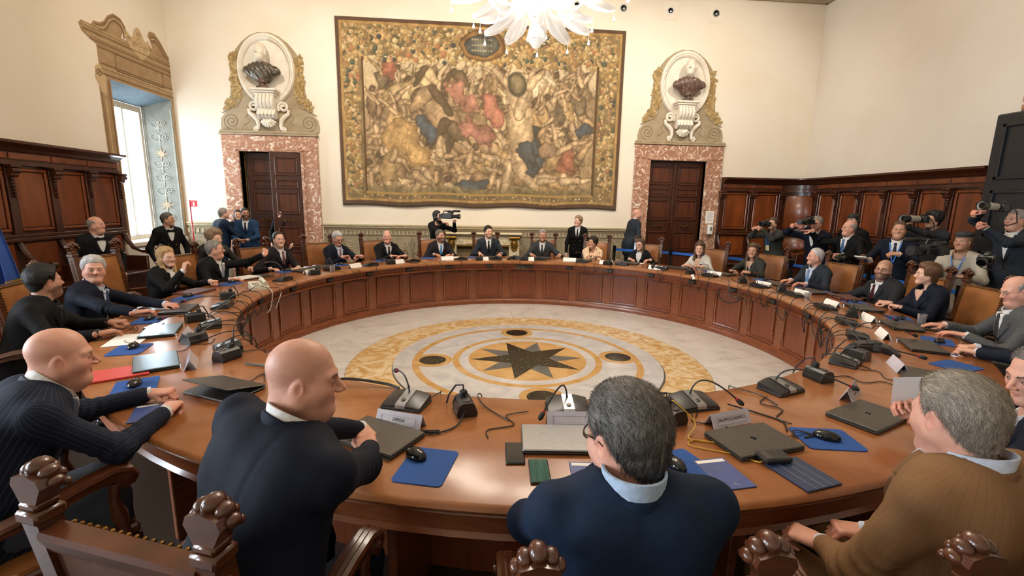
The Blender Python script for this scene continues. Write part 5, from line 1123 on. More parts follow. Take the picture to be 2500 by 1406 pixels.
def person(name, label, head, face, look, tone='fair', hair=None, hairc='dark', sex='m', jacket=('navy', (0.01, 0.014, 0.028)), shirt='white', tie=None, pelvis=None, seated=True,
           handR=None, handL=None, h=0.011, fat=0.3, pitch=0.0, tilt=0.0, glasses=None, beard=None, seed=1, scale=1.0, brow=None, vneck=0.30, trousers=None, extra=None, lapel=True,
           poleR=None, poleL=None, shy=0.0, group=None, nose=0.004, hh=None, wide=1.0, bow=False, longcoat=0.0, cuffs=True, coll=True, openv=False, sh_lean=0.0, hunch=0.0, strands=0, headk=0.885, chigh=0.068):
    """head: skull centre; face: body direction in degrees; look: head direction in degrees; hands: (wrist xyz, kind, finger direction deg, palm roll deg[, finger pitch deg])"""
    fem = sex == 'f'; sc = scale; H = V3(*head)
    fwd = V3(math.cos(R_(face)), math.sin(R_(face)), 0); rgt = V3(fwd[1], -fwd[0], 0)
    lk = V3(math.cos(R_(look)) * math.cos(R_(pitch)), math.sin(R_(look)) * math.cos(R_(pitch)), math.sin(R_(pitch)))
    HM = frame(lk); 
    if tilt:
        ct, st_ = math.cos(R_(tilt)), math.sin(R_(tilt)); r0, u0 = HM[:, 0].copy(), HM[:, 2].copy(); HM[:, 0] = r0 * ct - u0 * st_; HM[:, 2] = u0 * ct + r0 * st_
    hs = (1.0 if not fem else 0.96) * sc * headk
    NB = H + V3(0, 0, (-0.178 + 0.06 * hunch) * hs) - fwd * (0.04 + 0.03 * hunch) * sc                      # base of the neck
    if pelvis is None: pelvis = (NB[0] - fwd[0] * 0.10, NB[1] - fwd[1] * 0.10, 0.55 if seated else NB[2] - 0.50 * sc)
    PV = V3(*pelvis); base = V3(PV[0], PV[1], 0.0)
    root = thing(name, tuple(base), label=label, cat='person', group=group)
    sp = nrm(NB - PV); SL = np.linalg.norm(NB - PV)
    sr = nrm(rgt - sp * (rgt @ sp)); 
    if sh_lean: sr = nrm(sr + sp * sh_lean)
    sf = np.cross(sp, sr); TM = np.stack([sr, sf, sp], 1)                # torso axes: right, forward, up
    swd = (0.178 if not fem else 0.150) * sc * wide; ws = (1.0 if not fem else 0.84) * sc * wide
    at = lambda x, y, t: PV + sp * SL * t + sr * x + sf * y              # t: 0 pelvis .. 1 neck base
    S = {s: at(s * swd, -0.005 * sc, 1.0) - sp * (0.055 * sc) for s in (-1, 1)}
    arms = {}
    l1, l2 = (0.285 * sc, 0.255 * sc) if not fem else (0.262 * sc, 0.235 * sc)
    for s, hd, pole in ((1, handR, poleR), (-1, handL, poleL)):
        if hd is None: W = S[s] + fwd * 0.06 - V3(0, 0, 0.50 * sc) + rgt * s * 0.06; hd = (tuple(W), 'rest', None, 90 * s, -85)
        W = V3(*hd[0]); pl = V3(*pole) if pole is not None else (rgt * s * 0.75 - fwd * 0.45 - V3(0, 0, 0.9))
        E = ik(S[s], W, l1, l2, pl); arms[s] = (E, W, hd)
    fe = 0.9 if fem else 1.0
    belly = 0.112 * ws + 0.05 * fat * sc
    def torso(p):
        d = ellp(p, at(0, 0.005 * sc, 0.74), (0.172 * ws, (0.112 + 0.02 * fat) * ws, 0.205 * sc), TM)
        d = smin(d, ellp(p, at(0, 0.012 * sc, 0.34), (0.158 * ws + 0.025 * fat * sc, belly, 0.23 * sc), TM), 0.09)
        d = smin(d, ellp(p, at(0, -0.01 * sc, 0.04), (0.172 * ws + 0.02 * fat * sc, 0.125 * ws + 0.02 * fat, 0.16 * sc), TM), 0.08)
        if fem:
            for s in (-1, 1): d = smin(d, ellp(p, at(s * 0.065 * sc, 0.085 * sc, 0.66), (0.055 * sc, 0.045 * sc, 0.055 * sc), TM), 0.05)
        nk = NB + sp * 0.0
        for s in (-1, 1):
            d = smin(d, cone(p, nk - sp * 0.05 * sc + sr * s * 0.03 * sc, S[s] + sp * 0.012 * sc - sr * s * 0.02, 0.058 * sc * fe, 0.056 * sc * fe), 0.055)
            d = smin(d, ellp(p, at(s * 0.085 * sc, -0.055 * sc, 0.80), (0.085 * ws, 0.055 * ws, 0.12 * sc), TM), 0.05)
        return d
    skn = smin
    armpts = {}
    for s in (-1, 1):
        E, W, hd = arms[s]; fd = nrm(W - E); armpts[s] = (S[s], E, W - fd * 0.028 * sc)
    def jk(p):
        d = torso(p)
        if seated: d = smin(d, cone(p, at(-0.06 * sc, 0.03, -0.02), at(-0.08 * sc, 0.03, -0.02) + fwd * 0.14, 0.10 * sc, 0.085 * sc), 0.06); d = smin(d, cone(p, at(0.06 * sc, 0.03, -0.02), at(0.08 * sc, 0.03, -0.02) + fwd * 0.14, 0.10 * sc, 0.085 * sc), 0.06)
        else:
            d = smin(d, cone(p, at(0, 0, 0.0), at(0, 0, 0.0) - V3(0, 0, 0.14 * sc + longcoat), 0.15 * ws, 0.155 * ws), 0.09) if not fem else smin(d, ellp(p, at(0, 0, -0.08), (0.17 * ws, 0.13 * ws, 0.16 * sc + longcoat)), 0.08)
        fold = 0.0
        for s in (-1, 1):
            a, e, w_ = armpts[s]
            ua = cone(p, a - sp * 0.016 - sr * s * 0.016, e, 0.057 * sc * fe, 0.050 * sc * fe); fa = cone(p, e, w_, 0.050 * sc * fe, 0.037 * sc * fe)
            arm = smin(ua, fa, 0.03)
            ge = np.exp(-((p - e.astype(f32)) ** 2).sum(1) / (2 * 0.075 ** 2)); ga = np.exp(-((p - (a - sp * 0.05).astype(f32)) ** 2).sum(1) / (2 * 0.08 ** 2))
            ax = nrm(w_ - a).astype(f32); arm = arm - 0.0055 * ge * np.sin((p @ ax) * 165 + 2.2 * wob(p, seed + 9, 22, 4)) - 0.003 * ga * np.sin((p @ sr.astype(f32)) * 120 + 3 * wob(p, seed + 5, 18, 4))
            d = smin(d, arm, 0.045)
        bk = np.abs((p - PV.astype(f32)) @ sr.astype(f32)); fwd_ = (p - PV.astype(f32)) @ sf.astype(f32)
        if coll or fem:
            q_ = p - (NB + sf * 0.022 * sc).astype(f32); ax_u = q_ @ sp.astype(f32); qf_ = q_ @ sf.astype(f32); rad = np.sqrt((q_ @ sr.astype(f32)) ** 2 + np.where(qf_ > 0, 0.5 * qf_, qf_) ** 2); pl_ = ax_u + 0.62 * (q_ @ sf.astype(f32)) - (-0.022 if not openv else -0.045) * sc
            d = smax(d, -np.maximum(rad - (0.066 if not fem else 0.06) * sc, -pl_), 0.010)
        d = d + 0.0042 * wob(p * np.array([1, 1, 0.6], f32), seed + 2, 30, 6) + 0.0022 * wob(p, seed + 4, 66, 5) + 0.0025 * np.exp(-(bk / 0.004) ** 2) * (fwd_ < 0)
        return d
    pts = [NB + sp * 0.03, PV - V3(0, 0, 0.2 * sc + longcoat), PV - rgt * 0.2 * sc - fwd * 0.2, PV + rgt * 0.2 * sc + fwd * 0.3] + [q for s in (-1, 1) for q in armpts[s]] + [at(0, 0.22, 0.5), at(0, -0.2, 0.6), at(0.2 * wide, 0, .3), at(-0.2 * wide, 0, .3)]
    pts = np.array(pts); lo, hi = pts.min(0) - 0.075, pts.max(0) + 0.075
    Vj, Fj = snet(jk, lo, hi, h)
    if isinstance(jacket, str): jm = FAB[jacket]
    else: jm = fabric(jacket[0], jacket[1])
    def emit(nm, V, F, mat, parent=root, smooth=True):
        me = np_mesh(nm, V - base, F, smooth); me.materials.append(mat); o = bpy.data.objects.new(nm, me); put(o, parent); return o
    jo = emit('jacket' if lapel else 'top', Vj, Fj, jm)
    if jacket in ('pinstripe', 'brown_check'):
        q = Vj - NB; best = torso(Vj.astype(f32)) ; u = np.arctan2(q @ sr, q @ sf) * 0.15
        for s_ in (-1, 1):
            for a_, b_ in ((armpts[s_][0], armpts[s_][1]), (armpts[s_][1], armpts[s_][2])):
                dd = cone(Vj.astype(f32), a_, b_, 0.055, 0.042) - 0.004; ax_ = nrm(b_ - a_); e1 = nrm(np.cross(ax_, rgt + V3(0.01, 0.02, 0.3))); e2 = np.cross(ax_, e1); uu = np.arctan2((Vj - a_) @ e1, (Vj - a_) @ e2) * 0.05
                m_ = dd < best; u = np.where(m_, uu, u); best = np.minimum(best, dd)
        at_ = jo.data.attributes.new('stripe', 'FLOAT', 'POINT'); at_.data.foreach_set('value', u.astype(f32))
    # ---- patches lying on the chest: shirt front, lapels, tie
    def surf(x, t, off):
        """points on the chest: x sideways, t along the spine"""
        n = len(x); o = PV + np.outer(t * SL, sp) + np.outer(x, sr) + sf * 0.35; o = o.astype(f32); dist = np.zeros(n, f32); dr = -sf.astype(f32)
        for _ in range(26): dist += np.clip(torso(o + dist[:, None] * dr) * 0.85, -0.02, 0.08)
        return (o + dist[:, None] * dr) + sf * off
    def patch(nm, rows, off, mat, nxp=6, th=0.004, parent=jo):
        """rows: (t, x0, x1)"""
        T = np.array([r[0] for r in rows]); tt = np.linspace(0, 1, len(rows)); m = max(len(rows) * 3, 10); k = np.linspace(0, 1, m)
        tv = np.interp(k, tt, T); a = np.interp(k, tt, [r[1] for r in rows]); b = np.interp(k, tt, [r[2] for r in rows]); u = np.linspace(0, 1, nxp + 1)
        X = (a[:, None] + (b - a)[:, None] * u).ravel() * sc; TT = np.repeat(tv, nxp + 1); Pn = surf(X, TT, off); Pb = Pn - sf * (off + 0.012)
        idx = np.arange(m * (nxp + 1)).reshape(m, nxp + 1); F = [np.stack([idx[:-1, :-1], idx[1:, :-1], idx[1:, 1:], idx[:-1, 1:]], -1).reshape(-1, 4)]
        N = len(Pn); ring = np.concatenate([idx[0, :], idx[1:, -1], idx[-1, -2::-1], idx[-2:0:-1, 0]]); r2 = np.roll(ring, -1); F.append(np.stack([ring, ring + N, r2 + N, r2], -1)[:, ::-1])
        return emit(nm, np.concatenate([Pn, Pb]), np.concatenate(F)[:, ::-1], mat, parent)
    shm = None
    if shirt:
        sc_col = dict(white=(0.78, 0.77, 0.76), blue=(0.42, 0.53, 0.70), pale=(0.60, 0.66, 0.78), black=(0.012, 0.012, 0.014), cream=(0.75, 0.68, 0.58), pink=(0.65, 0.42, 0.47), navyb=(0.01, 0.012, 0.03), skin=TONES[tone])[shirt]
        shm = fabric('shirt_' + shirt, sc_col, rough=0.7, bump=0.06, sheen=0.1)
        if lapel:
            if not fem or not openv: patch('shirt', [(1.0, -0.060, 0.060), (0.94, -0.056, 0.056), (0.82, -0.042, 0.042), (0.7, -0.026, 0.026), (1.0 - vneck * 1.35, -0.002, 0.002)], 0.005, shm, 8)
            elif openv:
                patch('neckline', [(1.0, -0.058, 0.058), (0.95, -0.05, 0.05), (0.86, -0.026, 0.026), (0.78, -0.004, 0.004)], 0.007, fabric('skin_' + tone, TONES[tone], rough=0.45, bump=0.03), 8)
            if openv: patch('blouse', [(0.97, -0.07, 0.07), (0.9, -0.06, 0.06), (0.7, -0.03, 0.03), (0.55, -0.004, 0.004)], 0.005, shm, 8)
            vb = 1.0 - vneck * 1.35 if not fem else 0.5
            for s in (-1, 1):
                R2 = [(1.0, 0.052, 0.074), (0.95, 0.054, 0.086), (0.90, 0.052, 0.098), (0.865, 0.049, 0.104), (0.855, 0.048, 0.082), (0.84, 0.046, 0.104), (0.78, 0.036, 0.090), (0.70, 0.024, 0.062), (vb, -0.004, 0.010)]
                patch('lapel', [(t, s * min(a, b) if s > 0 else -max(a, b), s * max(a, b) if s > 0 else -min(a, b)) for t, a, b in R2], 0.011, jm, 5)
    if tie:
        tm = fabric('tie_' + tie[0], tie[1], rough=0.5, weave=400, bump=0.08, sheen=0.0)
        if bow:
            mb = MB(); c = surf(np.array([0.0]), np.array([0.99]), 0.022)[0] - base
            Mx = Matrix(((sr[0], sf[0], sp[0], c[0]), (sr[1], sf[1], sp[1], c[1]), (sr[2], sf[2], sp[2], c[2]), (0, 0, 0, 1)))
            for s in (-1, 1): mb.prism([(0.0, -0.008), (s * 0.05, -0.022), (s * 0.056, 0.0), (s * 0.05, 0.022), (0.0, 0.008)][::s], -0.012, 0.012, Mx @ Rx(PI / 2))
            mb.cbox(-0.011, 0.011, -0.008, 0.016, -0.012, 0.012, 0.004, Mx); mb.build('bow_tie', tm, jo)
        else:
            vb = 1.0 - vneck * 1.35
            tk = patch('tie', [(1.0, -0.014, 0.014), (0.975, -0.017, 0.017), (0.945, -0.011, 0.011), (0.9, -0.014, 0.014), (0.75, -0.022, 0.022), (max(vb + 0.02, 0.45), -0.02, 0.02)], 0.014, tm, 4)
    # ---- collars round the neck
    if coll:
        def ringm(nm, r, z0, z1, mat, y0=0.0, slope=0.35, th=0.006, a0=0.0, a1=2 * PI, flare=1.0):
            mb = MB(); n = 28; full = a1 - a0 > 6.2; m = n if full else n + 1; vs = []
            for i in range(m):
                a = a0 + (a1 - a0) * i / n; cx, sy = math.cos(a), math.sin(a); dz = -slope * r * (sy * 0.5 + 0.5)
                for rr, z in ((r * flare, z0), (r, z1), (r - th, z1), (r * flare - th, z0)): vs.append(NB + sr * cx * rr * 0.98 + sf * (sy * rr * 1.08 + y0) + sp * (z + dz) - base)
            F = [(i * 4 + j, i * 4 + (j + 1) % 4, ((i + 1) % m) * 4 + (j + 1) % 4, ((i + 1) % m) * 4 + j) for i in range(n) for j in range(4)]
            mb.add(vs, F); return mb.build(nm, mat, jo, True)
        nr = 0.063 * sc * (0.85 if fem else 1.0 + 0.12 * max(0, fat - 0.3))
        if shm is not None and not openv: ringm('shirt_collar', nr + 0.008, 0.0, chigh * sc, shm, 0.014, 0.6)
        if lapel: ringm('jacket_collar', nr + 0.017, -0.02, 0.032 * sc, jm, 0.008, 0.5, 0.009, PI + 0.25 - PI * 0.5 - 0.9, 2 * PI + 0.25 + 0.4, 1.12) if False else ringm('jacket_collar', nr + 0.014, -0.006, (0.046 - 0.014 * hunch) * sc, jm, 0.012, 0.62, 0.008, PI * 0.84, PI * 2.16, 1.07)
        if shm is not None and lapel and not openv and not fem:
            for s in (-1, 1): patch('collar_wing', [(1.0, s * 0.010 if s > 0 else -0.055, 0.055 if s > 0 else -0.010), (0.955, 0.026 if s > 0 else -0.045, 0.045 if s > 0 else -0.026), (0.945, 0.035 if s > 0 else -0.037, 0.037 if s > 0 else -0.035)], 0.012, shm, 4)
    if tie and not bow and coll:
        rr_ = 0.063 * sc * (0.85 if fem else 1.0 + 0.12 * max(0, fat - 0.3)) + 0.008; c = NB + sf * (rr_ * 1.08 + 0.017) + sp * (-0.6 * rr_ + 0.012) - base
        Mx = Matrix(((sr[0], sf[0], sp[0], c[0]), (sr[1], sf[1], sp[1], c[1]), (sr[2], sf[2], sp[2], c[2]), (0, 0, 0, 1)))
        mb = MB(); mb.prism([(-0.017, 0.022), (-0.011, -0.022), (0.011, -0.022), (0.017, 0.022)], -0.009, 0.009, Mx @ Rx(PI / 2)); mb.build('tie_knot', tm, jo)
    # ---- legs
    tc_ = trousers or (jm if lapel else fabric('trousers_dark', (0.012, 0.012, 0.015)))
    if seated:
        kn = {s: PV + fwd * 0.42 * sc + rgt * s * 0.11 + V3(0, 0, 0.0) for s in (-1, 1)}; ft = {s: kn[s] + fwd * 0.03 - V3(0, 0, kn[s][2] - 0.09) for s in (-1, 1)}
    else:
        kn = {s: PV + rgt * s * 0.085 * sc + fwd * 0.01 + V3(0, 0, 0.09 - PV[2]) * 0.5 for s in (-1, 1)}; ft = {s: PV + rgt * s * 0.1 * sc + V3(0, 0, 0.09 - PV[2]) for s in (-1, 1)}
    def lg(p):
        d = ellp(p, PV - V3(0, 0, 0.0), (0.155 * ws, 0.12 * ws, 0.11 * sc))
        for s in (-1, 1): d = smin(d, smin(cone(p, PV + rgt * s * 0.085 * sc, kn[s], 0.088 * sc, 0.064 * sc), cone(p, kn[s], ft[s], 0.064 * sc, 0.048 * sc), 0.03), 0.05)
        return d
    lp = np.array([PV] + list(kn.values()) + list(ft.values())); Vl, Fl = snet(lg, lp.min(0) - 0.19, lp.max(0) + 0.19, 0.024); emit('trousers', Vl, Fl, tc_)
    for s in (-1, 1):
        mb = MB(); c = ft[s] - base; a = math.atan2(fwd[1], fwd[0]); Mx = Tm(c[0], c[1], 0) @ Rz(a); mb.ell((0.05, 0, 0.045), (0.135, 0.048, 0.044), 12, 8, Mx); mb.ell((-0.03, 0, 0.07), (0.05, 0.042, 0.05), 10, 7, Mx); mb.v = [(x, y, max(0.002, z)) for x, y, z in mb.v]; mb.build('shoe', blackgl, root, True)
    # ---- body: head, neck, hands in one mesh with arms hidden in the sleeves
    HMi = HM.T; nb_l = (HMi @ (NB - sp * 0.05 - H)) / hs
    hf = head_fn(fem, fat, nose, 0.003 if not fem else 0.0, tuple(nb_l), (0.056 if not fem else 0.044) + 0.014 * max(0, fat - 0.2))
    hres = hh or max(0.0038, min(0.0055, h * 0.5))
    zl = min(-0.14, nb_l[2] + 0.0)
    Vh, Fh = snet(hf, (-0.1, min(-0.13, nb_l[1] - 0.075), zl), (0.1, max(0.14, nb_l[1] + 0.08), 0.135), hres)
    base_c = np.array(TONES[tone]); C = np.tile(base_c, (len(Vh), 1)); x, y, z = np.abs(Vh[:, 0]), Vh[:, 1], Vh[:, 2]
    def mix(mask, col, w): nonlocal C; m = np.clip(mask, 0, 1)[:, None] * w; C = C * (1 - m) + np.array(col) * m
    g3 = lambda cx, cy, cz, r: np.exp(-(((x - cx) ** 2 + (y - cy) ** 2 + (z - cz) ** 2) / (2 * r * r)))
    mix(g3(0.042, 0.07, -0.035, 0.02) + g3(0, 0.115, -0.033, 0.012) + g3(0.082, -0.01, -0.012, 0.018), base_c * np.array([1.0, 0.72, 0.66]), 0.55)
    lip = (np.abs(z + 0.0688) < 0.0095 * np.clip(1.15 - (x / 0.02) ** 2, 0, 1)) & (x < 0.02) & (y > 0.075); mix(lip.astype(float), base_c * np.array([0.88, 0.62, 0.60]) if not fem else np.array(hexc('b0605a')), 0.55)
    bc = np.array(HC[hairc][0]) * 1.3 if brow is None else np.array(brow)
    eb = (np.abs(z - 0.0195 + 0.25 * np.abs(x - 0.034)) < 0.0042) & (x > 0.013) & (x < 0.05) & (y > 0.05); mix(eb.astype(float), bc, 0.9)
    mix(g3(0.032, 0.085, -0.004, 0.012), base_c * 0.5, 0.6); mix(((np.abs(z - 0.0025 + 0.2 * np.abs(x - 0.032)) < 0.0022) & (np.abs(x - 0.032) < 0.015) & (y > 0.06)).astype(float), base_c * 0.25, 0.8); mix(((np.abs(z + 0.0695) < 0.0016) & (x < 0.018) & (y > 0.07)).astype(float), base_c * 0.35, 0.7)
    if beard:
        bz = ((z < -0.04 - 0.0 * y) & (y > 0.0) & (z > -0.13)).astype(float) * np.clip((0.0 - z - 0.035 + 0.25 * (x > 0.04)) / 0.02, 0, 1) * (~lip); mus = ((np.abs(z + 0.056) < 0.008) & (x < 0.03) & (y > 0.07)).astype(float)
        mix(np.clip(bz + mus, 0, 1), np.array(HC[beard[0]][0]) + 0.01, beard[1])
    if hair is not None and hair.get('stubble'):
        mix(((z > np.interp(y, HAIRLINE[:, 0], HAIRLINE[:, 1])) & (y < 0.075)).astype(float), np.array(HC[hairc][0]) * 2 + 0.02, hair['stubble'])
    Vs = [(Vh * hs) @ HM.T + H]; Fs = [Fh]; Cs = [C]; off = len(Vh)
    def addpart(V, F, col):
        nonlocal off
        Vs.append(V); Fs.append(F + off); Cs.append(np.tile(col, (len(V), 1)) if np.ndim(col) == 1 else col); off += len(V)
    for s in (-1, 1):
        E, W, hd = arms[s]; fdir = nrm(W - E)
        kind = hd[1]; dg = hd[2]; roll = hd[3] if len(hd) > 3 else 0.0; pt = hd[4] if len(hd) > 4 else 0.0
        d = fdir if dg is None else V3(math.cos(R_(dg)) * math.cos(R_(pt)), math.sin(R_(dg)) * math.cos(R_(pt)), math.sin(R_(pt)))
        if dg is None and pt: d = nrm(V3(fdir[0], fdir[1], fdir[2]))
        upv = V3(0, 0, 1) if abs(d[2]) < 0.9 else -fwd
        B = frame(d, upv); ca, sa = math.cos(R_(roll)), math.sin(R_(roll)); r0, u0 = B[:, 0].copy(), B[:, 2].copy(); B[:, 0] = r0 * ca + u0 * sa; B[:, 2] = u0 * ca - r0 * sa
        Vn, Fn = hand_mesh(kind, 0.0032 if h < 0.0105 else 0.0045); Vn = Vn.copy(); 
        if s < 0: Vn[:, 0] *= -1; Fn = Fn[:, ::-1]
        k = 0.98 * sc * (0.88 if fem else 1.0); col = np.tile(base_c * np.array([1.0, 0.93, 0.9]), (len(Vn), 1)); tip = (hand_mesh(kind, 0.0032 if h < 0.0105 else 0.0045)[0][:, 1] > 0.09); col[tip] *= np.array([1.0, 0.9, 0.87])
        addpart((Vn * k) @ B.T + W, Fn, col)
        Vt, Ft = tube_np([W, W - fdir * 0.05, E, S[s], at(s * 0.05, 0, 0.85), NB - sp * 0.04], [0.022, 0.022, 0.02, 0.022, 0.03, 0.04], 8); addpart(Vt, Ft, base_c)
        if cuffs and shm is not None:
            mb = MB(); c0, c1 = W - fdir * 0.045 * sc - base, W + fdir * 0.006 * sc - base; mb.tube([tuple(c0), tuple(c0 * 0.3 + c1 * 0.7), tuple(c1)], [0.0325 * sc * fe, 0.032 * sc * fe, 0.032 * sc * fe], 16); mb.build('cuff', shm, jo, True)
    Vt, Ft = tube_np([NB, at(0, 0, 0.6), PV], [0.05, 0.09, 0.1], 8); addpart(Vt, Ft, base_c)
    Vb = np.concatenate(Vs); me = np_mesh('body', Vb - base, np.concatenate(Fs)); me.materials.append(skin_mat(tone)); bo = bpy.data.objects.new('body', me); put(bo, root)
    ca_ = me.color_attributes.new('Col', 'FLOAT_COLOR', 'POINT'); c4 = np.ones((len(Vb), 4), f32); c4[:, :3] = np.clip(np.concatenate(Cs), 0, 1); ca_.data.foreach_set('color', c4.ravel())
    HW = Matrix([[HM[i, 0] * hs, HM[i, 1] * hs, HM[i, 2] * hs, H[i] - base[i]] for i in range(3)] + [[0, 0, 0, 1]])
    mb = MB(); md = MB()
    for s in (-1, 1):
        mb.ell((s * 0.0315, 0.0802, -0.0035), (0.0112, 0.0095, 0.0052), 10, 7, HW); md.ell((s * 0.0315, 0.0872, -0.0032), (0.0050, 0.0030, 0.0047), 8, 6, HW)
    mb.build('eye_white', eye_w, root, True); md.build('iris', eye_d, root, True)
    if hair is not None and not hair.get('none'):
        stl = {k_: v_ for k_, v_ in hair.items() if k_ not in ('stubble', 'none')}
        Vr, Fr = hair_mesh(stl, hf if stl.get('long') else None, seed, max(hres, 0.0042)); hob = emit('hair', (Vr * hs) @ HM.T + H, Fr, hair_mat(hairc, *HC[hairc]))
        if strands:
            lg_ = stl.get('long', 0) or stl.get('low', 0); Vt_, Ft_, Ct_ = strand_mesh(Vr, Fr, strands, seed, 0.05 if lg_ else stl.get('len', 0.026), 0.012 if stl.get('curly') else 0.004, max(0.0007, 0.055 / math.sqrt(strands)), [tuple(q * 0.8 for q in HC[hairc][0]), tuple(q * 1.15 for q in HC[hairc][1])], 0.5 if stl.get('curly') else 0.08, 1.8 if lg_ else 0.7, 0.10 if lg_ else 0.25, 0.8 if hairc == 'salt' else 0.15)
            me2 = np_mesh('hair_strands', (Vt_ * hs) @ HM.T + H - base, Ft_, False); c42 = np.ones((len(Vt_), 4), f32); c42[:, :3] = Ct_; ca2 = me2.color_attributes.new('Col', 'FLOAT_COLOR', 'POINT'); ca2.data.foreach_set('color', c42.ravel()); me2.materials.append(STRAND_M); so = bpy.data.objects.new('hair_strands', me2); put(so, hob); so['kind'] = 'stuff'
    if glasses:
        mb = MB(); gm_ = glasses_m if glasses == 'dark' else wire_m; rr = 0.0022 if glasses == 'dark' else 0.0012
        for s in (-1, 1):
            pts_ = [(s * (0.033 + 0.0235 * math.cos(t)), 0.101 - 0.006 * abs(math.cos(t)) , -0.004 + 0.018 * math.sin(t)) for t in np.linspace(0, 2 * PI, 17)[:-1]]; mb.tube(pts_, rr, 5, HW, closed=True)
            mb.tube([(s * 0.056, 0.094, 0.003), (s * 0.076, 0.06, 0.004), (s * 0.082, 0.0, 0.004), (s * 0.082, -0.02, -0.006)], rr, 5, HW)
        mb.tube([(-0.0095, 0.101, 0.0), (0, 0.104, 0.003), (0.0095, 0.101, 0.0)], rr, 5, HW); mb.build('glasses', gm_, root, True)
    info = dict(root=root, H=H, HM=HM, hs=hs, arms=arms, base=base, surf=surf, sr=sr, sf=sf, sp=sp, NB=NB, jo=jo, at=at, emit=emit, patch=patch, HW=HW, fwd=fwd, rgt=rgt)
    if extra: extra(info)
    return info
# ================================================================ the cast
SUIT = dict(navy=('navy', (0.006, 0.009, 0.020)), navy2=('navy_bright', (0.007, 0.018, 0.044)), black=('black', (0.005, 0.005, 0.006)), char=('charcoal', (0.020, 0.021, 0.024)), grey=('grey', (0.085, 0.085, 0.085)), mid=('mid_grey', (0.04, 0.042, 0.047)),
            brown=('brown', (0.17, 0.085, 0.035)), bluegrey=('blue_grey', (0.022, 0.028, 0.038)), blue=('blue', (0.014, 0.045, 0.11)), plum=('plum', (0.016, 0.012, 0.015)), light=('light_silk', (0.62, 0.60, 0.55)), olive=('olive_grey', (0.04, 0.04, 0.036)))
def stripe_cloth(name, c1, c2, period, duty):
    m = pm(name, c1, rough=0.78, scale=60, bump=0.1, bscale=240, spec=0.18); nt = m.node_tree; at_ = nt.nodes.new('ShaderNodeAttribute'); at_.attribute_name = 'stripe'
    d = nt.nodes.new('ShaderNodeMath'); d.operation = 'DIVIDE'; d.inputs[1].default_value = period; nt.links.new(at_.outputs['Fac'], d.inputs[0]); f = nt.nodes.new('ShaderNodeMath'); f.operation = 'FRACT'; nt.links.new(d.outputs[0], f.inputs[0])
    l = nt.nodes.new('ShaderNodeMath'); l.operation = 'LESS_THAN'; l.inputs[1].default_value = duty; nt.links.new(f.outputs[0], l.inputs[0]); mx = nt.nodes.new('ShaderNodeMix'); mx.data_type = 'RGBA'; nt.links.new(l.outputs[0], mx.inputs['Factor']); mx.inputs['A'].default_value = (*c1, 1); mx.inputs['B'].default_value = (*c2, 1)
    nt.links.new(mx.outputs['Result'], nt.nodes['Principled BSDF'].inputs['Base Color']); return m
FAB['pinstripe'] = stripe_cloth('cloth_pinstripe', (0.009, 0.013, 0.027), (0.05, 0.06, 0.085), 0.016, 0.10)
FAB['floral'] = pm('cloth_floral', hexc('e3c3a0'), hexc('6d4a3a'), rough=0.6, kind='voronoi', scale=22, lo=0.62, hi=0.9, c3=hexc('e9c9a8'), bump=0.05, bscale=200)
FAB['linen'] = pm('cloth_linen', hexc('bdb5a6'), hexc('a89f90'), rough=0.85, scale=120, bump=0.2, bscale=300)
FAB['brown_check'] = stripe_cloth('cloth_brown_check', (0.215, 0.115, 0.052), (0.185, 0.096, 0.043), 0.018, 0.10)
FAB['teal'] = pm('cloth_teal', hexc('2f5f57'), hexc('1d3f3c'), rough=0.7, scale=40, bump=0.1)
BALD = dict(none=True); SHORT = dict(t=0.012, amp=0.003); RING = dict(t=0.007, amp=0.002, bald=1.25, recede=0.06)
def seat_chair(deg, label, r=4.15, df=0.0, sc=1.0): return chair(deg, r, label, df, sc)

def pearls(i):
    mb = MB()
    for s in (-1, 1):
        for t in np.linspace(0.99, 0.62, 26):
            p = i['surf'](np.array([s * (0.008 + 0.05 * max(0, (t - 0.55)) ** 0.8 * 1.1)]), np.array([t]), 0.016)[0] - i['base']; mb.ell(tuple(p), 0.0052, 6, 4)
    mb.build('pearl_necklace', pm('pearl', hexc('e9e0d2'), rough=0.2), i['root'], True)
def buttons(i, rows=3, mat=brass):
    mb = MB()
    for k in range(rows):
        for s in (-1, 1):
            p = i['surf'](np.array([s * (0.055 + 0.006 * k)]), np.array([0.42 - 0.18 * k + 0.1]), 0.012)[0] - i['base']; mb.ell(tuple(p), 0.011, 7, 5)
    mb.build('gilt_button', mat, i['root'], True)
def lanyard(mat=None, badge=True):
    mt = mat or pm('lanyard_blue%d' % rnd.randint(0, 9999), hexc('2a77cf'), rough=0.5)
    def f(i):
        mb = MB()
        for s in (-1, 1):
            pts = [tuple(i['surf'](np.array([s * (0.004 + 0.058 * (t - 0.5) / 0.5)]), np.array([t]), 0.02)[0] - i['base']) for t in np.linspace(0.5, 1.0, 9)]; mb.strip(pts, 0.012, 0.003, up=tuple(i['sf']))
        mb.build('lanyard', mt, i['root'])
        if badge:
            c = i['surf'](np.array([0.0]), np.array([0.44]), 0.025)[0] - i['base']; m2 = MB(); sr, sf, sp = i['sr'], i['sf'], i['sp']
            M = Matrix(((sr[0], sf[0], sp[0], c[0]), (sr[1], sf[1], sp[1], c[1]), (sr[2], sf[2], sp[2], c[2]), (0, 0, 0, 1))); m2.cbox(-0.035, 0.035, -0.002, 0.002, -0.05, 0.05, 0.001, M); m2.build('badge', pm('badge%d' % rnd.randint(0, 9999), hexc('d9cfa6'), rough=0.4), i['root'])
    return f
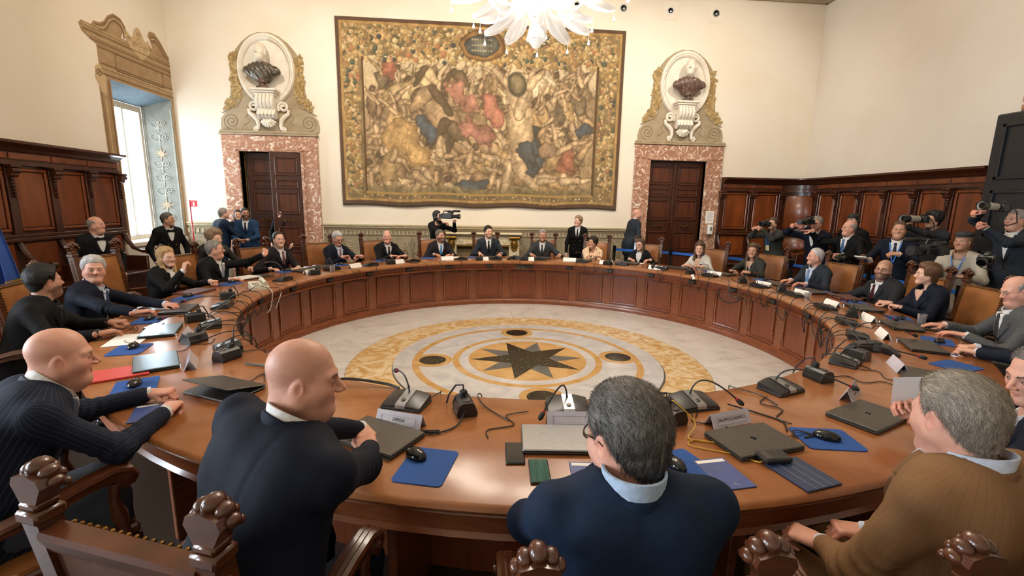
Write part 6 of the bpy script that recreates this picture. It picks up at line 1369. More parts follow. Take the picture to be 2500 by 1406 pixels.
# ---- the four in the foreground
person('person', 'bald man in navy pinstripe suit leaning on the table at lower left, hands joined', (-2.22, -3.19, 1.155), 48, 38, 'pink', BALD, 'white', jacket='pinstripe', shirt='white', tie=('dark', (0.02, 0.02, 0.04)), pelvis=(-2.46, -3.46, 0.56),
       handR=((-2.0, -2.99, 0.825), 'curl', 100, 0), handL=((-2.20, -2.78, 0.825), 'curl', 10, 0), h=0.0085, fat=0.75, pitch=-6, seed=3, hh=0.003, brow=(0.35, 0.25, 0.2), poleR=(0.3, -0.6, -0.9), nose=0.008, wide=1.04, hunch=0.9, headk=0.93)
person('person', 'bald man in dark navy suit seen from behind, head turned right, hands clasped', (-1.115, -3.735, 1.268), 62, 14, 'pink', dict(none=True, stubble=0.12), 'dark', jacket=SUIT['navy'], shirt='white', tie=('dark', (0.02, 0.02, 0.04)), pelvis=(-1.30, -3.93, 0.56),
       handR=((-1.03, -3.36, 0.83), 'curl', 112, 15), handL=((-1.10, -3.20, 0.83), 'curl', -60, 0), h=0.008, fat=0.85, pitch=-8, seed=5, hh=0.003, poleR=(0.9, -0.3, -0.5), nose=0.008, wide=1.14, sh_lean=-0.10, hunch=0.85, headk=0.93, chigh=0.055)
person('person', 'man with greying dark hair and glasses in navy suit seen from behind', (-0.275, -4.05, 1.235), 88, 112, 'pink', dict(t=0.016, amp=0.0025, freq=190, vol=0.004), 'salt', jacket=SUIT['navy2'], shirt='blue', tie=('dark', (0.02, 0.02, 0.04)), pelvis=(-0.27, -4.02, 0.55),
       handR=((-0.05, -3.62, 0.72), 'rest', 120, 0), handL=((-0.45, -3.62, 0.72), 'rest', 60, 0), h=0.008, fat=0.35, pitch=-14, seed=8, hh=0.003, glasses='dark', wide=1.08, hunch=1.5, strands=9000, headk=0.97)
person('person', 'grey-haired man in brown checked suit seen from behind, hands in his lap', (0.645, -3.99, 1.235), 104, 92, 'pink', dict(t=0.013, amp=0.0025, freq=190), 'sandgrey', jacket='brown_check', shirt='pale', tie=('plum', (0.03, 0.012, 0.025)), pelvis=(0.66, -4.0, 0.55),
       handR=((0.70, -3.745, 0.69), 'curl', 165, 0), handL=((0.505, -3.80, 0.695), 'curl', 130, 10), h=0.008, fat=0.45, pitch=-10, seed=12, hh=0.003, wide=1.1, poleL=(-0.7, -0.8, -0.3), hunch=0.9, strands=9000, headk=0.93)
# ---- right side of the ring
person('person', 'man in dark suit at the right edge reading a sheet of paper', (1.50, -3.55, 1.165), 120, 172, 'pink', dict(t=0.012, amp=0.004, recede=0.03), 'salt', jacket=SUIT['navy'], shirt='white', tie=('dark', (0.02, 0.02, 0.04)), pelvis=(1.72, -3.80, 0.55),
       handR=((1.55, -3.22, 0.82), 'rest', 150, 0), handL=((1.30, -3.36, 0.90), 'pinch', 130, -60, 30), h=0.010, fat=0.3, pitch=-14, seed=14, hh=0.0035, nose=0.008, strands=4000)
person('person', 'man in navy suit at the right edge, pale hands folded on the table', (3.02, -2.62, 1.15), 138, 150, 'fair', SHORT, 'brown', jacket=SUIT['navy'], shirt='pale', tie=('dark', (0.02, 0.02, 0.04)), pelvis=(3.2, -2.8, 0.55),
       handR=((2.94, -2.17, 0.82), 'curl', 175, 0), handL=((2.83, -2.28, 0.82), 'curl', 125, 0), h=0.011, seed=15)
person('person', 'balding man with wire glasses in grey suit at the right edge', (3.50, -1.92, 1.19), 150, 158, 'pink', dict(t=0.007, amp=0.002, bald=1.3, recede=0.06), 'grey', jacket=SUIT['grey'], shirt='white', tie=('grey', (0.04, 0.04, 0.045)), pelvis=(3.66, -2.0, 0.55),
       handR=((3.38, -1.55, 0.815), 'flat', 160, 0), handL=((3.24, -1.85, 0.815), 'flat', 120, 0), h=0.0105, fat=0.5, pitch=-18, glasses='wire', seed=16)
person('person', 'woman with short auburn hair in navy jacket, hands clasped, looking left', (3.90, -0.84, 1.155), 172, 148, 'fair', dict(t=0.02, amp=0.005, low=0.07, vol=0.01), 'auburn', 'f', jacket=SUIT['navy'], shirt='navyb', pelvis=(4.02, -0.9, 0.54),
       handR=((3.66, -0.72, 0.83), 'curl', 140, 20), handL=((3.60, -0.90, 0.83), 'curl', 95, 0), h=0.0105, fat=0.1, strands=2600, seed=18, openv=True, pitch=-2)
person('person', 'bald bearded man with round glasses and maroon tie, arms under the table', (3.99, -0.26, 1.12), 178, 208, 'tan', dict(none=True, stubble=0.25), 'dark', jacket=SUIT['char'], shirt='white', tie=('maroon', (0.06, 0.008, 0.012)), pelvis=(4.10, -0.27, 0.54),
       handR=((3.62, 0.05, 0.74), 'rest', 180, 0), handL=((3.62, -0.45, 0.74), 'rest', 180, 0), h=0.0105, fat=0.55, glasses='dark', beard=('black', 0.72), seed=20, tilt=-4)
person('person', 'white-haired man with light blue tie in blue-grey suit, hands on a laptop', (3.93, 0.73, 1.15), 188, 168, 'pink', dict(t=0.009, amp=0.003, recede=0.03), 'white', jacket=SUIT['bluegrey'], shirt='pale', tie=('sky', (0.16, 0.28, 0.48)), pelvis=(4.06, 0.76, 0.54),
       handR=((3.62, 0.72, 0.825), 'flat', 185, 0), handL=((3.62, 0.44, 0.825), 'rest', 150, 0), h=0.0105, strands=1500, seed=22, brow=(0.3, 0.26, 0.22))
person('person', 'woman with long wavy brown hair in dark grey suit and pearls, hands clasped', (3.64, 1.66, 1.13), 207, 228, 'tan', dict(t=0.02, amp=0.006, long=0.27, vol=0.006), 'brown', 'f', jacket=SUIT['olive'], shirt='black', pelvis=(3.74, 1.72, 0.54),
       handR=((3.24, 1.50, 0.84), 'curl', -60, 20), handL=((3.40, 1.34, 0.84), 'curl', 130, 20), h=0.0115, fat=0.1, strands=2600, seed=24, openv=True, extra=lambda i: pearls(i))
person('person', 'woman with shoulder-length brown hair in pale silver jacket', (3.18, 2.42, 1.08), 220, 236, 'fair', dict(t=0.02, amp=0.007, long=0.21, vol=0.010), 'brown', 'f', jacket=SUIT['light'], shirt='skin', pelvis=(3.28, 2.5, 0.53),
       handR=((2.86, 2.22, 0.825), 'rest', -50, 0), handL=((3.06, 2.06, 0.825), 'rest', 140, 0), h=0.0115, fat=0.1, strands=2600, seed=26, openv=True)
person('person', 'young woman with long hair and dark glasses in black jacket reading notes', (2.43, 3.18, 1.075), 234, 216, 'fair', dict(t=0.014, amp=0.004, long=0.31, vol=0.0), 'brown', 'f', jacket=SUIT['black'], shirt='white', pelvis=(2.5, 3.28, 0.53),
       handR=((2.19, 3.02, 0.825), 'flat', -80, 0), handL=((2.52, 2.88, 0.825), 'rest', 200, 0), h=0.0115, fat=0.05, glasses='dark', strands=2600, seed=28, pitch=-6)
person('person', 'woman with short dark hair in peach floral blouse, arms folded on table', (1.66, 3.64, 1.07), 245, 208, 'tan', dict(t=0.022, amp=0.004, low=0.04, vol=0.008), 'dark', 'f', jacket='floral', shirt='skin', lapel=False, pelvis=(1.7, 3.76, 0.53),
       handR=((1.66, 3.40, 0.825), 'rest', -10, 0), handL=((1.62, 3.46, 0.83), 'rest', 200, 0), h=0.0115, fat=0.35, strands=1500, seed=30, coll=False, cuffs=False, wide=1.08)
person('person', 'grey-haired man in mid-grey suit and grey tie facing the camera', (0.73, 3.93, 1.17), 259, 262, 'olive', dict(t=0.016, amp=0.005, vol=0.004), 'grey', jacket=SUIT['mid'], shirt='white', tie=('greydk', (0.025, 0.026, 0.03)), pelvis=(0.74, 4.06, 0.54),
       handR=((0.48, 3.66, 0.82), 'flat', -80, 0), handL=((1.02, 3.58, 0.82), 'flat', -110, 0), h=0.0115, seed=32)
person('person', 'dark-haired man in navy suit with plain black tie, palms on the table', (-0.33, 3.99, 1.225), 274, 296, 'fair', dict(t=0.014, amp=0.003, vol=0.004), 'black', jacket=SUIT['bluegrey'], shirt='white', tie=('black', (0.01, 0.01, 0.012)), pelvis=(-0.33, 4.12, 0.55),
       handR=((-0.50, 3.72, 0.82), 'flat', -80, 0), handL=((-0.10, 3.70, 0.82), 'flat', -100, 0), h=0.0115, strands=1500, seed=34, beard=('black', 0.10))
person('person', 'bearded grey-haired man with bright blue tie smiling to the right', (-1.25, 3.80, 1.15), 287, 318, 'tan', dict(t=0.012, amp=0.003), 'salt', jacket=SUIT['plum'], shirt='white', tie=('bright_blue', (0.06, 0.22, 0.50)), pelvis=(-1.30, 3.92, 0.54),
       handR=((-1.34, 3.50, 0.82), 'rest', -40, 0), handL=((-1.02, 3.48, 0.82), 'rest', 220, 0), h=0.0115, strands=1500, seed=36, beard=('salt', 0.7), fat=0.45)
person('person', 'stern balding man in black suit with black tie, hands crossed', (-2.16, 3.37, 1.15), 301, 276, 'pink', dict(t=0.008, amp=0.002, bald=0.8, recede=0.05), 'grey', jacket=SUIT['black'], shirt='white', tie=('black', (0.01, 0.01, 0.012)), pelvis=(-2.22, 3.48, 0.54),
       handR=((-2.04, 3.10, 0.83), 'rest', 20, 0), handL=((-1.82, 3.12, 0.83), 'rest', 200, 0), h=0.0115, seed=38, fat=0.35)
person('person', 'white-haired man with dark glasses and pink tie looking down at his hands', (-2.86, 2.80, 1.155), 314, 318, 'pink', dict(t=0.012, amp=0.003), 'white', jacket=SUIT['navy'], shirt='pale', tie=('pink', (0.30, 0.14, 0.18)), pelvis=(-2.96, 2.88, 0.54),
       handR=((-2.72, 2.56, 0.87), 'pinch', 40, 30), handL=((-2.46, 2.66, 0.87), 'pinch', 190, -30), h=0.011, strands=1500, seed=40, glasses='dark', pitch=-22, fat=0.35)
person('person', 'dark-haired man in dark suit with dusty rose tie, papers before him', (-3.47, 1.99, 1.19), 330, 316, 'fair', dict(t=0.010, amp=0.003, recede=0.04), 'dark', jacket=SUIT['plum'], shirt='white', tie=('rose', (0.16, 0.06, 0.07)), pelvis=(-3.58, 2.06, 0.54),
       handR=((-3.46, 1.62, 0.80), 'rest', -20, 0), handL=((-3.14, 1.78, 0.80), 'rest', -90, 0), h=0.0105, seed=42)
person('person', 'grey-haired man with glasses in black suit turning away, hand raised', (-3.86, 1.03, 1.14), -10, 22, 'pink', dict(t=0.012, amp=0.003), 'grey', jacket=SUIT['black'], shirt='white', tie=('silver', (0.30, 0.30, 0.34)), pelvis=(-4.0, 1.05, 0.54),
       handR=((-3.55, 0.72, 0.80), 'rest', 20, 0), handL=((-3.42, 1.38, 1.04), 'curl', 100, -40, 40), h=0.0105, strands=1500, seed=44, glasses='wire', fat=0.4)
person('person', 'blonde woman in black jacket and white blouse raising one hand to her chin', (-3.99, 0.30, 1.12), 0, 342, 'fair', dict(t=0.018, amp=0.005, long=0.24, vol=0.003), 'blonde', 'f', jacket=SUIT['black'], shirt='white', pelvis=(-4.12, 0.28, 0.53),
       handR=((-3.72, 0.12, 1.0), 'curl', 70, -60, 70), handL=((-3.62, 0.42, 0.83), 'fist', -20, 0), h=0.0105, fat=0.1, strands=2600, seed=46, poleR=(0.1, -0.6, -0.8))
person('person', 'silver-haired man in navy suit and blue tie glancing at the camera, hands on table', (-3.92, -0.78, 1.14), 14, 316, 'pink', dict(t=0.016, amp=0.004, vol=0.006), 'white', jacket=SUIT['navy'], shirt='pale', tie=('slate', (0.05, 0.075, 0.14)), pelvis=(-4.08, -0.84, 0.54),
       handR=((-3.40, -1.10, 0.825), 'rest', 45, 0), handL=((-3.36, -0.78, 0.825), 'rest', -20, 0), h=0.0098, fat=0.5, strands=4000, seed=48, hh=0.0036, tilt=-4, brow=(0.16, 0.13, 0.11))
person('person', 'man with thick dark hair and stubble in black suit seen from behind at left', (-3.70, -1.50, 1.16), 28, 66, 'olive', dict(t=0.018, amp=0.004, vol=0.008), 'black', jacket=SUIT['black'], shirt='black', tie=('black', (0.01, 0.01, 0.012)), pelvis=(-3.86, -1.62, 0.55),
       handR=((-3.22, -1.72, 0.825), 'rest', 60, 0), handL=((-3.36, -1.42, 0.83), 'pinch', 10, 0), h=0.0098, fat=0.4, strands=4000, seed=50, beard=('salt', 0.55), hh=0.0036, wide=1.06)
# chairs of the ring
for deg, lab in ((-125.5, 'tan leather armchair under the man in the pinstripe suit'),):
    chair(-125.5, 4.04, lab, 0.5)
chair(-108.7, 4.0, 'dark carved armchair seen from behind at lower left beside the bald man', -0.3, 0.985)
chair(-94.0, 3.99, 'carved armchair under the man in the bright navy suit in the foreground', 4, 0.945)
chair(-81.5, 4.05, 'carved armchair under the man in the brown suit at lower right', -8, 0.945)
for deg, lab in ((-66, 'tan leather armchair under the man reading paper at the right edge'), (-43, 'tan leather armchair under the man with folded pale hands'), (-27.5, 'tan leather armchair behind the grey-suited man at the right edge'), (-12.4, 'tan leather armchair behind the auburn-haired woman'), (-3.8, 'tan leather armchair behind the bald bearded man'),
                 (10.6, 'tan leather armchair behind the man with the light blue tie'), (24.7, 'tan leather armchair behind the woman with pearls'), (37.3, 'tan leather armchair behind the woman in the silver jacket'), (52.6, 'tan leather armchair behind the young woman with glasses'), (65.5, 'tan leather armchair behind the woman in the floral blouse'),
                 (79.4, 'tan leather armchair behind the man in mid-grey suit'), (94.7, 'tan leather armchair behind the dark-haired man by the fireplace'), (108.8, 'tan leather armchair behind the man with the bright blue tie'), (123.2, 'tan leather armchair behind the stern balding man'), (136.6, 'tan leather armchair behind the man with the pink tie'),
                 (150.8, 'tan leather armchair behind the man with the rose tie'), (165.1, 'tan leather armchair behind the man turning away'), (-168.3, 'tan leather armchair behind the silver-haired man'), (-157.5, 'tan leather armchair at left behind the man with stubble')):
    chair(deg, 4.22, lab)
chair(177.5, 4.30, 'taller tan leather armchair behind the blonde woman', 0, 1.09)

# ---- people standing along the walls
def headphones(i):
    mb = MB()
    for s in (-1, 1): mb.lathe([(0.0, 0.0), (0.035, 0.0), (0.038, 0.012), (0.03, 0.025), (0.0, 0.028)], 14, i['HW'] @ Tm(s * 0.082, -0.012, -0.01) @ Ry(s * PI / 2))
    mb.tube([(math.cos(t) * 0.094, -0.012, 0.0 + math.sin(t) * 0.135) for t in np.linspace(0, PI, 15)], 0.007, 6, i['HW']); mb.build('headphones', blackpl, i['root'], True)
    mb = MB(); mb.ell((0, -0.01, 0.075), (0.087, 0.108, 0.062), 18, 8, i['HW']); mb.ell((0, 0.10, 0.055), (0.06, 0.06, 0.008), 14, 6, i['HW']); mb.build('cap', rubber, i['root'], True)
hang = lambda x, y, z: ((x, y, z), 'rest', None, 90, -85)
person('person', 'bald usher in black tailcoat and bow tie beside the left panelling', (-5.53, 1.45, 1.40), -28, 5, 'pink', dict(t=0.006, amp=0.001, bald=1.35, recede=0.06), 'grey', jacket=SUIT['black'], shirt='white', tie=('black', (0.01, 0.01, 0.012)), bow=True, seated=False, h=0.0115, scale=0.97, seed=60, fat=0.5, extra=buttons, vneck=0.28)
person('person', 'dark-haired usher in black coat and bow tie before the window', (-5.50, 2.84, 1.42), -35, 10, 'tan', SHORT, 'salt', jacket=SUIT['black'], shirt='white', tie=('black', (0.01, 0.01, 0.012)), bow=True, seated=False, h=0.0115, scale=0.95, strands=1500, seed=62, extra=buttons, vneck=0.28)
person('person', 'curly-haired person in dark patterned dress bending beside the black suit', (-4.10, 1.50, 1.23), -60, -20, 'fair', dict(t=0.035, amp=0.012, freq=110, curly=True, vol=0.012, low=0.03), 'sand', 'f', jacket=SUIT['olive'], shirt=None, lapel=False, coll=False, pelvis=(-4.55, 1.95, 0.86), seated=False, h=0.0125, strands=1500, seed=64, cuffs=False, handR=((-4.2, 1.3, 0.8), 'rest', -40, 0), handL=((-3.8, 1.75, 0.8), 'rest', -40, 0))
person('person', 'grey-haired man in dark blue suit with his back to us by the left door', (-5.38, 4.30, 1.48), 60, 45, 'fair', SHORT, 'grey', jacket=SUIT['navy2'], shirt='white', seated=False, h=0.0125, scale=0.96, seed=66, handR=((-5.05, 4.42, 1.10), 'rest', 60, 0), handL=None)
person('person', 'dark-haired woman in black with a pink blouse by the left door', (-5.33, 4.72, 1.445), -70, -60, 'fair', dict(t=0.012, amp=0.003, long=0.18), 'black', 'f', jacket=SUIT['black'], shirt='pink', seated=False, h=0.0125, scale=0.95, seed=68, openv=True)
person('person', 'bearded man with glasses in blue suit standing with hands joined by the left door', (-4.98, 4.28, 1.49), -80, -52, 'olive', SHORT, 'black', jacket=SUIT['blue'], shirt='white', tie=('navyt', (0.012, 0.014, 0.04)), seated=False, h=0.0125, scale=0.96, seed=70, glasses='dark', beard=('black', 0.75), handR=((-5.02, 4.02, 1.0), 'curl', 0, 0), handL=((-4.86, 4.02, 1.0), 'curl', 180, 0))
person('person', 'man in black peering out between the leaves of the left door', (-4.90, 5.72, 1.47), -90, -100, 'pale', BALD, 'white', jacket=SUIT['black'], shirt='black', seated=False, h=0.014, scale=0.95, seed=72, glasses='wire')
person('person', 'camerawoman with dark hair in black filming before the rear wall', (-1.37, 4.77, 1.49), -75, -15, 'fair', dict(t=0.014, amp=0.003, long=0.15), 'black', 'f', jacket=SUIT['black'], shirt=None, lapel=False, seated=False, h=0.0125, seed=74, cuffs=False, handR=((-1.22, 4.52, 1.36), 'curl', -20, 0), handL=((-1.02, 4.62, 1.38), 'curl', 100, 90), poleL=(0.6, 0.2, -0.8))
person('person', 'woman usher with short hair in black double-breasted uniform by the rear wall', (1.60, 4.70, 1.435), -105, -150, 'fair', dict(t=0.016, amp=0.005, vol=0.008), 'sand', 'f', jacket=SUIT['black'], shirt='white', tie=('black', (0.01, 0.01, 0.012)), seated=False, h=0.0125, scale=1.0, strands=1500, seed=76, extra=buttons, fat=0.4, wide=1.12)
person('person', 'shaven-headed man in dark suit walking past the right door', (2.90, 4.73, 1.60), 8, -2, 'pink', dict(none=True, stubble=0.1), 'dark', jacket=SUIT['bluegrey'], shirt='pale', tie=('navyt', (0.012, 0.014, 0.04)), seated=False, h=0.0125, seed=78)
person('person', 'photographer with tousled hair in dark grey top aiming a camera left', (4.90, 3.12, 1.50), 200, 208, 'fair', dict(t=0.016, amp=0.005, low=0.02), 'brown', jacket=SUIT['olive'], shirt=None, lapel=False, seated=False, h=0.0118, scale=0.96, strands=1500, seed=80, cuffs=False, handR=((4.66, 3.16, 1.42), 'curl', 150, 0), handL=((4.62, 2.98, 1.40), 'curl', 200, 120), poleR=(0.2, 0.9, -0.9), poleL=(0.2, -0.5, -1.0), extra=lanyard())
person('person', 'grey-haired cameraman in navy suit looking through a video camera', (4.90, 2.02, 1.55), 205, 205, 'pink', SHORT, 'grey', jacket=SUIT['navy'], shirt='white', seated=False, h=0.0118, strands=1500, seed=82, glasses='wire', pitch=-6, handR=((4.62, 2.10, 1.52), 'curl', 190, 0), handL=((4.60, 1.88, 1.50), 'curl', 200, 90), poleR=(0.3, 0.9, -0.7))
person('person', 'bald man with glasses in black pointing left over the chairs', (5.02, 1.50, 1.51), 190, 172, 'pink', dict(t=0.005, amp=0.001, bald=1.35, recede=0.06), 'grey', jacket=SUIT['black'], shirt='white', tie=('bluedot', (0.05, 0.12, 0.28)), seated=False, h=0.0118, seed=84, glasses='wire', fat=0.4, handR=((4.62, 1.74, 1.44), 'point', 160, 0), handL=((4.80, 1.30, 1.12), 'curl', 150, 0), poleR=(0.2, 0.6, -0.9))
person('person', 'smiling man in navy suit with blue lanyard holding folded papers', (5.05, 0.70, 1.525), 215, 222, 'tan', dict(t=0.012, amp=0.003, recede=0.02), 'brown', jacket=SUIT['navy'], shirt='white', tie=('navyt', (0.012, 0.014, 0.04)), seated=False, h=0.0115, strands=1500, seed=86, fat=0.4, extra=lanyard(badge=False), handR=((4.66, 0.66, 1.12), 'curl', 200, 0), handL=((4.86, 0.46, 1.22), 'curl', 150, 30))
person('person', 'curly-haired photographer in grey top aiming a long white lens left', (5.78, 0.95, 1.655), 190, 180, 'fair', dict(t=0.03, amp=0.012, freq=110, curly=True, low=0.06, vol=0.012), 'black', 'f', jacket=SUIT['mid'], shirt=None, lapel=False, seated=False, h=0.0118, scale=1.04, strands=1500, seed=88, cuffs=False, handR=((5.50, 1.02, 1.60), 'curl', 160, 0), handL=((5.34, 0.92, 1.56), 'curl', 190, 150), poleR=(0.3, 0.9, -0.8), poleL=(0.1, -0.5, -1.0))
def flat_cap(i):
    mb = MB(); mb.ell((0, -0.012, 0.095), (0.098, 0.118, 0.045), 20, 10, i['HW']); mb.ell((0, 0.075, 0.072), (0.075, 0.062, 0.012), 16, 6, i['HW'])
    mb.ell((0, -0.015, 0.075), (0.088, 0.108, 0.03), 18, 8, i['HW']); mb.build('flat_cap', fabric('tweed', (0.055, 0.055, 0.055), bump=0.4, weave=120), i['root'], True)
person('person', 'man in grey flat cap and pale linen shirt behind the auburn-haired woman', (5.32, 0.10, 1.42), 205, 195, 'tan', dict(t=0.006, amp=0.001), 'sand', jacket='linen', shirt='skin', lapel=False, seated=False, h=0.0105, scale=1.0, seed=90, extra=lambda i: (flat_cap(i), lanyard(badge=False)(i)), handR=((5.0, 0.02, 1.08), 'rest', 160, 0), handL=((5.10, -0.16, 1.02), 'rest', 120, 0), cuffs=False, trousers=fabric('khaki', (0.30, 0.26, 0.2)))
person('person', 'press photographer in dark jacket and white shirt at the right edge, camera raised', (5.55, -0.22, 1.70), 190, 176, 'pink', SHORT, 'grey', jacket=SUIT['bluegrey'], shirt='white', seated=False, h=0.0105, scale=1.0, seed=92, fat=0.5, handR=((5.28, -0.08, 1.78), 'curl', 170, 0), handL=((5.20, -0.22, 1.60), 'curl', 190, 150), poleR=(0.2, 0.9, 0.0), poleL=(0.1, -0.5, -1.0), vneck=0.45)
person('person', 'camera operator in black cap and headphones behind the pointing man', (5.55, 2.05, 1.60), 200, 195, 'fair', dict(t=0.01, amp=0.002, low=0.02), 'black', jacket=SUIT['black'], shirt=None, lapel=False, seated=False, h=0.0125, seed=94, cuffs=False, coll=False, extra=lambda i: headphones(i))
# ================================================================ overdoors and busts
def bust(cx, zs, yaw, garment, pede, label):
    b = thing('portrait_bust', (cx, YB - 0.19, zs), label=label, cat='bust', group='wall busts')
    hf = head_fn(False, 0.35, 0.006, 0.003, (0, -0.03, -0.2), 0.055); Vh, Fh = snet(hf, (-0.1, -0.13, -0.19), (0.1, 0.14, 0.135), 0.005)
    a = R_(yaw); Rm = np.array([[math.cos(a), -math.sin(a), 0], [math.sin(a), math.cos(a), 0], [0, 0, 1]]); k = 1.42
    me = np_mesh('head', (Vh * k) @ Rm.T + np.array([0, -0.03, 0.735]), Fh); me.materials.append(m_stat); put(bpy.data.objects.new('head', me), b)
    def fn(p):
        q = p.copy(); q[:, 0] = np.abs(q[:, 0])
        d = ellp(q, (0, 0.0, 0.40), (0.20, 0.115, 0.15)); d = smin(d, cone(q, (0.04, 0, 0.47), (0.20, -0.0, 0.40), 0.085, 0.07), 0.06); d = smin(d, ellp(q, (0, 0.02, 0.27), (0.13, 0.09, 0.10)), 0.07)
        d = np.maximum(d, -(p[:, 2] - 0.2)); d = np.maximum(d, p[:, 1] - 0.09)
        return d - 0.006 * np.sin((p[:, 0] * 0.95 + p[:, 2] * 0.35 + 0.25 * p[:, 1]) * 90 + 3 * wob(p, 5, 14, 4)) * (p[:, 1] < 0.03)
    Vt, Ft = snet(fn, (-0.32, -0.2, 0.15), (0.32, 0.15, 0.62), 0.0085); Vt = Vt * np.array([1.42, 1.2, 1.12]) + np.array([0, 0, -0.10]); me = np_mesh('draped_chest', Vt, Ft); me.materials.append(garment); put(bpy.data.objects.new('draped_chest', me), b)
    mb = MB(); mb.lathe([(0.125, 0.0), (0.13, 0.03), (0.1, 0.05), (0.07, 0.065), (0.065, 0.085), (0.085, 0.11), (0.105, 0.12), (0.105, 0.2)], 20); mb.build('socle', pede, b, True)
overdoor(-5.0, 3.205, 'l', 'm', m_dark, m_purp, '', 'painted brown overdoor with scrolls and garlands above the left door', 0)
overdoor(4.19, 3.265, 'r', 'm', m_purp, m_purp, '', 'painted brown overdoor with scrolls and garlands above the right door', 0)
bust(-5.03, 3.205 + 0.836, 172, m_dark, m_purp, 'marble bust with bald white head and green-veined drapery above the left door')
bust(4.21, 3.265 + 0.856, 150, m_purp, m_purp, 'smaller marble bust with white head and dark purple drapery above the right door')

# ================================================================ things on the table
WHO = [(-125, 'the pinstripe-suited man'), (-107, 'the bald man seen from behind'), (-94, 'the man in bright navy seen from behind'), (-80, 'the man in the brown suit'), (-66, 'the man reading a paper'), (-46, 'the folded pale hands'), (-28, 'the grey-suited man'), (-13, 'the auburn-haired woman'), (-4, 'the bald bearded man'),
       (10.6, 'the man with the light blue tie'), (24.5, 'the woman with pearls'), (37, 'the woman in silver jacket'), (52.6, 'the young woman with glasses'), (65.5, 'the woman in floral blouse'), (79.4, 'the man in mid-grey suit'), (94.7, 'the man with palms down'), (108, 'the man with bright blue tie'), (122.7, 'the stern balding man'), (135.6, 'the man with pink tie'),
       (150, 'the man with rose tie'), (165, 'the man turning away'), (177, 'the blonde woman'), (-168.7, 'the silver-haired man'), (-157.7, 'the man with stubble'), (-141, 'the empty left corner seat')]
USED = {}
def who(kind, text, deg):
    def dd(a): return abs((a - deg + 180) % 360 - 180)
    o = sorted(WHO, key=lambda w: dd(w[0])); l = '%s before %s' % (text, o[0][1])
    if l in USED: sh = lambda t: t.replace('the man with ', '').replace('the woman with ', '').replace('the ', '').replace(' seen from behind', ' from behind'); l = '%s between %s and %s' % (text, sh(o[0][1]), sh(o[1][1]))
    if l in USED: l = 'second ' + l
    if l in USED: l = 'third ' + l[7:]
    if l in USED: l = 'farther ' + l
    USED[l] = 1; return l
ZT = HT + 0.0005
def place(name, deg, r, z=ZT, turn=0.0, label=None, cat=None, group=None):
    p = pol(deg, r, z); return thing(name, p, R_(deg) - PI / 2 + R_(turn), label, cat, group)
# --- microphone station: local +y towards the speaker
def arch(n=9): return [(-0.10 + 0.2 * i / n, 0.030 + 0.018 * math.sin(PI * i / n)) for i in range(n + 1)]
mb = MB(); pts = arch(); N = len(pts); vs = []
for y, k in ((-0.068, 1.0), (-0.055, 1.06), (0.062, 0.52), (0.072, 0.40)):
    vs += [(x * (1.0 if abs(y) < 0.07 else 0.97), y, z * k + 0.006) for x, z in pts]
fs = []
for j in range(3):
    for i in range(N - 1): fs.append((j * N + i, j * N + i + 1, (j + 1) * N + i + 1, (j + 1) * N + i))
b0 = len(vs); vs += [(x * (1.0 if abs(y) < 0.07 else 0.97), y, 0.004) for y in (-0.068, -0.055, 0.062, 0.072) for x, z in pts]
for j in range(3):
    for i in range(N - 1): fs.append((b0 + j * N + i, b0 + (j + 1) * N + i, b0 + (j + 1) * N + i + 1, b0 + j * N + i + 1))
for i in range(N - 1): fs.append((i, b0 + i, b0 + i + 1, i + 1)); fs.append((3 * N + i, 3 * N + i + 1, b0 + 3 * N + i + 1, b0 + 3 * N + i))
for j in range(3):
    fs.append((j * N, (j + 1) * N, b0 + (j + 1) * N, b0 + j * N)); fs.append((j * N + N - 1, b0 + j * N + N - 1, b0 + (j + 1) * N + N - 1, (j + 1) * N + N - 1))
mb.add(vs, fs); MIC_BASE = mb.mesh('base', blackpl, True)
mb = MB(); mb.cbox(-0.105, 0.105, -0.072, 0.076, 0.0, 0.012, 0.004); MIC_FOOT = mb.mesh('foot', rubber)
mb = MB(); mb.add([(s * 0.026, y, z) for s in (-1, 1) for y, z in ((-0.056, 0.0585), (0.063, 0.0335), (0.0735, 0.026), (0.0745, 0.012))], [(0, 4, 5, 1), (1, 5, 6, 2), (2, 6, 7, 3)]); MIC_STRIPE = mb.mesh('silver_strip', silver)
mb = MB(); mb.lathe([(0.0, 0.004), (0.010, 0.004), (0.012, 0.0)], 14, Tm(0, 0.035, 0.041) @ Rx(R_(-12))); MIC_BTN = mb.mesh('button', lap_g, True)
def bez(p0, p1, p2, p3, n=14):
    P = [Vector(p) for p in (p0, p1, p2, p3)]; o = []
    for i in range(n + 1):
        t = i / n; o.append(P[0] * (1 - t) ** 3 + P[1] * 3 * t * (1 - t) ** 2 + P[2] * 3 * t * t * (1 - t) + P[3] * t ** 3)
    return o
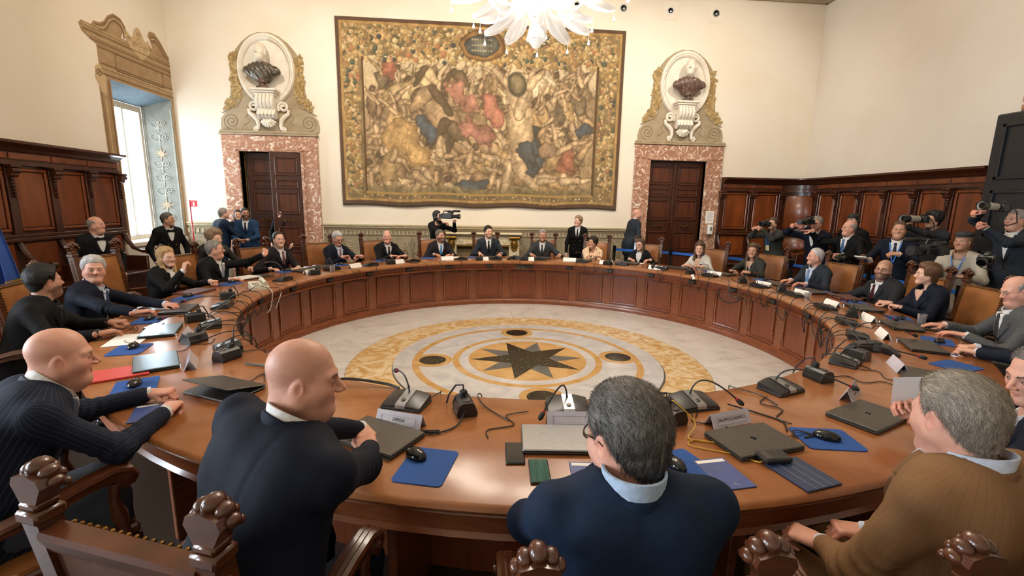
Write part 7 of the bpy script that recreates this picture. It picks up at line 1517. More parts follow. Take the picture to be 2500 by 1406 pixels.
def mic(deg, r, turn=0.0, tip=(0.1, 0.12, 0.10), hump=0.14):
    m = place('conference_microphone', deg, r, ZT, turn, who('mic', 'black conference microphone with silver strip', deg), 'microphone', 'conference microphones')
    inst(MIC_FOOT, 'foot', m); b = inst(MIC_BASE, 'base', m); inst(MIC_STRIPE, 'silver_strip', b); inst(MIC_BTN, 'button', b)
    p0 = (0, -0.03, 0.053); mb = MB(); c = bez(p0, (tip[0] * 0.1, -0.03 + tip[1] * 0.1, hump), (tip[0] * 0.4, tip[1] * 0.4, max(hump, tip[2] + 0.03)), tip)
    mb.tube(c, [0.0055] + [0.0042] * (len(c) - 1), 6); g = mb.build('gooseneck', cable_m, m, True)
    d = (c[-1] - c[-2]).normalized(); e = c[-1]; mb = MB(); mb.tube([e - d * 0.004, e + d * 0.003], 0.0085, 10); mb.build('red_ring', led_r, g, True)
    mb = MB(); mb.tube([e + d * 0.002, e + d * 0.008, e + d * 0.03, e + d * 0.04, e + d * 0.045], [0.007, 0.0115, 0.0125, 0.009, 0.003], 10); mb.build('windscreen', rubber, g, True)
    return m
MICS = [(-108.5, 3.02, 0, (0.10, -0.10, 0.13), 0.12), (-93.3, 2.96, 0, (0.13, 0.13, 0.05), 0.16), (-80.7, 2.97, 0, (-0.17, 0.10, 0.06), 0.16), (-68.9, 2.96, 0, (-0.2, 0.24, 0.08), 0.15), (-139.1, 2.98, -5, (0.13, -0.12, 0.14), 0.15), (-152.9, 3.0, 0, (0.06, 0.30, 0.09), 0.13), (-166.9, 3.01, 0, (0.02, 0.30, 0.07), 0.12),
        (165.2, 3.07, 0, (0.0, 0.20, 0.22), 0.2), (147.2, 3.16, 0, (-0.02, 0.03, 0.16), 0.12), (135.3, 3.11, 0, (0.1, 0.1, 0.1), 0.14), (121.1, 3.16, 0, (0.14, 0.12, 0.1), 0.16), (105.3, 3.17, 0, (-0.14, 0.08, 0.11), 0.18), (94.1, 3.13, 0, (0.1, 0.12, 0.1), 0.15), (79.6, 3.15, 0, (0.12, 0.1, 0.1), 0.14), (65.7, 3.09, 0, (-0.12, 0.1, 0.16), 0.18),
        (53.0, 3.14, 0, (0.12, 0.1, 0.12), 0.16), (40.4, 3.09, 0, (-0.22, 0.14, 0.16), 0.18), (25.0, 3.1, 0, (-0.26, 0.12, 0.14), 0.18), (8.5, 3.04, 0, (-0.3, 0.18, 0.14), 0.18), (-2.4, 3.08, 0, (-0.26, 0.26, 0.05), 0.16), (-14.6, 3.03, 0, (-0.16, 0.26, 0.07), 0.15), (-26.8, 2.99, 0, (-0.1, 0.36, 0.06), 0.15), (-36.5, 2.98, 0, (-0.1, 0.34, 0.06), 0.15), (-52.5, 2.96, 0, (-0.08, 0.34, 0.12), 0.15)]
for a in MICS: mic(*a)
# --- socket towers
mb = MB(); mb.prism([(-0.045, 0.0), (0.045, 0.0), (0.05, 0.018), (0.036, 0.058), (0.02, 0.068), (-0.02, 0.068), (-0.036, 0.058), (-0.05, 0.018)], -0.065, 0.065, Rx(PI / 2)); TOW = mb.mesh('housing', blackpl)
mb = MB()
for s in (-1, 1): mb.add([(s * 0.0505, y, 0.018) for y in (-0.06, 0.06)] + [(s * 0.0372, y, 0.056) for y in (-0.06, 0.06)], [(0, 1, 3, 2) if s > 0 else (2, 3, 1, 0)])
TOW_S = mb.mesh('gloss_side', blackgl)
mb = MB()
for y in (-0.03, 0.025): mb.lathe([(0.0, 0.069), (0.017, 0.069), (0.018, 0.0715), (0.021, 0.0715), (0.021, 0.068)], 14, Tm(0, y, 0))
TOW_P = mb.mesh('socket', lap_g, True)
mb = MB(); mb.cbox(-0.018, 0.018, -0.045, -0.012, 0.068, 0.098, 0.006); mb.tube([(0, -0.03, 0.095), (0, -0.04, 0.12), (0.03, -0.07, 0.11), (0.06, -0.1, 0.05), (0.07, -0.11, 0.004)], 0.0045, 6); TOW_PL = mb.mesh('plug', rubber, True)
for deg, r, t in ((-102.8, 3.03, 25), (-135.0, 3.05, 20), (-145.0, 3.12, 30), (-157.2, 3.12, 20), (-174.2, 3.09, 30), (-61.9, 2.97, -20), (-49.0, 2.99, -20), (-20.6, 3.13, 70), (155.0, 3.04, 60), (128.9, 3.09, 80), (99.9, 3.03, 80), (84.6, 3.06, 85), (56.9, 3.0, 75), (42.9, 3.07, 70), (30.5, 3.04, 60), (14.3, 3.06, 60), (2.7, 3.1, 60), (-84.6, 3.10, 10)):
    p = place('power_socket_box', deg, r, ZT, t, who('tow', 'black table socket box', deg), 'socket box', 'table socket boxes'); inst(TOW, 'housing', p); inst(TOW_S, 'gloss_side', p); inst(TOW_P, 'socket', p); inst(TOW_PL, 'plug', p)
# --- name plates: folded cards
def tent(w, hgt, dep): m = MB(); t = 0.0015; m.add([(-w / 2, -dep, 0), (w / 2, -dep, 0), (w / 2, 0, hgt), (-w / 2, 0, hgt), (-w / 2, dep, 0), (w / 2, dep, 0), (-w / 2, -dep + t * 2, 0), (w / 2, -dep + t * 2, 0), (w / 2, 0, hgt - t * 2), (-w / 2, 0, hgt - t * 2), (-w / 2, dep - t * 2, 0), (w / 2, dep - t * 2, 0)], [(0, 1, 2, 3), (3, 2, 5, 4), (7, 6, 9, 8), (8, 9, 10, 11), (0, 6, 7, 1), (4, 5, 11, 10), (0, 3, 9, 6), (3, 4, 10, 9), (1, 7, 8, 2), (2, 8, 11, 5)]); return m
TENT = tent(0.225, 0.062, 0.032).mesh('card', card_w); TENTG = tent(0.225, 0.062, 0.032).mesh('card', paper_g)
mb = MB(); sl = math.atan2(0.032, 0.062)
for q in ((-0.085, 0.085, 0.0125, 0.0135), (-0.085, 0.085, 0.0485, 0.0495), (-0.085, -0.084, 0.0125, 0.0495), (0.084, 0.085, 0.0125, 0.0495)): mb.box(q[0], q[1], -0.0004, 0.0004, q[2], q[3])
TBORD = mb.mesh('printed_border', ink_g)
def plate(deg, r, turn=0.0, text=None, clear=False, lab=None, lines=None):
    p = place('name_plate', deg, r, ZT, turn, lab or who('name', 'white folded name card', deg), 'name plate', 'name plates'); c = inst(TENTG if clear else TENT, 'card', p)
    Mx = Tm(0, 0.0325, 0) @ Rx(R_(0)) 
    if clear:
        o = inst(TBORD, 'printed_border', c); o.location = (0, 0.0328, 0); o.rotation_euler = (sl, 0, PI) if False else (sl, 0, 0)
    for i, tx in enumerate(([text] if text else []) + (lines or [])):
        cu = bpy.data.curves.new('lettering', 'FONT'); cu.body = tx; cu.align_x = 'CENTER'; cu.align_y = 'CENTER'; cu.size = 0.0195 if not lines else 0.014; cu.shear = 0.25; cu.extrude = 0.0002; cu.materials.append(ink)
        try: cu.small_caps_scale = 0.75
        except Exception: pass
        t = bpy.data.objects.new('lettering', cu); put(t); dg = bpy.context.evaluated_depsgraph_get(); me = bpy.data.meshes.new_from_object(t.evaluated_get(dg)); bpy.data.objects.remove(t, do_unlink=True)
        wd = max(v.co.x for v in me.vertices) - min(v.co.x for v in me.vertices); k = min(1.0, 0.155 / wd)
        o = inst(me, 'lettering', c); zz = 0.031 if not lines else (0.039 - 0.017 * i)
        o.location = (0, 0.032 * (1 - zz / 0.062) + 0.0012, zz); o.rotation_euler = (PI / 2 - sl, 0, PI); o.scale = (k, 1, 1)
    return p
plate(-107.3, 3.22, -4, 'DIFESA', True, 'clear name card reading DIFESA before the bald man seen from behind'); plate(-93.4, 3.11, 0, None, True, 'clear name card half hidden behind the man with glasses in bright navy')
plate(-80.0, 3.18, 6, 'SVILUPPO ECONOMICO', True, 'clear name card reading SVILUPPO ECONOMICO'); plate(-63.9, 3.18, 14, None, True, 'clear name card standing left of the man with the paper', ['POLITICHE', 'AGRICOLE'])
plate(-135.9, 3.23, -16, None, True, 'clear name card beside the steel laptop at left'); plate(-148.2, 3.16, -10, None, True); plate(-49.9, 3.21, 20, None, True)
for deg, r, t in ((154.3, 3.14, 0), (140.2, 3.12, 5), (126.4, 3.12, 0), (109.6, 3.22, 0), (98.9, 3.04, 0), (83.6, 3.06, 0), (70.0, 3.17, 0), (57.9, 3.1, 0), (41.6, 3.04, 0), (25.6, 3.24, 0), (9.4, 3.15, 0), (-1.0, 3.2, 0), (-11.6, 3.17, 0), (-23.1, 3.21, 0), (-34.0, 3.16, 0)): plate(deg, r, t + 4)
# --- laptops
def laptop(deg, r, turn=0.0, mat=lap_g, label=None, logo=None, open_a=0.0, s=1.0):
    p = place('laptop', deg, r, ZT, turn, label or who('lap', 'closed dark laptop', deg), 'laptop', 'laptops'); p.scale = (s, s, s)
    mb = MB(); mb.cbox(-0.165, 0.165, -0.11, 0.11, 0.002, 0.013, 0.004); mb.build('base', lap_d, p)
    l = bpy.data.objects.new('lid', None); put(l, p); l.location = (0, -0.11, 0.0145); l.rotation_euler = (R_(open_a), 0, 0)
    mb = MB(); mb.cbox(-0.165, 0.165, 0.0, 0.22, 0.0, 0.009, 0.004); mb.build('lid_shell', mat, l)
    if logo:
        mb = MB(); mb.lathe([(0.013, 0.0092), (0.013, 0.0096), (0.0145, 0.0096), (0.0145, 0.0092)], 24, Tm(0, 0.11, 0)); mb.build('logo_ring', silver, l)
        cu = bpy.data.curves.new('logo', 'FONT'); cu.body = logo; cu.align_x = 'CENTER'; cu.align_y = 'CENTER'; cu.size = 0.009; cu.extrude = 0.0001
        t = bpy.data.objects.new('logo', cu); put(t); dg = bpy.context.evaluated_depsgraph_get(); me = bpy.data.meshes.new_from_object(t.evaluated_get(dg)); bpy.data.objects.remove(t, do_unlink=True); me.materials.append(silver)
        o = inst(me, 'logo', l, (0, 0.11, 0.0093), (0, 0, PI))
    mb = MB(); mb.cbox(-0.14, -0.13, -0.112, -0.109, 0.004, 0.010, 0.001); mb.build('status_light', led_w, p)
    return p
laptop(-107.9, 3.36, -14, lap_g, 'closed grey laptop under the clasped hands of the bald man'); laptop(-94.6, 3.27, 0, silver, 'silver laptop beside the two phones'); laptop(-80.4, 3.36, 3, lap_g, 'closed grey laptop with round logo before the name card SVILUPPO ECONOMICO', 'DELL')
laptop(-67.8, 3.36, 2, lap_g, 'closed grey laptop with a card reader on its corner at right', 'DELL'); laptop(-52.2, 3.35, 10); laptop(-37.4, 3.36, 8); laptop(-25.7, 3.4, 0); laptop(-13.2, 3.42, 0); laptop(2.0, 3.46, 0); laptop(11.0, 3.42, 0); laptop(26.0, 3.45, 0); laptop(38.5, 3.42, 0); laptop(52.5, 3.40, 0); laptop(66.5, 3.35, 0); laptop(79.0, 3.42, 0); laptop(94.5, 3.42, 0)
laptop(-138.6, 3.37, -8, lap_s, 'closed steel-blue laptop beside the red folder'); laptop(-152.4, 3.31, -6, lap_s, 'closed steel-blue laptop beside the white sheet at left'); laptop(-165.6, 3.33, 0, lap_d); laptop(-125.8, 3.28, 10, lap_g, 'half-open dark laptop between the two bald men', None, 14); laptop(151.5, 3.40, 0)
# --- mouse mats and mice
mb = MB(); mb.prism([(-0.095 + 0.02, -0.12), (0.095 - 0.02, -0.12)] + arc(0.075, -0.1, 0.02, -PI / 2, 0, 4) + arc(0.075, 0.1, 0.02, 0, PI / 2, 4) + arc(-0.075, 0.1, 0.02, PI / 2, PI, 4) + arc(-0.075, -0.1, 0.02, PI, 1.5 * PI, 4), 0, 0.004); PAD = mb.mesh('mouse_mat', bluemat)
def mouse_mesh():
    mb = MB(); mb.ell((0, 0, 0.008), (0.031, 0.054, 0.028), 16, 10); mb.v = [(x * (1 - 0.12 * (y / 0.054) ** 2), y, max(0.0, z)) for x, y, z in mb.v]; return mb.mesh('shell', blackgl, True)
MOUSE = mouse_mesh(); mb = MB(); mb.tube([(0, -0.034, 0.0305), (0, -0.024, 0.0335)], 0.005, 8); WHEEL = mb.mesh('wheel', rubber, True)
def padmouse(deg, r, turn, md=None, mr=None, mt=0.0, lab=None):
    o = bpy.data.objects.new('mouse_mat', PAD); put(o); o.location = pol(deg, r, ZT); o.rotation_euler = (0, 0, R_(deg) - PI / 2 + R_(turn)); tag(o, lab or who('pad', 'blue mouse mat', deg), 'mouse mat', 'blue mouse mats')
    if md is not None:
        m = place('computer_mouse', md, mr, ZT + 0.0042, mt, who('mouse', 'black computer mouse on a blue mat', md), 'mouse', 'computer mice'); inst(MOUSE, 'shell', m); inst(WHEEL, 'wheel', m)
        c = MB(); a = rnd.uniform(-0.1, 0.1); c.tube(bez((0, -0.05, 0.008), (0.02, -0.1, 0.006), (0.1 + a, -0.1, 0.004), (0.12 + a, -0.2, 0.004)), 0.0018, 5); c.build('cord', cable_m, m, True)
for a in ((-103.3, 3.51, -1, -104.3, 3.46, 60), (-87.0, 3.49, 15, -87.6, 3.48, 10), (-74.6, 3.42, 66, -74.6, 3.42, 40), (-133.0, 3.53, 70, -133.2, 3.53, 60), (-145.8, 3.47, 70, -146.3, 3.45, 70), (-160.0, 3.46, 80, -160.5, 3.46, 70), (-175.5, 3.49, 80, -176.2, 3.50, 60), (171.3, 3.52, 80, 170.0, 3.54, 60), (154.5, 3.57, 80, 153.9, 3.58, 60), (140.2, 3.50, 80, 139.9, 3.52, 40), (127.5, 3.55, 80, 126.9, 3.56, 40), (-32.6, 3.51, 80, -33.3, 3.51, 60), (-20.0, 3.53, 80, -19.9, 3.54, 60), (-7.8, 3.54, 80, -7.4, 3.55, 60), (-44.2, 3.49, 60), (5.0, 3.56, 80, 5.1, 3.55, 40), (16.2, 3.56, 80, 15.8, 3.57, 40), (29.5, 3.55, 80), (113.8, 3.56, 80), (100.0, 3.5, 80)): padmouse(*a)
# --- phones, booklets, folders, papers
def slab(name, deg, r, turn, w, d, t, mat, label, cat, c=0.002, extra=None, z=ZT, grp=None):
    o = place(name, deg, r, z, turn, label, cat, grp); mb = MB(); mb.cbox(-w / 2, w / 2, -d / 2, d / 2, 0.0005, t, min(c, t * 0.4)); mb.build('body', mat, o)
    if extra: extra(o, t)
    return o
def scr(mat, w, d, nm='screen'): return lambda o, t: MB().cbox(-w / 2, w / 2, -d / 2, d / 2, t - 0.0005, t + 0.0006, 0.0003).build(nm, mat, o)
slab('smartphone', -97.9, 3.38, 5, 0.076, 0.158, 0.010, blackpl, 'black smartphone with dark screen lying beside the silver laptop', 'phone', 0.004, scr(blackgl, 0.068, 0.146)); slab('smartphone', -96.3, 3.50, 3, 0.076, 0.158, 0.010, blackpl, 'smartphone with green screen near the table edge', 'phone', 0.004, scr(phone_scr, 0.068, 0.148))
def booklet(o, t):
    MB().box(-0.06, 0.06, -0.089, -0.070, t, t + 0.0004).build('white_band', paper, o)
    m = MB(); m.ell((0, 0.068, t), (0.005, 0.005, 0.0006), 10, 4); m.box(-0.02, 0.02, 0.076, 0.078, t, t + 0.0004); m.box(-0.03, 0.03, -0.04, -0.0385, t, t + 0.0004); m.box(-0.02, 0.02, -0.02, -0.0185, t, t + 0.0004); m.build('emblem', ink_g, o)
slab('booklet', -85.0, 3.54, 2, 0.135, 0.195, 0.005, bluefold, 'blue printed booklet with white band beside the tablet', 'booklet', 0.001, booklet); slab('booklet', -93.3, 3.53, -3, 0.135, 0.195, 0.005, bluefold, 'blue printed booklet half hidden by the man with glasses', 'booklet', 0.001, booklet); slab('booklet', -126.3, 3.60, 60, 0.135, 0.195, 0.005, bluefold, 'blue booklet under the arm of the pinstripe-suited man', 'booklet', 0.001, booklet)
slab('tablet_case', -80.3, 3.60, 4, 0.165, 0.19, 0.009, navyfold, 'tablet in folded navy cover at the table edge', 'tablet', 0.002, lambda o, t: [MB().box(x - 0.0008, x + 0.0008, -0.094, 0.094, t - 0.0002, t + 0.0004).build('fold_line', ink_g, o) for x in (-0.04, 0.0, 0.04)])
slab('card_reader_case', -80.9, 3.50, -6, 0.12, 0.075, 0.022, blackpl, 'black zip case lying across the navy tablet cover', 'case', 0.006, lambda o, t: MB().cbox(0.02, 0.045, -0.025, 0.025, t - 0.0005, t + 0.0007, 0.0003).build('label_patch', lap_g, o), ZT + 0.010)
slab('card_reader', -69.6, 3.35, 8, 0.11, 0.075, 0.02, blackpl, 'small black card reader box beside the grey laptop at right', 'card reader', 0.005, scr(lap_s, 0.03, 0.05, 'clear_panel'), ZT + 0.0)
slab('folder', -137.6, 3.58, 80, 0.33, 0.2, 0.012, redfold, 'bright red folder beside the steel-blue laptop at left', 'folder', 0.002); slab('paper_sheet', -150.4, 3.49, 78, 0.21, 0.297, 0.004, paper, 'white paper pad before the man with stubble', 'paper', 0.001)
slab('paper_sheet', 165.3, 3.60, 80, 0.21, 0.32, 0.010, paper, 'open white papers before the man turning away', 'paper', 0.001, None, ZT + 0.011); slab('folder', 163.2, 3.56, 80, 0.25, 0.36, 0.010, lap_d, 'black folder under the open white papers', 'folder', 0.002); slab('folder', 179.5, 3.58, 80, 0.24, 0.33, 0.014, maroon, 'maroon leather folder before the blonde woman', 'folder', 0.003)
slab('paper_sheet', 150.2, 3.58, 80, 0.21, 0.297, 0.004, paper, 'white papers before the man with the rose tie', 'paper', 0.001); slab('folder', 144.6, 3.52, 78, 0.24, 0.32, 0.012, lap_d, 'dark grey folder right of the man with the rose tie', 'folder', 0.003); slab('folder', -3.7, 3.60, 76, 0.24, 0.33, 0.018, maroon, 'maroon leather folder before the bald bearded man', 'folder', 0.004)
slab('folder', -24.0, 3.60, 80, 0.23, 0.32, 0.012, lap_d, 'black ring folder before the grey-suited man', 'folder', 0.003, scr(paper, 0.03, 0.05, 'label')); slab('notebook', 50.9, 3.55, 80, 0.15, 0.22, 0.008, paper, 'white notebook under the hands of the young woman', 'notebook', 0.001); slab('paper_sheet', 106.5, 3.55, 70, 0.2, 0.24, 0.006, paper, 'open white papers before the man with the bright blue tie', 'paper', 0.001)
slab('booklet', 1.5, 3.62, 76, 0.14, 0.2, 0.006, bluefold, 'blue booklet left of the maroon folder at right', 'booklet', 0.001); slab('smartphone', -156.0, 3.38, 70, 0.076, 0.158, 0.010, blackpl, 'black smartphone before the man with stubble', 'phone', 0.004, scr(lap_s, 0.068, 0.148)); slab('business_card', -39.0, 3.52, 60, 0.06, 0.1, 0.003, paper, 'small white and blue card by the folded pale hands', 'card', 0.001, scr(bluefold, 0.05, 0.05, 'printed_block'))
slab('booklet', -171.5, 3.50, 70, 0.14, 0.2, 0.006, bluefold, 'blue booklet before the silver-haired man', 'booklet', 0.001)
# --- desk telephone
tl = place('desk_telephone', 175.3, 3.03, ZT, 130, 'ivory desk telephone at the inner table edge at left', 'telephone'); mb = MB(); mb.add([(x, y, z) for x in (-0.085, 0.085) for y, z in ((-0.11, 0), (0.11, 0), (0.11, 0.035), (-0.11, 0.07))], [(0, 1, 2, 3), (7, 6, 5, 4), (0, 4, 5, 1), (1, 5, 6, 2), (2, 6, 7, 3), (3, 7, 4, 0)]); mb.build('body', ivory_p, tl)
mb = MB(); mb.tube([(-0.05, -0.1, 0.085), (-0.05, -0.05, 0.093), (-0.05, 0.05, 0.078), (-0.05, 0.1, 0.062)], [0.028, 0.018, 0.018, 0.028], 10); mb.build('handset', ivory_p, tl, True)
for i in range(4):
    for j in range(3): MB().cbox(0.0 + j * 0.024, 0.016 + j * 0.024, -0.05 + i * 0.026, -0.032 + i * 0.026, 0.045, 0.062 - 0.004 * i, 0.002).build('key', lap_g, tl)
# --- three-legged conference phones
for deg, r, t, lab in ((87.7, 3.2, 0, 'black star-shaped conference phone before the man with palms down'), (-43.0, 3.06, -30, 'black star-shaped conference phone on the right side of the table')):
    c = place('conference_phone', deg, r, ZT, t, lab, 'conference phone', 'conference phones')
    for k in range(3):
        a = PI / 2 + 2 * PI * k / 3; mb = MB(); d = Vector((math.cos(a), math.sin(a), 0)); mb.strip([tuple(d * q + Vector((0, 0, z))) for q, z in ((0.0, 0.035), (0.08, 0.032), (0.14, 0.016), (0.17, 0.008))], [0.09, 0.075, 0.055, 0.03], [0.05, 0.045, 0.028, 0.012]); mb.build('arm', blackpl, c)
    mb = MB(); mb.lathe([(0.05, 0.055), (0.048, 0.064), (0.03, 0.07), (0, 0.071)], 18); mb.build('speaker_dome', lap_d, c, True)
    for i in range(4):
        for j in range(3): MB().cbox(-0.024 + j * 0.017, -0.011 + j * 0.017, 0.055 + i * 0.015, 0.066 + i * 0.015, 0.04, 0.052 - i * 0.003, 0.002).build('key', lap_g, c)
# --- plastic cups, spectacles
clear = pm('clear_plastic', (0.9, 0.9, 0.92), rough=0.08, trans=0.85)
for deg, r, lab in ((-7.0, 3.06, 'clear plastic cup by the inner table edge at right'), (-22.5, 3.62, 'clear tumbler before the grey-suited man'), (150.0, 2.98, 'clear glass beside the microphone at far left')):
    o = bpy.data.objects.new('clear_cup', None); mb = MB(); mb.lathe([(0.0, 0.003), (0.026, 0.003), (0.034, 0.09), (0.0355, 0.09), (0.028, 0.0), (0.0, 0.0)], 20); o = mb.build('clear_cup', clear, None, True, pol(deg, r, ZT)); tag(o, lab, 'cup', 'clear cups')
sp_ = place('spectacles', -155.3, 3.50, ZT, 40, 'folded dark spectacles before the man with stubble', 'spectacles'); mb = MB()
for s in (-1, 1): mb.tube([(s * 0.033 + 0.024 * math.cos(t), 0.0, 0.02 + 0.019 * math.sin(t)) for t in np.linspace(0, 2 * PI, 17)[:-1]], 0.002, 5, closed=True)
mb.tube([(-0.01, 0, 0.024), (0.01, 0, 0.024)], 0.002, 5); mb.build('rims', glasses_m, sp_, True)
for s in (-1, 1): mb = MB(); mb.tube([(s * 0.057, 0, 0.024), (s * 0.05, 0.06, 0.014), (s * 0.045, 0.12, 0.003)], 0.002, 5); mb.build('temple', glasses_m, sp_, True)
sheet = slab('paper_sheet', -66.5, 3.42, 0, 0.15, 0.21, 0.0012, paper, 'folded white sheet held up by the man at the right edge', 'paper', 0.0003, None, 0.96); sheet.location = (1.27, -3.31, 0.99); sheet.rotation_euler = (R_(62), R_(12), R_(150))

# ================================================================ cables
def cable(path, label, r=0.0035, mat=None, n=5, name='cable'):
    P = [Vector(p) for p in path]; out = []
    for i in range(len(P) - 1):          # Catmull-Rom
        p0, p1, p2, p3 = P[max(i - 1, 0)], P[i], P[i + 1], P[min(i + 2, len(P) - 1)]
        for k in range(7):
            t = k / 7; out.append(0.5 * ((2 * p1) + (p2 - p0) * t + (2 * p0 - 5 * p1 + 4 * p2 - p3) * t * t + (3 * p1 - p0 - 3 * p2 + p3) * t ** 3))
    out.append(P[-1]); b = Vector((P[0].x, P[0].y, min(p.z for p in P))); mb = MB(); mb.tube([p - b for p in out], r, n)
    o = mb.build(name, mat or cable_m, None, True, b); tag(o, label, 'cable', 'table cables'); return o
rc = random.Random(21)
for k, (deg, r, *_x) in enumerate(MICS):
    s = 1 if k % 2 else -1; d2 = deg + s * rc.uniform(2.5, 5); dr = rc.uniform(0.03, 0.10)
    cable([pol(deg + s * 0.8, r - 0.07, ZT + 0.012), pol(deg + s * 1.2, 2.88, ZT + 0.012 + rc.uniform(0, 0.03)), pol(deg + s * 1.8, 2.815, ZT - 0.01), pol(deg + s * 2.4, 2.83, 0.71 - dr * 0.5), pol((deg + d2) / 2 + s, 2.85, 0.645 - dr * 0.6), pol(d2, 2.86, 0.66), pol(d2 + s * 0.4, 2.89, HT - 0.085)], who('c', 'black microphone lead over the inner edge', deg), 0.0038)
for k in range(26):
    deg = 97 + k * 360 / 26; L = rc.uniform(2, 5) * (1 if k % 2 else -1)
    cable([pol(deg + 0.5, 2.885, HT - 0.09), pol(deg + L * 0.3, 2.84, 0.66 - rc.uniform(0, 0.05)), pol(deg + L * 0.7, 2.86, 0.63 - rc.uniform(0, 0.12) ** 1.3), pol(deg + L, 2.85, 0.64), pol(deg + L * 1.15, 2.812, HT - 0.01), pol(deg + L * 1.2, 2.86, ZT + 0.008), pol(deg + L * 0.9, 2.98, ZT + 0.005), pol(deg + L * 0.5 + rc.uniform(-2, 2), 3.10, ZT + 0.004)], who('c2', 'thin black cable looping below the edge', deg), 0.003)
for k in range(15):      # thicker leads and tangles on the right
    deg = -40 + k * 4.6; L = rc.uniform(-4, 4)
    cable([pol(deg, 3.0, ZT + 0.01), pol(deg + 1, 2.90, ZT + 0.06 + rc.uniform(0, 0.04)), pol(deg + L * 0.4, 2.80, ZT + 0.03), pol(deg + L * 0.6, 2.79, 0.66), pol(deg + L, 2.83, 0.62 - rc.uniform(0, 0.1)), pol(deg + L * 1.4, 2.82, 0.66), pol(deg + L * 1.5, 2.87, 0.70)], who('c3', 'tangled black lead', deg), 0.004)
for k in range(9):
    deg = -140 - k * 5.2; L = rc.uniform(-4, 4)
    cable([pol(deg, 3.05, ZT + 0.01), pol(deg + 1, 2.93, ZT + 0.05 + rc.uniform(0, 0.05)), pol(deg + L * 0.4, 2.81, ZT + 0.03), pol(deg + L * 0.7, 2.80, 0.68), pol(deg + L, 2.84, 0.60), pol(deg + L * 1.3, 2.86, 0.68)], who('c4', 'tangled black lead', deg), 0.004)
for k, (deg, r, t) in enumerate(((-125, 3.15, 0), (-110, 3.2, 0), (-97, 3.1, 0), (-84, 3.2, 0), (-72, 3.15, 0), (-60, 3.15, 0), (-52, 3.2, 0), (-145, 3.2, 0), (-158, 3.22, 0), (-30, 3.2, 0), (-18, 3.2, 0))):
    s = 1 if k % 2 else -1
    cable([pol(deg, 3.0, ZT + 0.006), pol(deg + s * 2, 3.05, ZT + 0.004), pol(deg + s * 1.2, 3.14, ZT + 0.004), pol(deg + s * 3.2, 3.2, ZT + 0.004), pol(deg + s * 3.0, 3.27, ZT + 0.004)], who('c5', 'thin black cable on the table top', deg), 0.0028)
# bundle beside the laptop of the bald man, thick leads at the left inner edge, white cable
cable([pol(-106.2, 3.30, ZT + 0.008), (-0.86, -3.16, ZT + 0.008), (-0.78, -3.17, ZT + 0.008), (-0.70, -3.10, ZT + 0.008), (-0.66, -2.98, ZT + 0.05), (-0.67, -2.93, ZT + 0.09)], 'black lead from the grey laptop to the socket box near the camera', 0.004)
for k in range(3): cable([(-0.90, -3.17 + 0.008 * k, ZT + 0.006), (-0.84, -3.15 - 0.012 * k, ZT + 0.010 + 0.004 * k), (-0.78, -3.165 + 0.01 * k, ZT + 0.006), (-0.80, -3.175, ZT + 0.006 + 0.004 * k), (-0.88, -3.16, ZT + 0.008)], ('first', 'second', 'third')[k] + ' strand of the coiled bundle beside the grey laptop', 0.0028)
cable([pol(-119, 3.02, ZT + 0.01), pol(-117, 2.93, ZT + 0.04), pol(-113, 2.86, ZT + 0.02), pol(-111, 2.86, ZT + 0.006)], 'thick black lead along the inner edge behind the bald man', 0.008)
cable([pol(-131.5, 3.02, ZT + 0.008), pol(-129, 2.96, ZT + 0.01), pol(-126, 2.92, ZT + 0.03), pol(-122, 2.93, ZT + 0.01)], 'thick black lead running from the left socket box', 0.006)
cable([pol(-84.2, 3.06, ZT + 0.07), pol(-84.5, 3.12, ZT + 0.10), pol(-83.4, 3.20, ZT + 0.03), pol(-84.8, 3.28, ZT + 0.004), pol(-83.2, 3.33, ZT + 0.004), pol(-84.6, 3.30, ZT + 0.006), pol(-85.2, 3.34, ZT + 0.004), pol(-82.8, 3.43, ZT + 0.004), pol(-82.0, 3.50, ZT + 0.006), pol(-81.6, 3.50, ZT + 0.02)], 'yellow cable curling past the grey laptop to the black case', 0.0028, cable_y)
cable([pol(-77.5, 3.02, ZT + 0.01), pol(-76, 3.14, ZT + 0.004), pol(-75.4, 3.24, ZT + 0.004), pol(-76.5, 3.32, ZT + 0.006)], 'black microphone lead curving behind the name card SVILUPPO ECONOMICO', 0.004)
for k in range(3): cable([pol(-76.8, 3.36 + 0.012 * k, ZT + 0.006), pol(-76.0, 3.33, ZT + 0.012), pol(-75.2, 3.37 + 0.01 * k, ZT + 0.008), pol(-76.2, 3.39, ZT + 0.008)], ('first', 'second', 'third')[k] + ' strand of the coiled mouse cord on the right mat', 0.0022)
cable([pol(176.5, 2.95, ZT + 0.02), pol(178, 2.82, ZT - 0.0), pol(179, 2.82, 0.62), pol(180, 2.84, 0.56)], 'white telephone cable hanging from the inner edge', 0.004, cable_w); cable([pol(172, 2.9, 0.70), pol(173.5, 2.83, 0.72), pol(175, 2.82, 0.66), pol(176, 2.84, 0.56)], 'short white cable hanging beside the telephone', 0.004, cable_w)
cable([pol(18, 2.88, 0.69), pol(17, 2.83, 0.58), pol(15, 2.85, 0.52), pol(12, 2.84, 0.55), pol(9, 2.86, 0.64)], 'thick black lead sagging under the table edge at right', 0.007)
slab('cable_tag', 26.5, 2.82, 0, 0.05, 0.07, 0.004, card_w, 'blue and white tag hanging among the cables at right', 'tag', 0.001, scr(pm('tag_blue', hexc('4ea0d6'), hexc('e5eef3'), rough=0.4, kind='wave', scale=20), 0.04, 0.06, 'print')).rotation_euler = (R_(80), 0.4, R_(26.5 + 90))
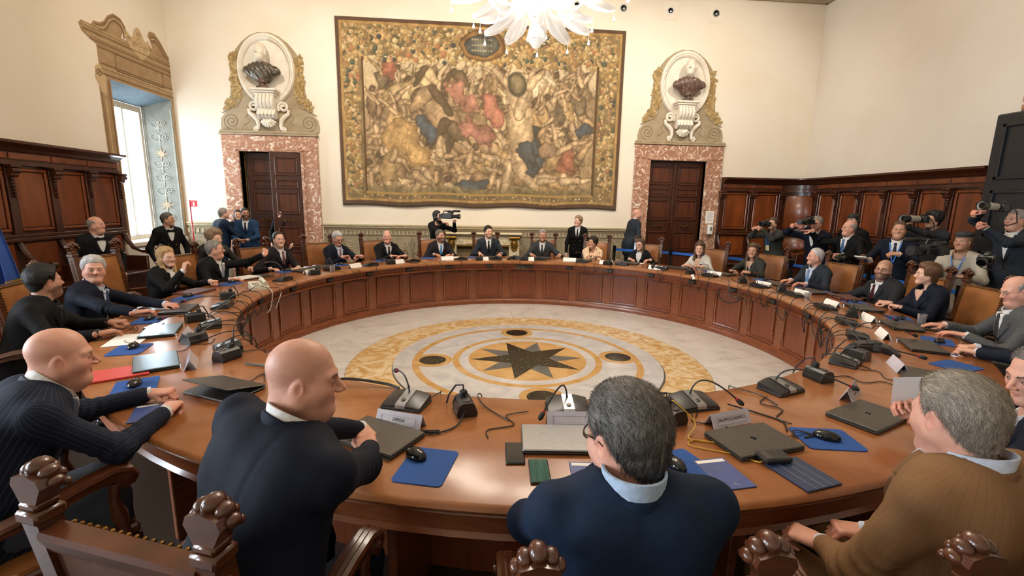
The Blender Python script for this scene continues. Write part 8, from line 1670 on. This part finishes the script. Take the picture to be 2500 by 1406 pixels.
jb = place('junction_box', 86.0, 2.90, HT - 0.10, 0, 'grey junction box hanging below the inner edge at centre', 'junction box'); MB().cbox(-0.09, 0.09, -0.03, 0.02, -0.035, 0.035, 0.006).build('housing', lap_g, jb); MB().box(-0.001, 0.001, -0.032, -0.03, -0.03, 0.03).build('seam', ink, jb)
# ================================================================ belt barrier behind the right-hand chairs
PB = [(62, 4.95), (49, 5.0), (37, 5.0), (24, 5.0), (10, 4.95), (-4, 4.9), (-16, 4.9)]
for k, (deg, r) in enumerate(PB):
    p = thing('barrier_post', pol(deg, r, 0), label=('%s belt barrier post counted from the rear wall, black' % ('first', 'second', 'third', 'fourth', 'fifth', 'sixth', 'seventh')[k]), cat='barrier post', group='belt barrier posts')
    mb = MB(); mb.lathe([(0, 0), (0.16, 0), (0.16, 0.012), (0.05, 0.03), (0.03, 0.04), (0.0, 0.04)], 20); mb.build('foot', blackpl, p, True)
    mb = MB(); mb.tube([(0, 0, 0.03), (0, 0, 0.92)], 0.03, 12); mb.build('pole', blackpl, p, True); mb = MB(); mb.tube([(0, 0, 0.82), (0, 0, 0.95)], 0.036, 12); mb.build('belt_head', blackgl, p, True)
for k in range(len(PB) - 1):
    a, b = Vector(pol(*PB[k], 0.868)), Vector(pol(*PB[k + 1], 0.868)); d = (b - a).normalized(); mb = MB(); mb.strip([a + d * 0.035, (a + b) / 2 - Vector((0, 0, 0.006)), b - d * 0.035], 0.002, 0.05)
    o = mb.build('barrier_belt', bluebelt); tag(o, '%s blue belt span of the barrier counted from the rear wall' % ('first', 'second', 'third', 'fourth', 'fifth', 'sixth')[k], 'belt', 'blue barrier belts')
# ================================================================ red extinguisher sign, notice, dispenser, flag
sg = thing('fire_extinguisher_sign', (-6.54, 5.3, 0), label='red pole with square red extinguisher sign beside the left door', cat='sign'); mb = MB(); mb.tube([(0, 0, 0.02), (-0.01, 0, 1.72)], 0.013, 8); mb.build('pole', red_p, sg, True); mb = MB(); mb.lathe([(0, 0), (0.12, 0), (0.12, 0.015), (0.02, 0.03)], 16); mb.build('foot', red_p, sg, True)
mb = MB(); mb.cbox(0.0, 0.14, -0.006, 0.0, 1.58, 1.71, 0.002); mb.build('plate', red_p, sg)
mb = MB(); mb.cbox(0.055, 0.085, -0.009, -0.006, 1.60, 1.665, 0.001); mb.cbox(0.062, 0.078, -0.009, -0.006, 1.665, 1.68, 0.001); mb.tube([(0.07, -0.008, 1.68), (0.095, -0.008, 1.685), (0.1, -0.008, 1.65)], 0.003, 4); mb.build('extinguisher_symbol', white_p, sg)
nt_ = thing('notice_sheet', (5.05, YB - 0.074, 1.535), label='white notice sheet pinned to the marble beside the right door', cat='notice'); MB().cbox(-0.105, 0.105, -0.003, 0, -0.15, 0.15, 0.001).build('sheet', paper, nt_)
for i in range(7): MB().box(-0.07, 0.07 - 0.03 * (i % 3 == 2), -0.0038, -0.003, 0.10 - i * 0.03, 0.107 - i * 0.03).build('text_line', ink_g, nt_)
ds = thing('sanitizer_dispenser', (5.06, YB - 0.075, 1.24), label='white wall dispenser below the notice by the right door', cat='dispenser'); MB().cbox(-0.065, 0.065, -0.1, 0, -0.12, 0.12, 0.025).build('case', white_p, ds); MB().cbox(-0.015, 0.015, -0.106, -0.1, -0.03, 0.06, 0.004).build('window', lap_g, ds); MB().cbox(-0.03, 0.03, -0.085, -0.02, -0.135, -0.12, 0.003).build('nozzle', lap_d, ds)
fl = thing('flag', (-5.28, -0.08, 0), label='blue flag with gold fringe hanging from a pole at the left edge', cat='flag'); mb = MB(); mb.tube([(-0.12, -0.05, 0), (-0.12, -0.05, 2.2)], 0.015, 8); mb.build('pole', wood_c, fl, True); mb = MB(); mb.lathe([(0, 0), (0.17, 0), (0.15, 0.04), (0.03, 0.07)], 18, Tm(-0.12, -0.05, 0)); mb.build('foot', brass, fl, True)
mb = MB(); vs = []; n = 24; m = 14
for j in range(m + 1):
    t = j / m
    for i in range(n + 1):
        u = i / n; x = -0.11 + u * (0.03 + 0.22 * t ** 0.8); y = -0.05 + 0.05 * t * math.sin(u * 15) ; z = 1.95 - t * (1.12 - 0.12 * u) ; vs.append((x, y, z))
mb.add(vs, [(j * (n + 1) + i, j * (n + 1) + i + 1, (j + 1) * (n + 1) + i + 1, (j + 1) * (n + 1) + i) for j in range(m) for i in range(n)]); fb = mb.build('cloth', flag_b, fl, True)
mb = MB(); e = vs[-(n + 1):]
for i in range(n):
    for q in range(3):
        a = Vector(e[i]).lerp(Vector(e[i + 1]), q / 3); mb.tube([a, a - Vector((0, 0, 0.05))], 0.004, 4)
o = mb.build('fringe', fringe, fb); o['kind'] = 'stuff'

# ================================================================ cameras of the press
def look_m(loc, deg, pit=0.0): return Tm(*loc) @ Rz(R_(deg) - PI / 2) @ Rx(R_(pit))
def still_camera(loc, deg, label, lens=0.12, lr=0.036, white=False, pit=0.0, s=1.0):
    """local +y: lens axis; eye piece at the origin"""
    c = thing('still_camera', loc, R_(deg) - PI / 2, label, 'camera', 'press cameras'); c.rotation_euler = (R_(pit), 0, R_(deg) - PI / 2); c.scale = (s, s, s)
    mb = MB(); mb.cbox(-0.072, 0.072, 0.02, 0.085, -0.055, 0.04, 0.012); mb.cbox(-0.028, 0.028, 0.01, 0.08, 0.035, 0.065, 0.01); mb.cbox(-0.076, -0.05, 0.02, 0.105, -0.055, 0.03, 0.01); mb.build('camera_body', blackpl, c)
    mb = MB(); z = 0.0; mb.lathe([(lr * 0.95, 0.08), (lr, 0.085), (lr, 0.085 + lens * 0.5), (lr * 1.12, 0.085 + lens * 0.55), (lr * 1.12, 0.085 + lens), (lr * 1.0, 0.085 + lens), (lr * 0.9, 0.085 + lens * 0.9)], 20, Tm(0, 0, -0.005) @ Rx(-PI / 2)); l = mb.build('lens', pm('white_lens%d' % rnd.randint(0, 99999), hexc('b9b5a8'), rough=0.4) if white else blackpl, c, True)
    mb = MB(); mb.lathe([(0.0, 0.085 + lens * 0.93), (lr * 0.93, 0.085 + lens * 0.93)], 16, Tm(0, 0, -0.005) @ Rx(-PI / 2)); mb.build('front_glass', blackgl, l)
    if white:
        mb = MB(); mb.lathe([(lr * 1.13, 0.085 + lens * 0.72), (lr * 1.2, 0.085 + lens * 0.74), (lr * 1.28, 0.085 + lens * 1.05), (lr * 1.2, 0.085 + lens * 1.05), (lr * 1.1, 0.085 + lens * 0.75)], 20, Tm(0, 0, -0.005) @ Rx(-PI / 2)); mb.build('lens_hood', blackpl, l, True); mb = MB(); mb.lathe([(lr * 1.02, 0.1), (lr * 1.04, 0.105), (lr * 1.04, 0.13), (lr * 1.02, 0.135)], 20, Tm(0, 0, -0.005) @ Rx(-PI / 2)); mb.build('focus_ring', rubber, l, True)
    mb = MB(); mb.tube([(-0.072, 0.05, 0.03), (-0.11, 0.0, -0.05), (-0.1, -0.05, -0.16), (0.0, -0.06, -0.2), (0.1, -0.05, -0.16), (0.11, 0.0, -0.05), (0.072, 0.05, 0.03)], 0.006, 5); mb.build('strap', rubber, c, True)
    return c
def video_camera(loc, deg, label, s=1.0, mic_=True):
    c = thing('video_camera', loc, R_(deg) - PI / 2, label, 'video camera', 'video cameras'); c.scale = (s, s, s)
    mb = MB(); mb.cbox(-0.055, 0.055, -0.12, 0.14, -0.06, 0.07, 0.012); mb.cbox(-0.045, 0.045, -0.2, -0.12, -0.05, 0.05, 0.01); mb.build('camera_body', blackpl, c)
    mb = MB(); mb.lathe([(0.035, 0.13), (0.045, 0.15), (0.045, 0.25), (0.055, 0.27), (0.06, 0.33), (0.05, 0.33)], 18, Rx(-PI / 2)); mb.build('lens', blackpl, c, True); mb = MB(); mb.lathe([(0, 0.32), (0.052, 0.32)], 14, Rx(-PI / 2)); mb.build('front_glass', blackgl, c)
    mb = MB(); mb.tube([(0, -0.1, 0.07), (0, -0.08, 0.12), (0, 0.1, 0.13), (0, 0.13, 0.07)], 0.013, 8); mb.build('top_handle', blackpl, c, True)
    mb = MB(); mb.tube([(-0.06, 0.05, 0.05), (-0.1, 0.1, 0.09), (-0.1, -0.02, 0.1)], 0.022, 8); mb.cbox(-0.12, -0.08, 0.05, 0.13, 0.06, 0.12, 0.008); mb.build('viewfinder', blackpl, c)
    mb = MB(); mb.cbox(-0.16, -0.065, 0.1, 0.115, -0.05, 0.03, 0.004); mb.build('flip_screen', blackgl, c)
    if mic_: mb = MB(); mb.tube([(0.05, 0.0, 0.12), (0.05, 0.2, 0.125)], 0.012, 8); mb.tube([(0.05, 0.16, 0.125), (0.05, 0.18, 0.125), (0.05, 0.34, 0.125), (0.05, 0.36, 0.125)], [0.012, 0.028, 0.028, 0.012], 10); mb.build('shotgun_microphone', rubber, c, True)
    return c
video_camera((-1.16, 4.58, 1.49), -18, 'shoulder video camera held by the camerawoman before the rear wall', 0.85)
still_camera((4.74, 3.03, 1.50), 206, 'black camera with large lens held by the tousle-haired photographer', 0.13, 0.042)
video_camera((4.66, 1.90, 1.57), 202, 'small black video camera raised by the man in navy at right', 0.7, False)
still_camera((5.62, 0.90, 1.67), 186, 'camera with long white telephoto lens held by the curly-haired photographer', 0.30, 0.045, True)
video_camera((4.86, 0.02, 1.31), 185, 'black video camera with furry microphone before the man in the flat cap', 1.0)
still_camera((5.40, -0.23, 1.83), 180, 'camera with pale telephoto lens raised at the right edge', 0.24, 0.04, True, 4)
still_camera((5.20, -0.32, 1.28), 200, 'spare black camera hanging at the waist of the photographer at the right edge', 0.1, 0.04, False, -20)
still_camera((4.72, 1.18, 1.10), 200, 'black camera hanging before the bald man who points', 0.12, 0.04, False, -20)
pp_ = thing('folded_papers', (4.50, 0.58, 1.14), R_(20), 'folded white papers held by the man with the blue lanyard', 'paper'); MB().cbox(-0.1, 0.1, -0.07, 0.07, -0.006, 0.006, 0.002, Ry(R_(20))).build('sheets', paper, pp_)
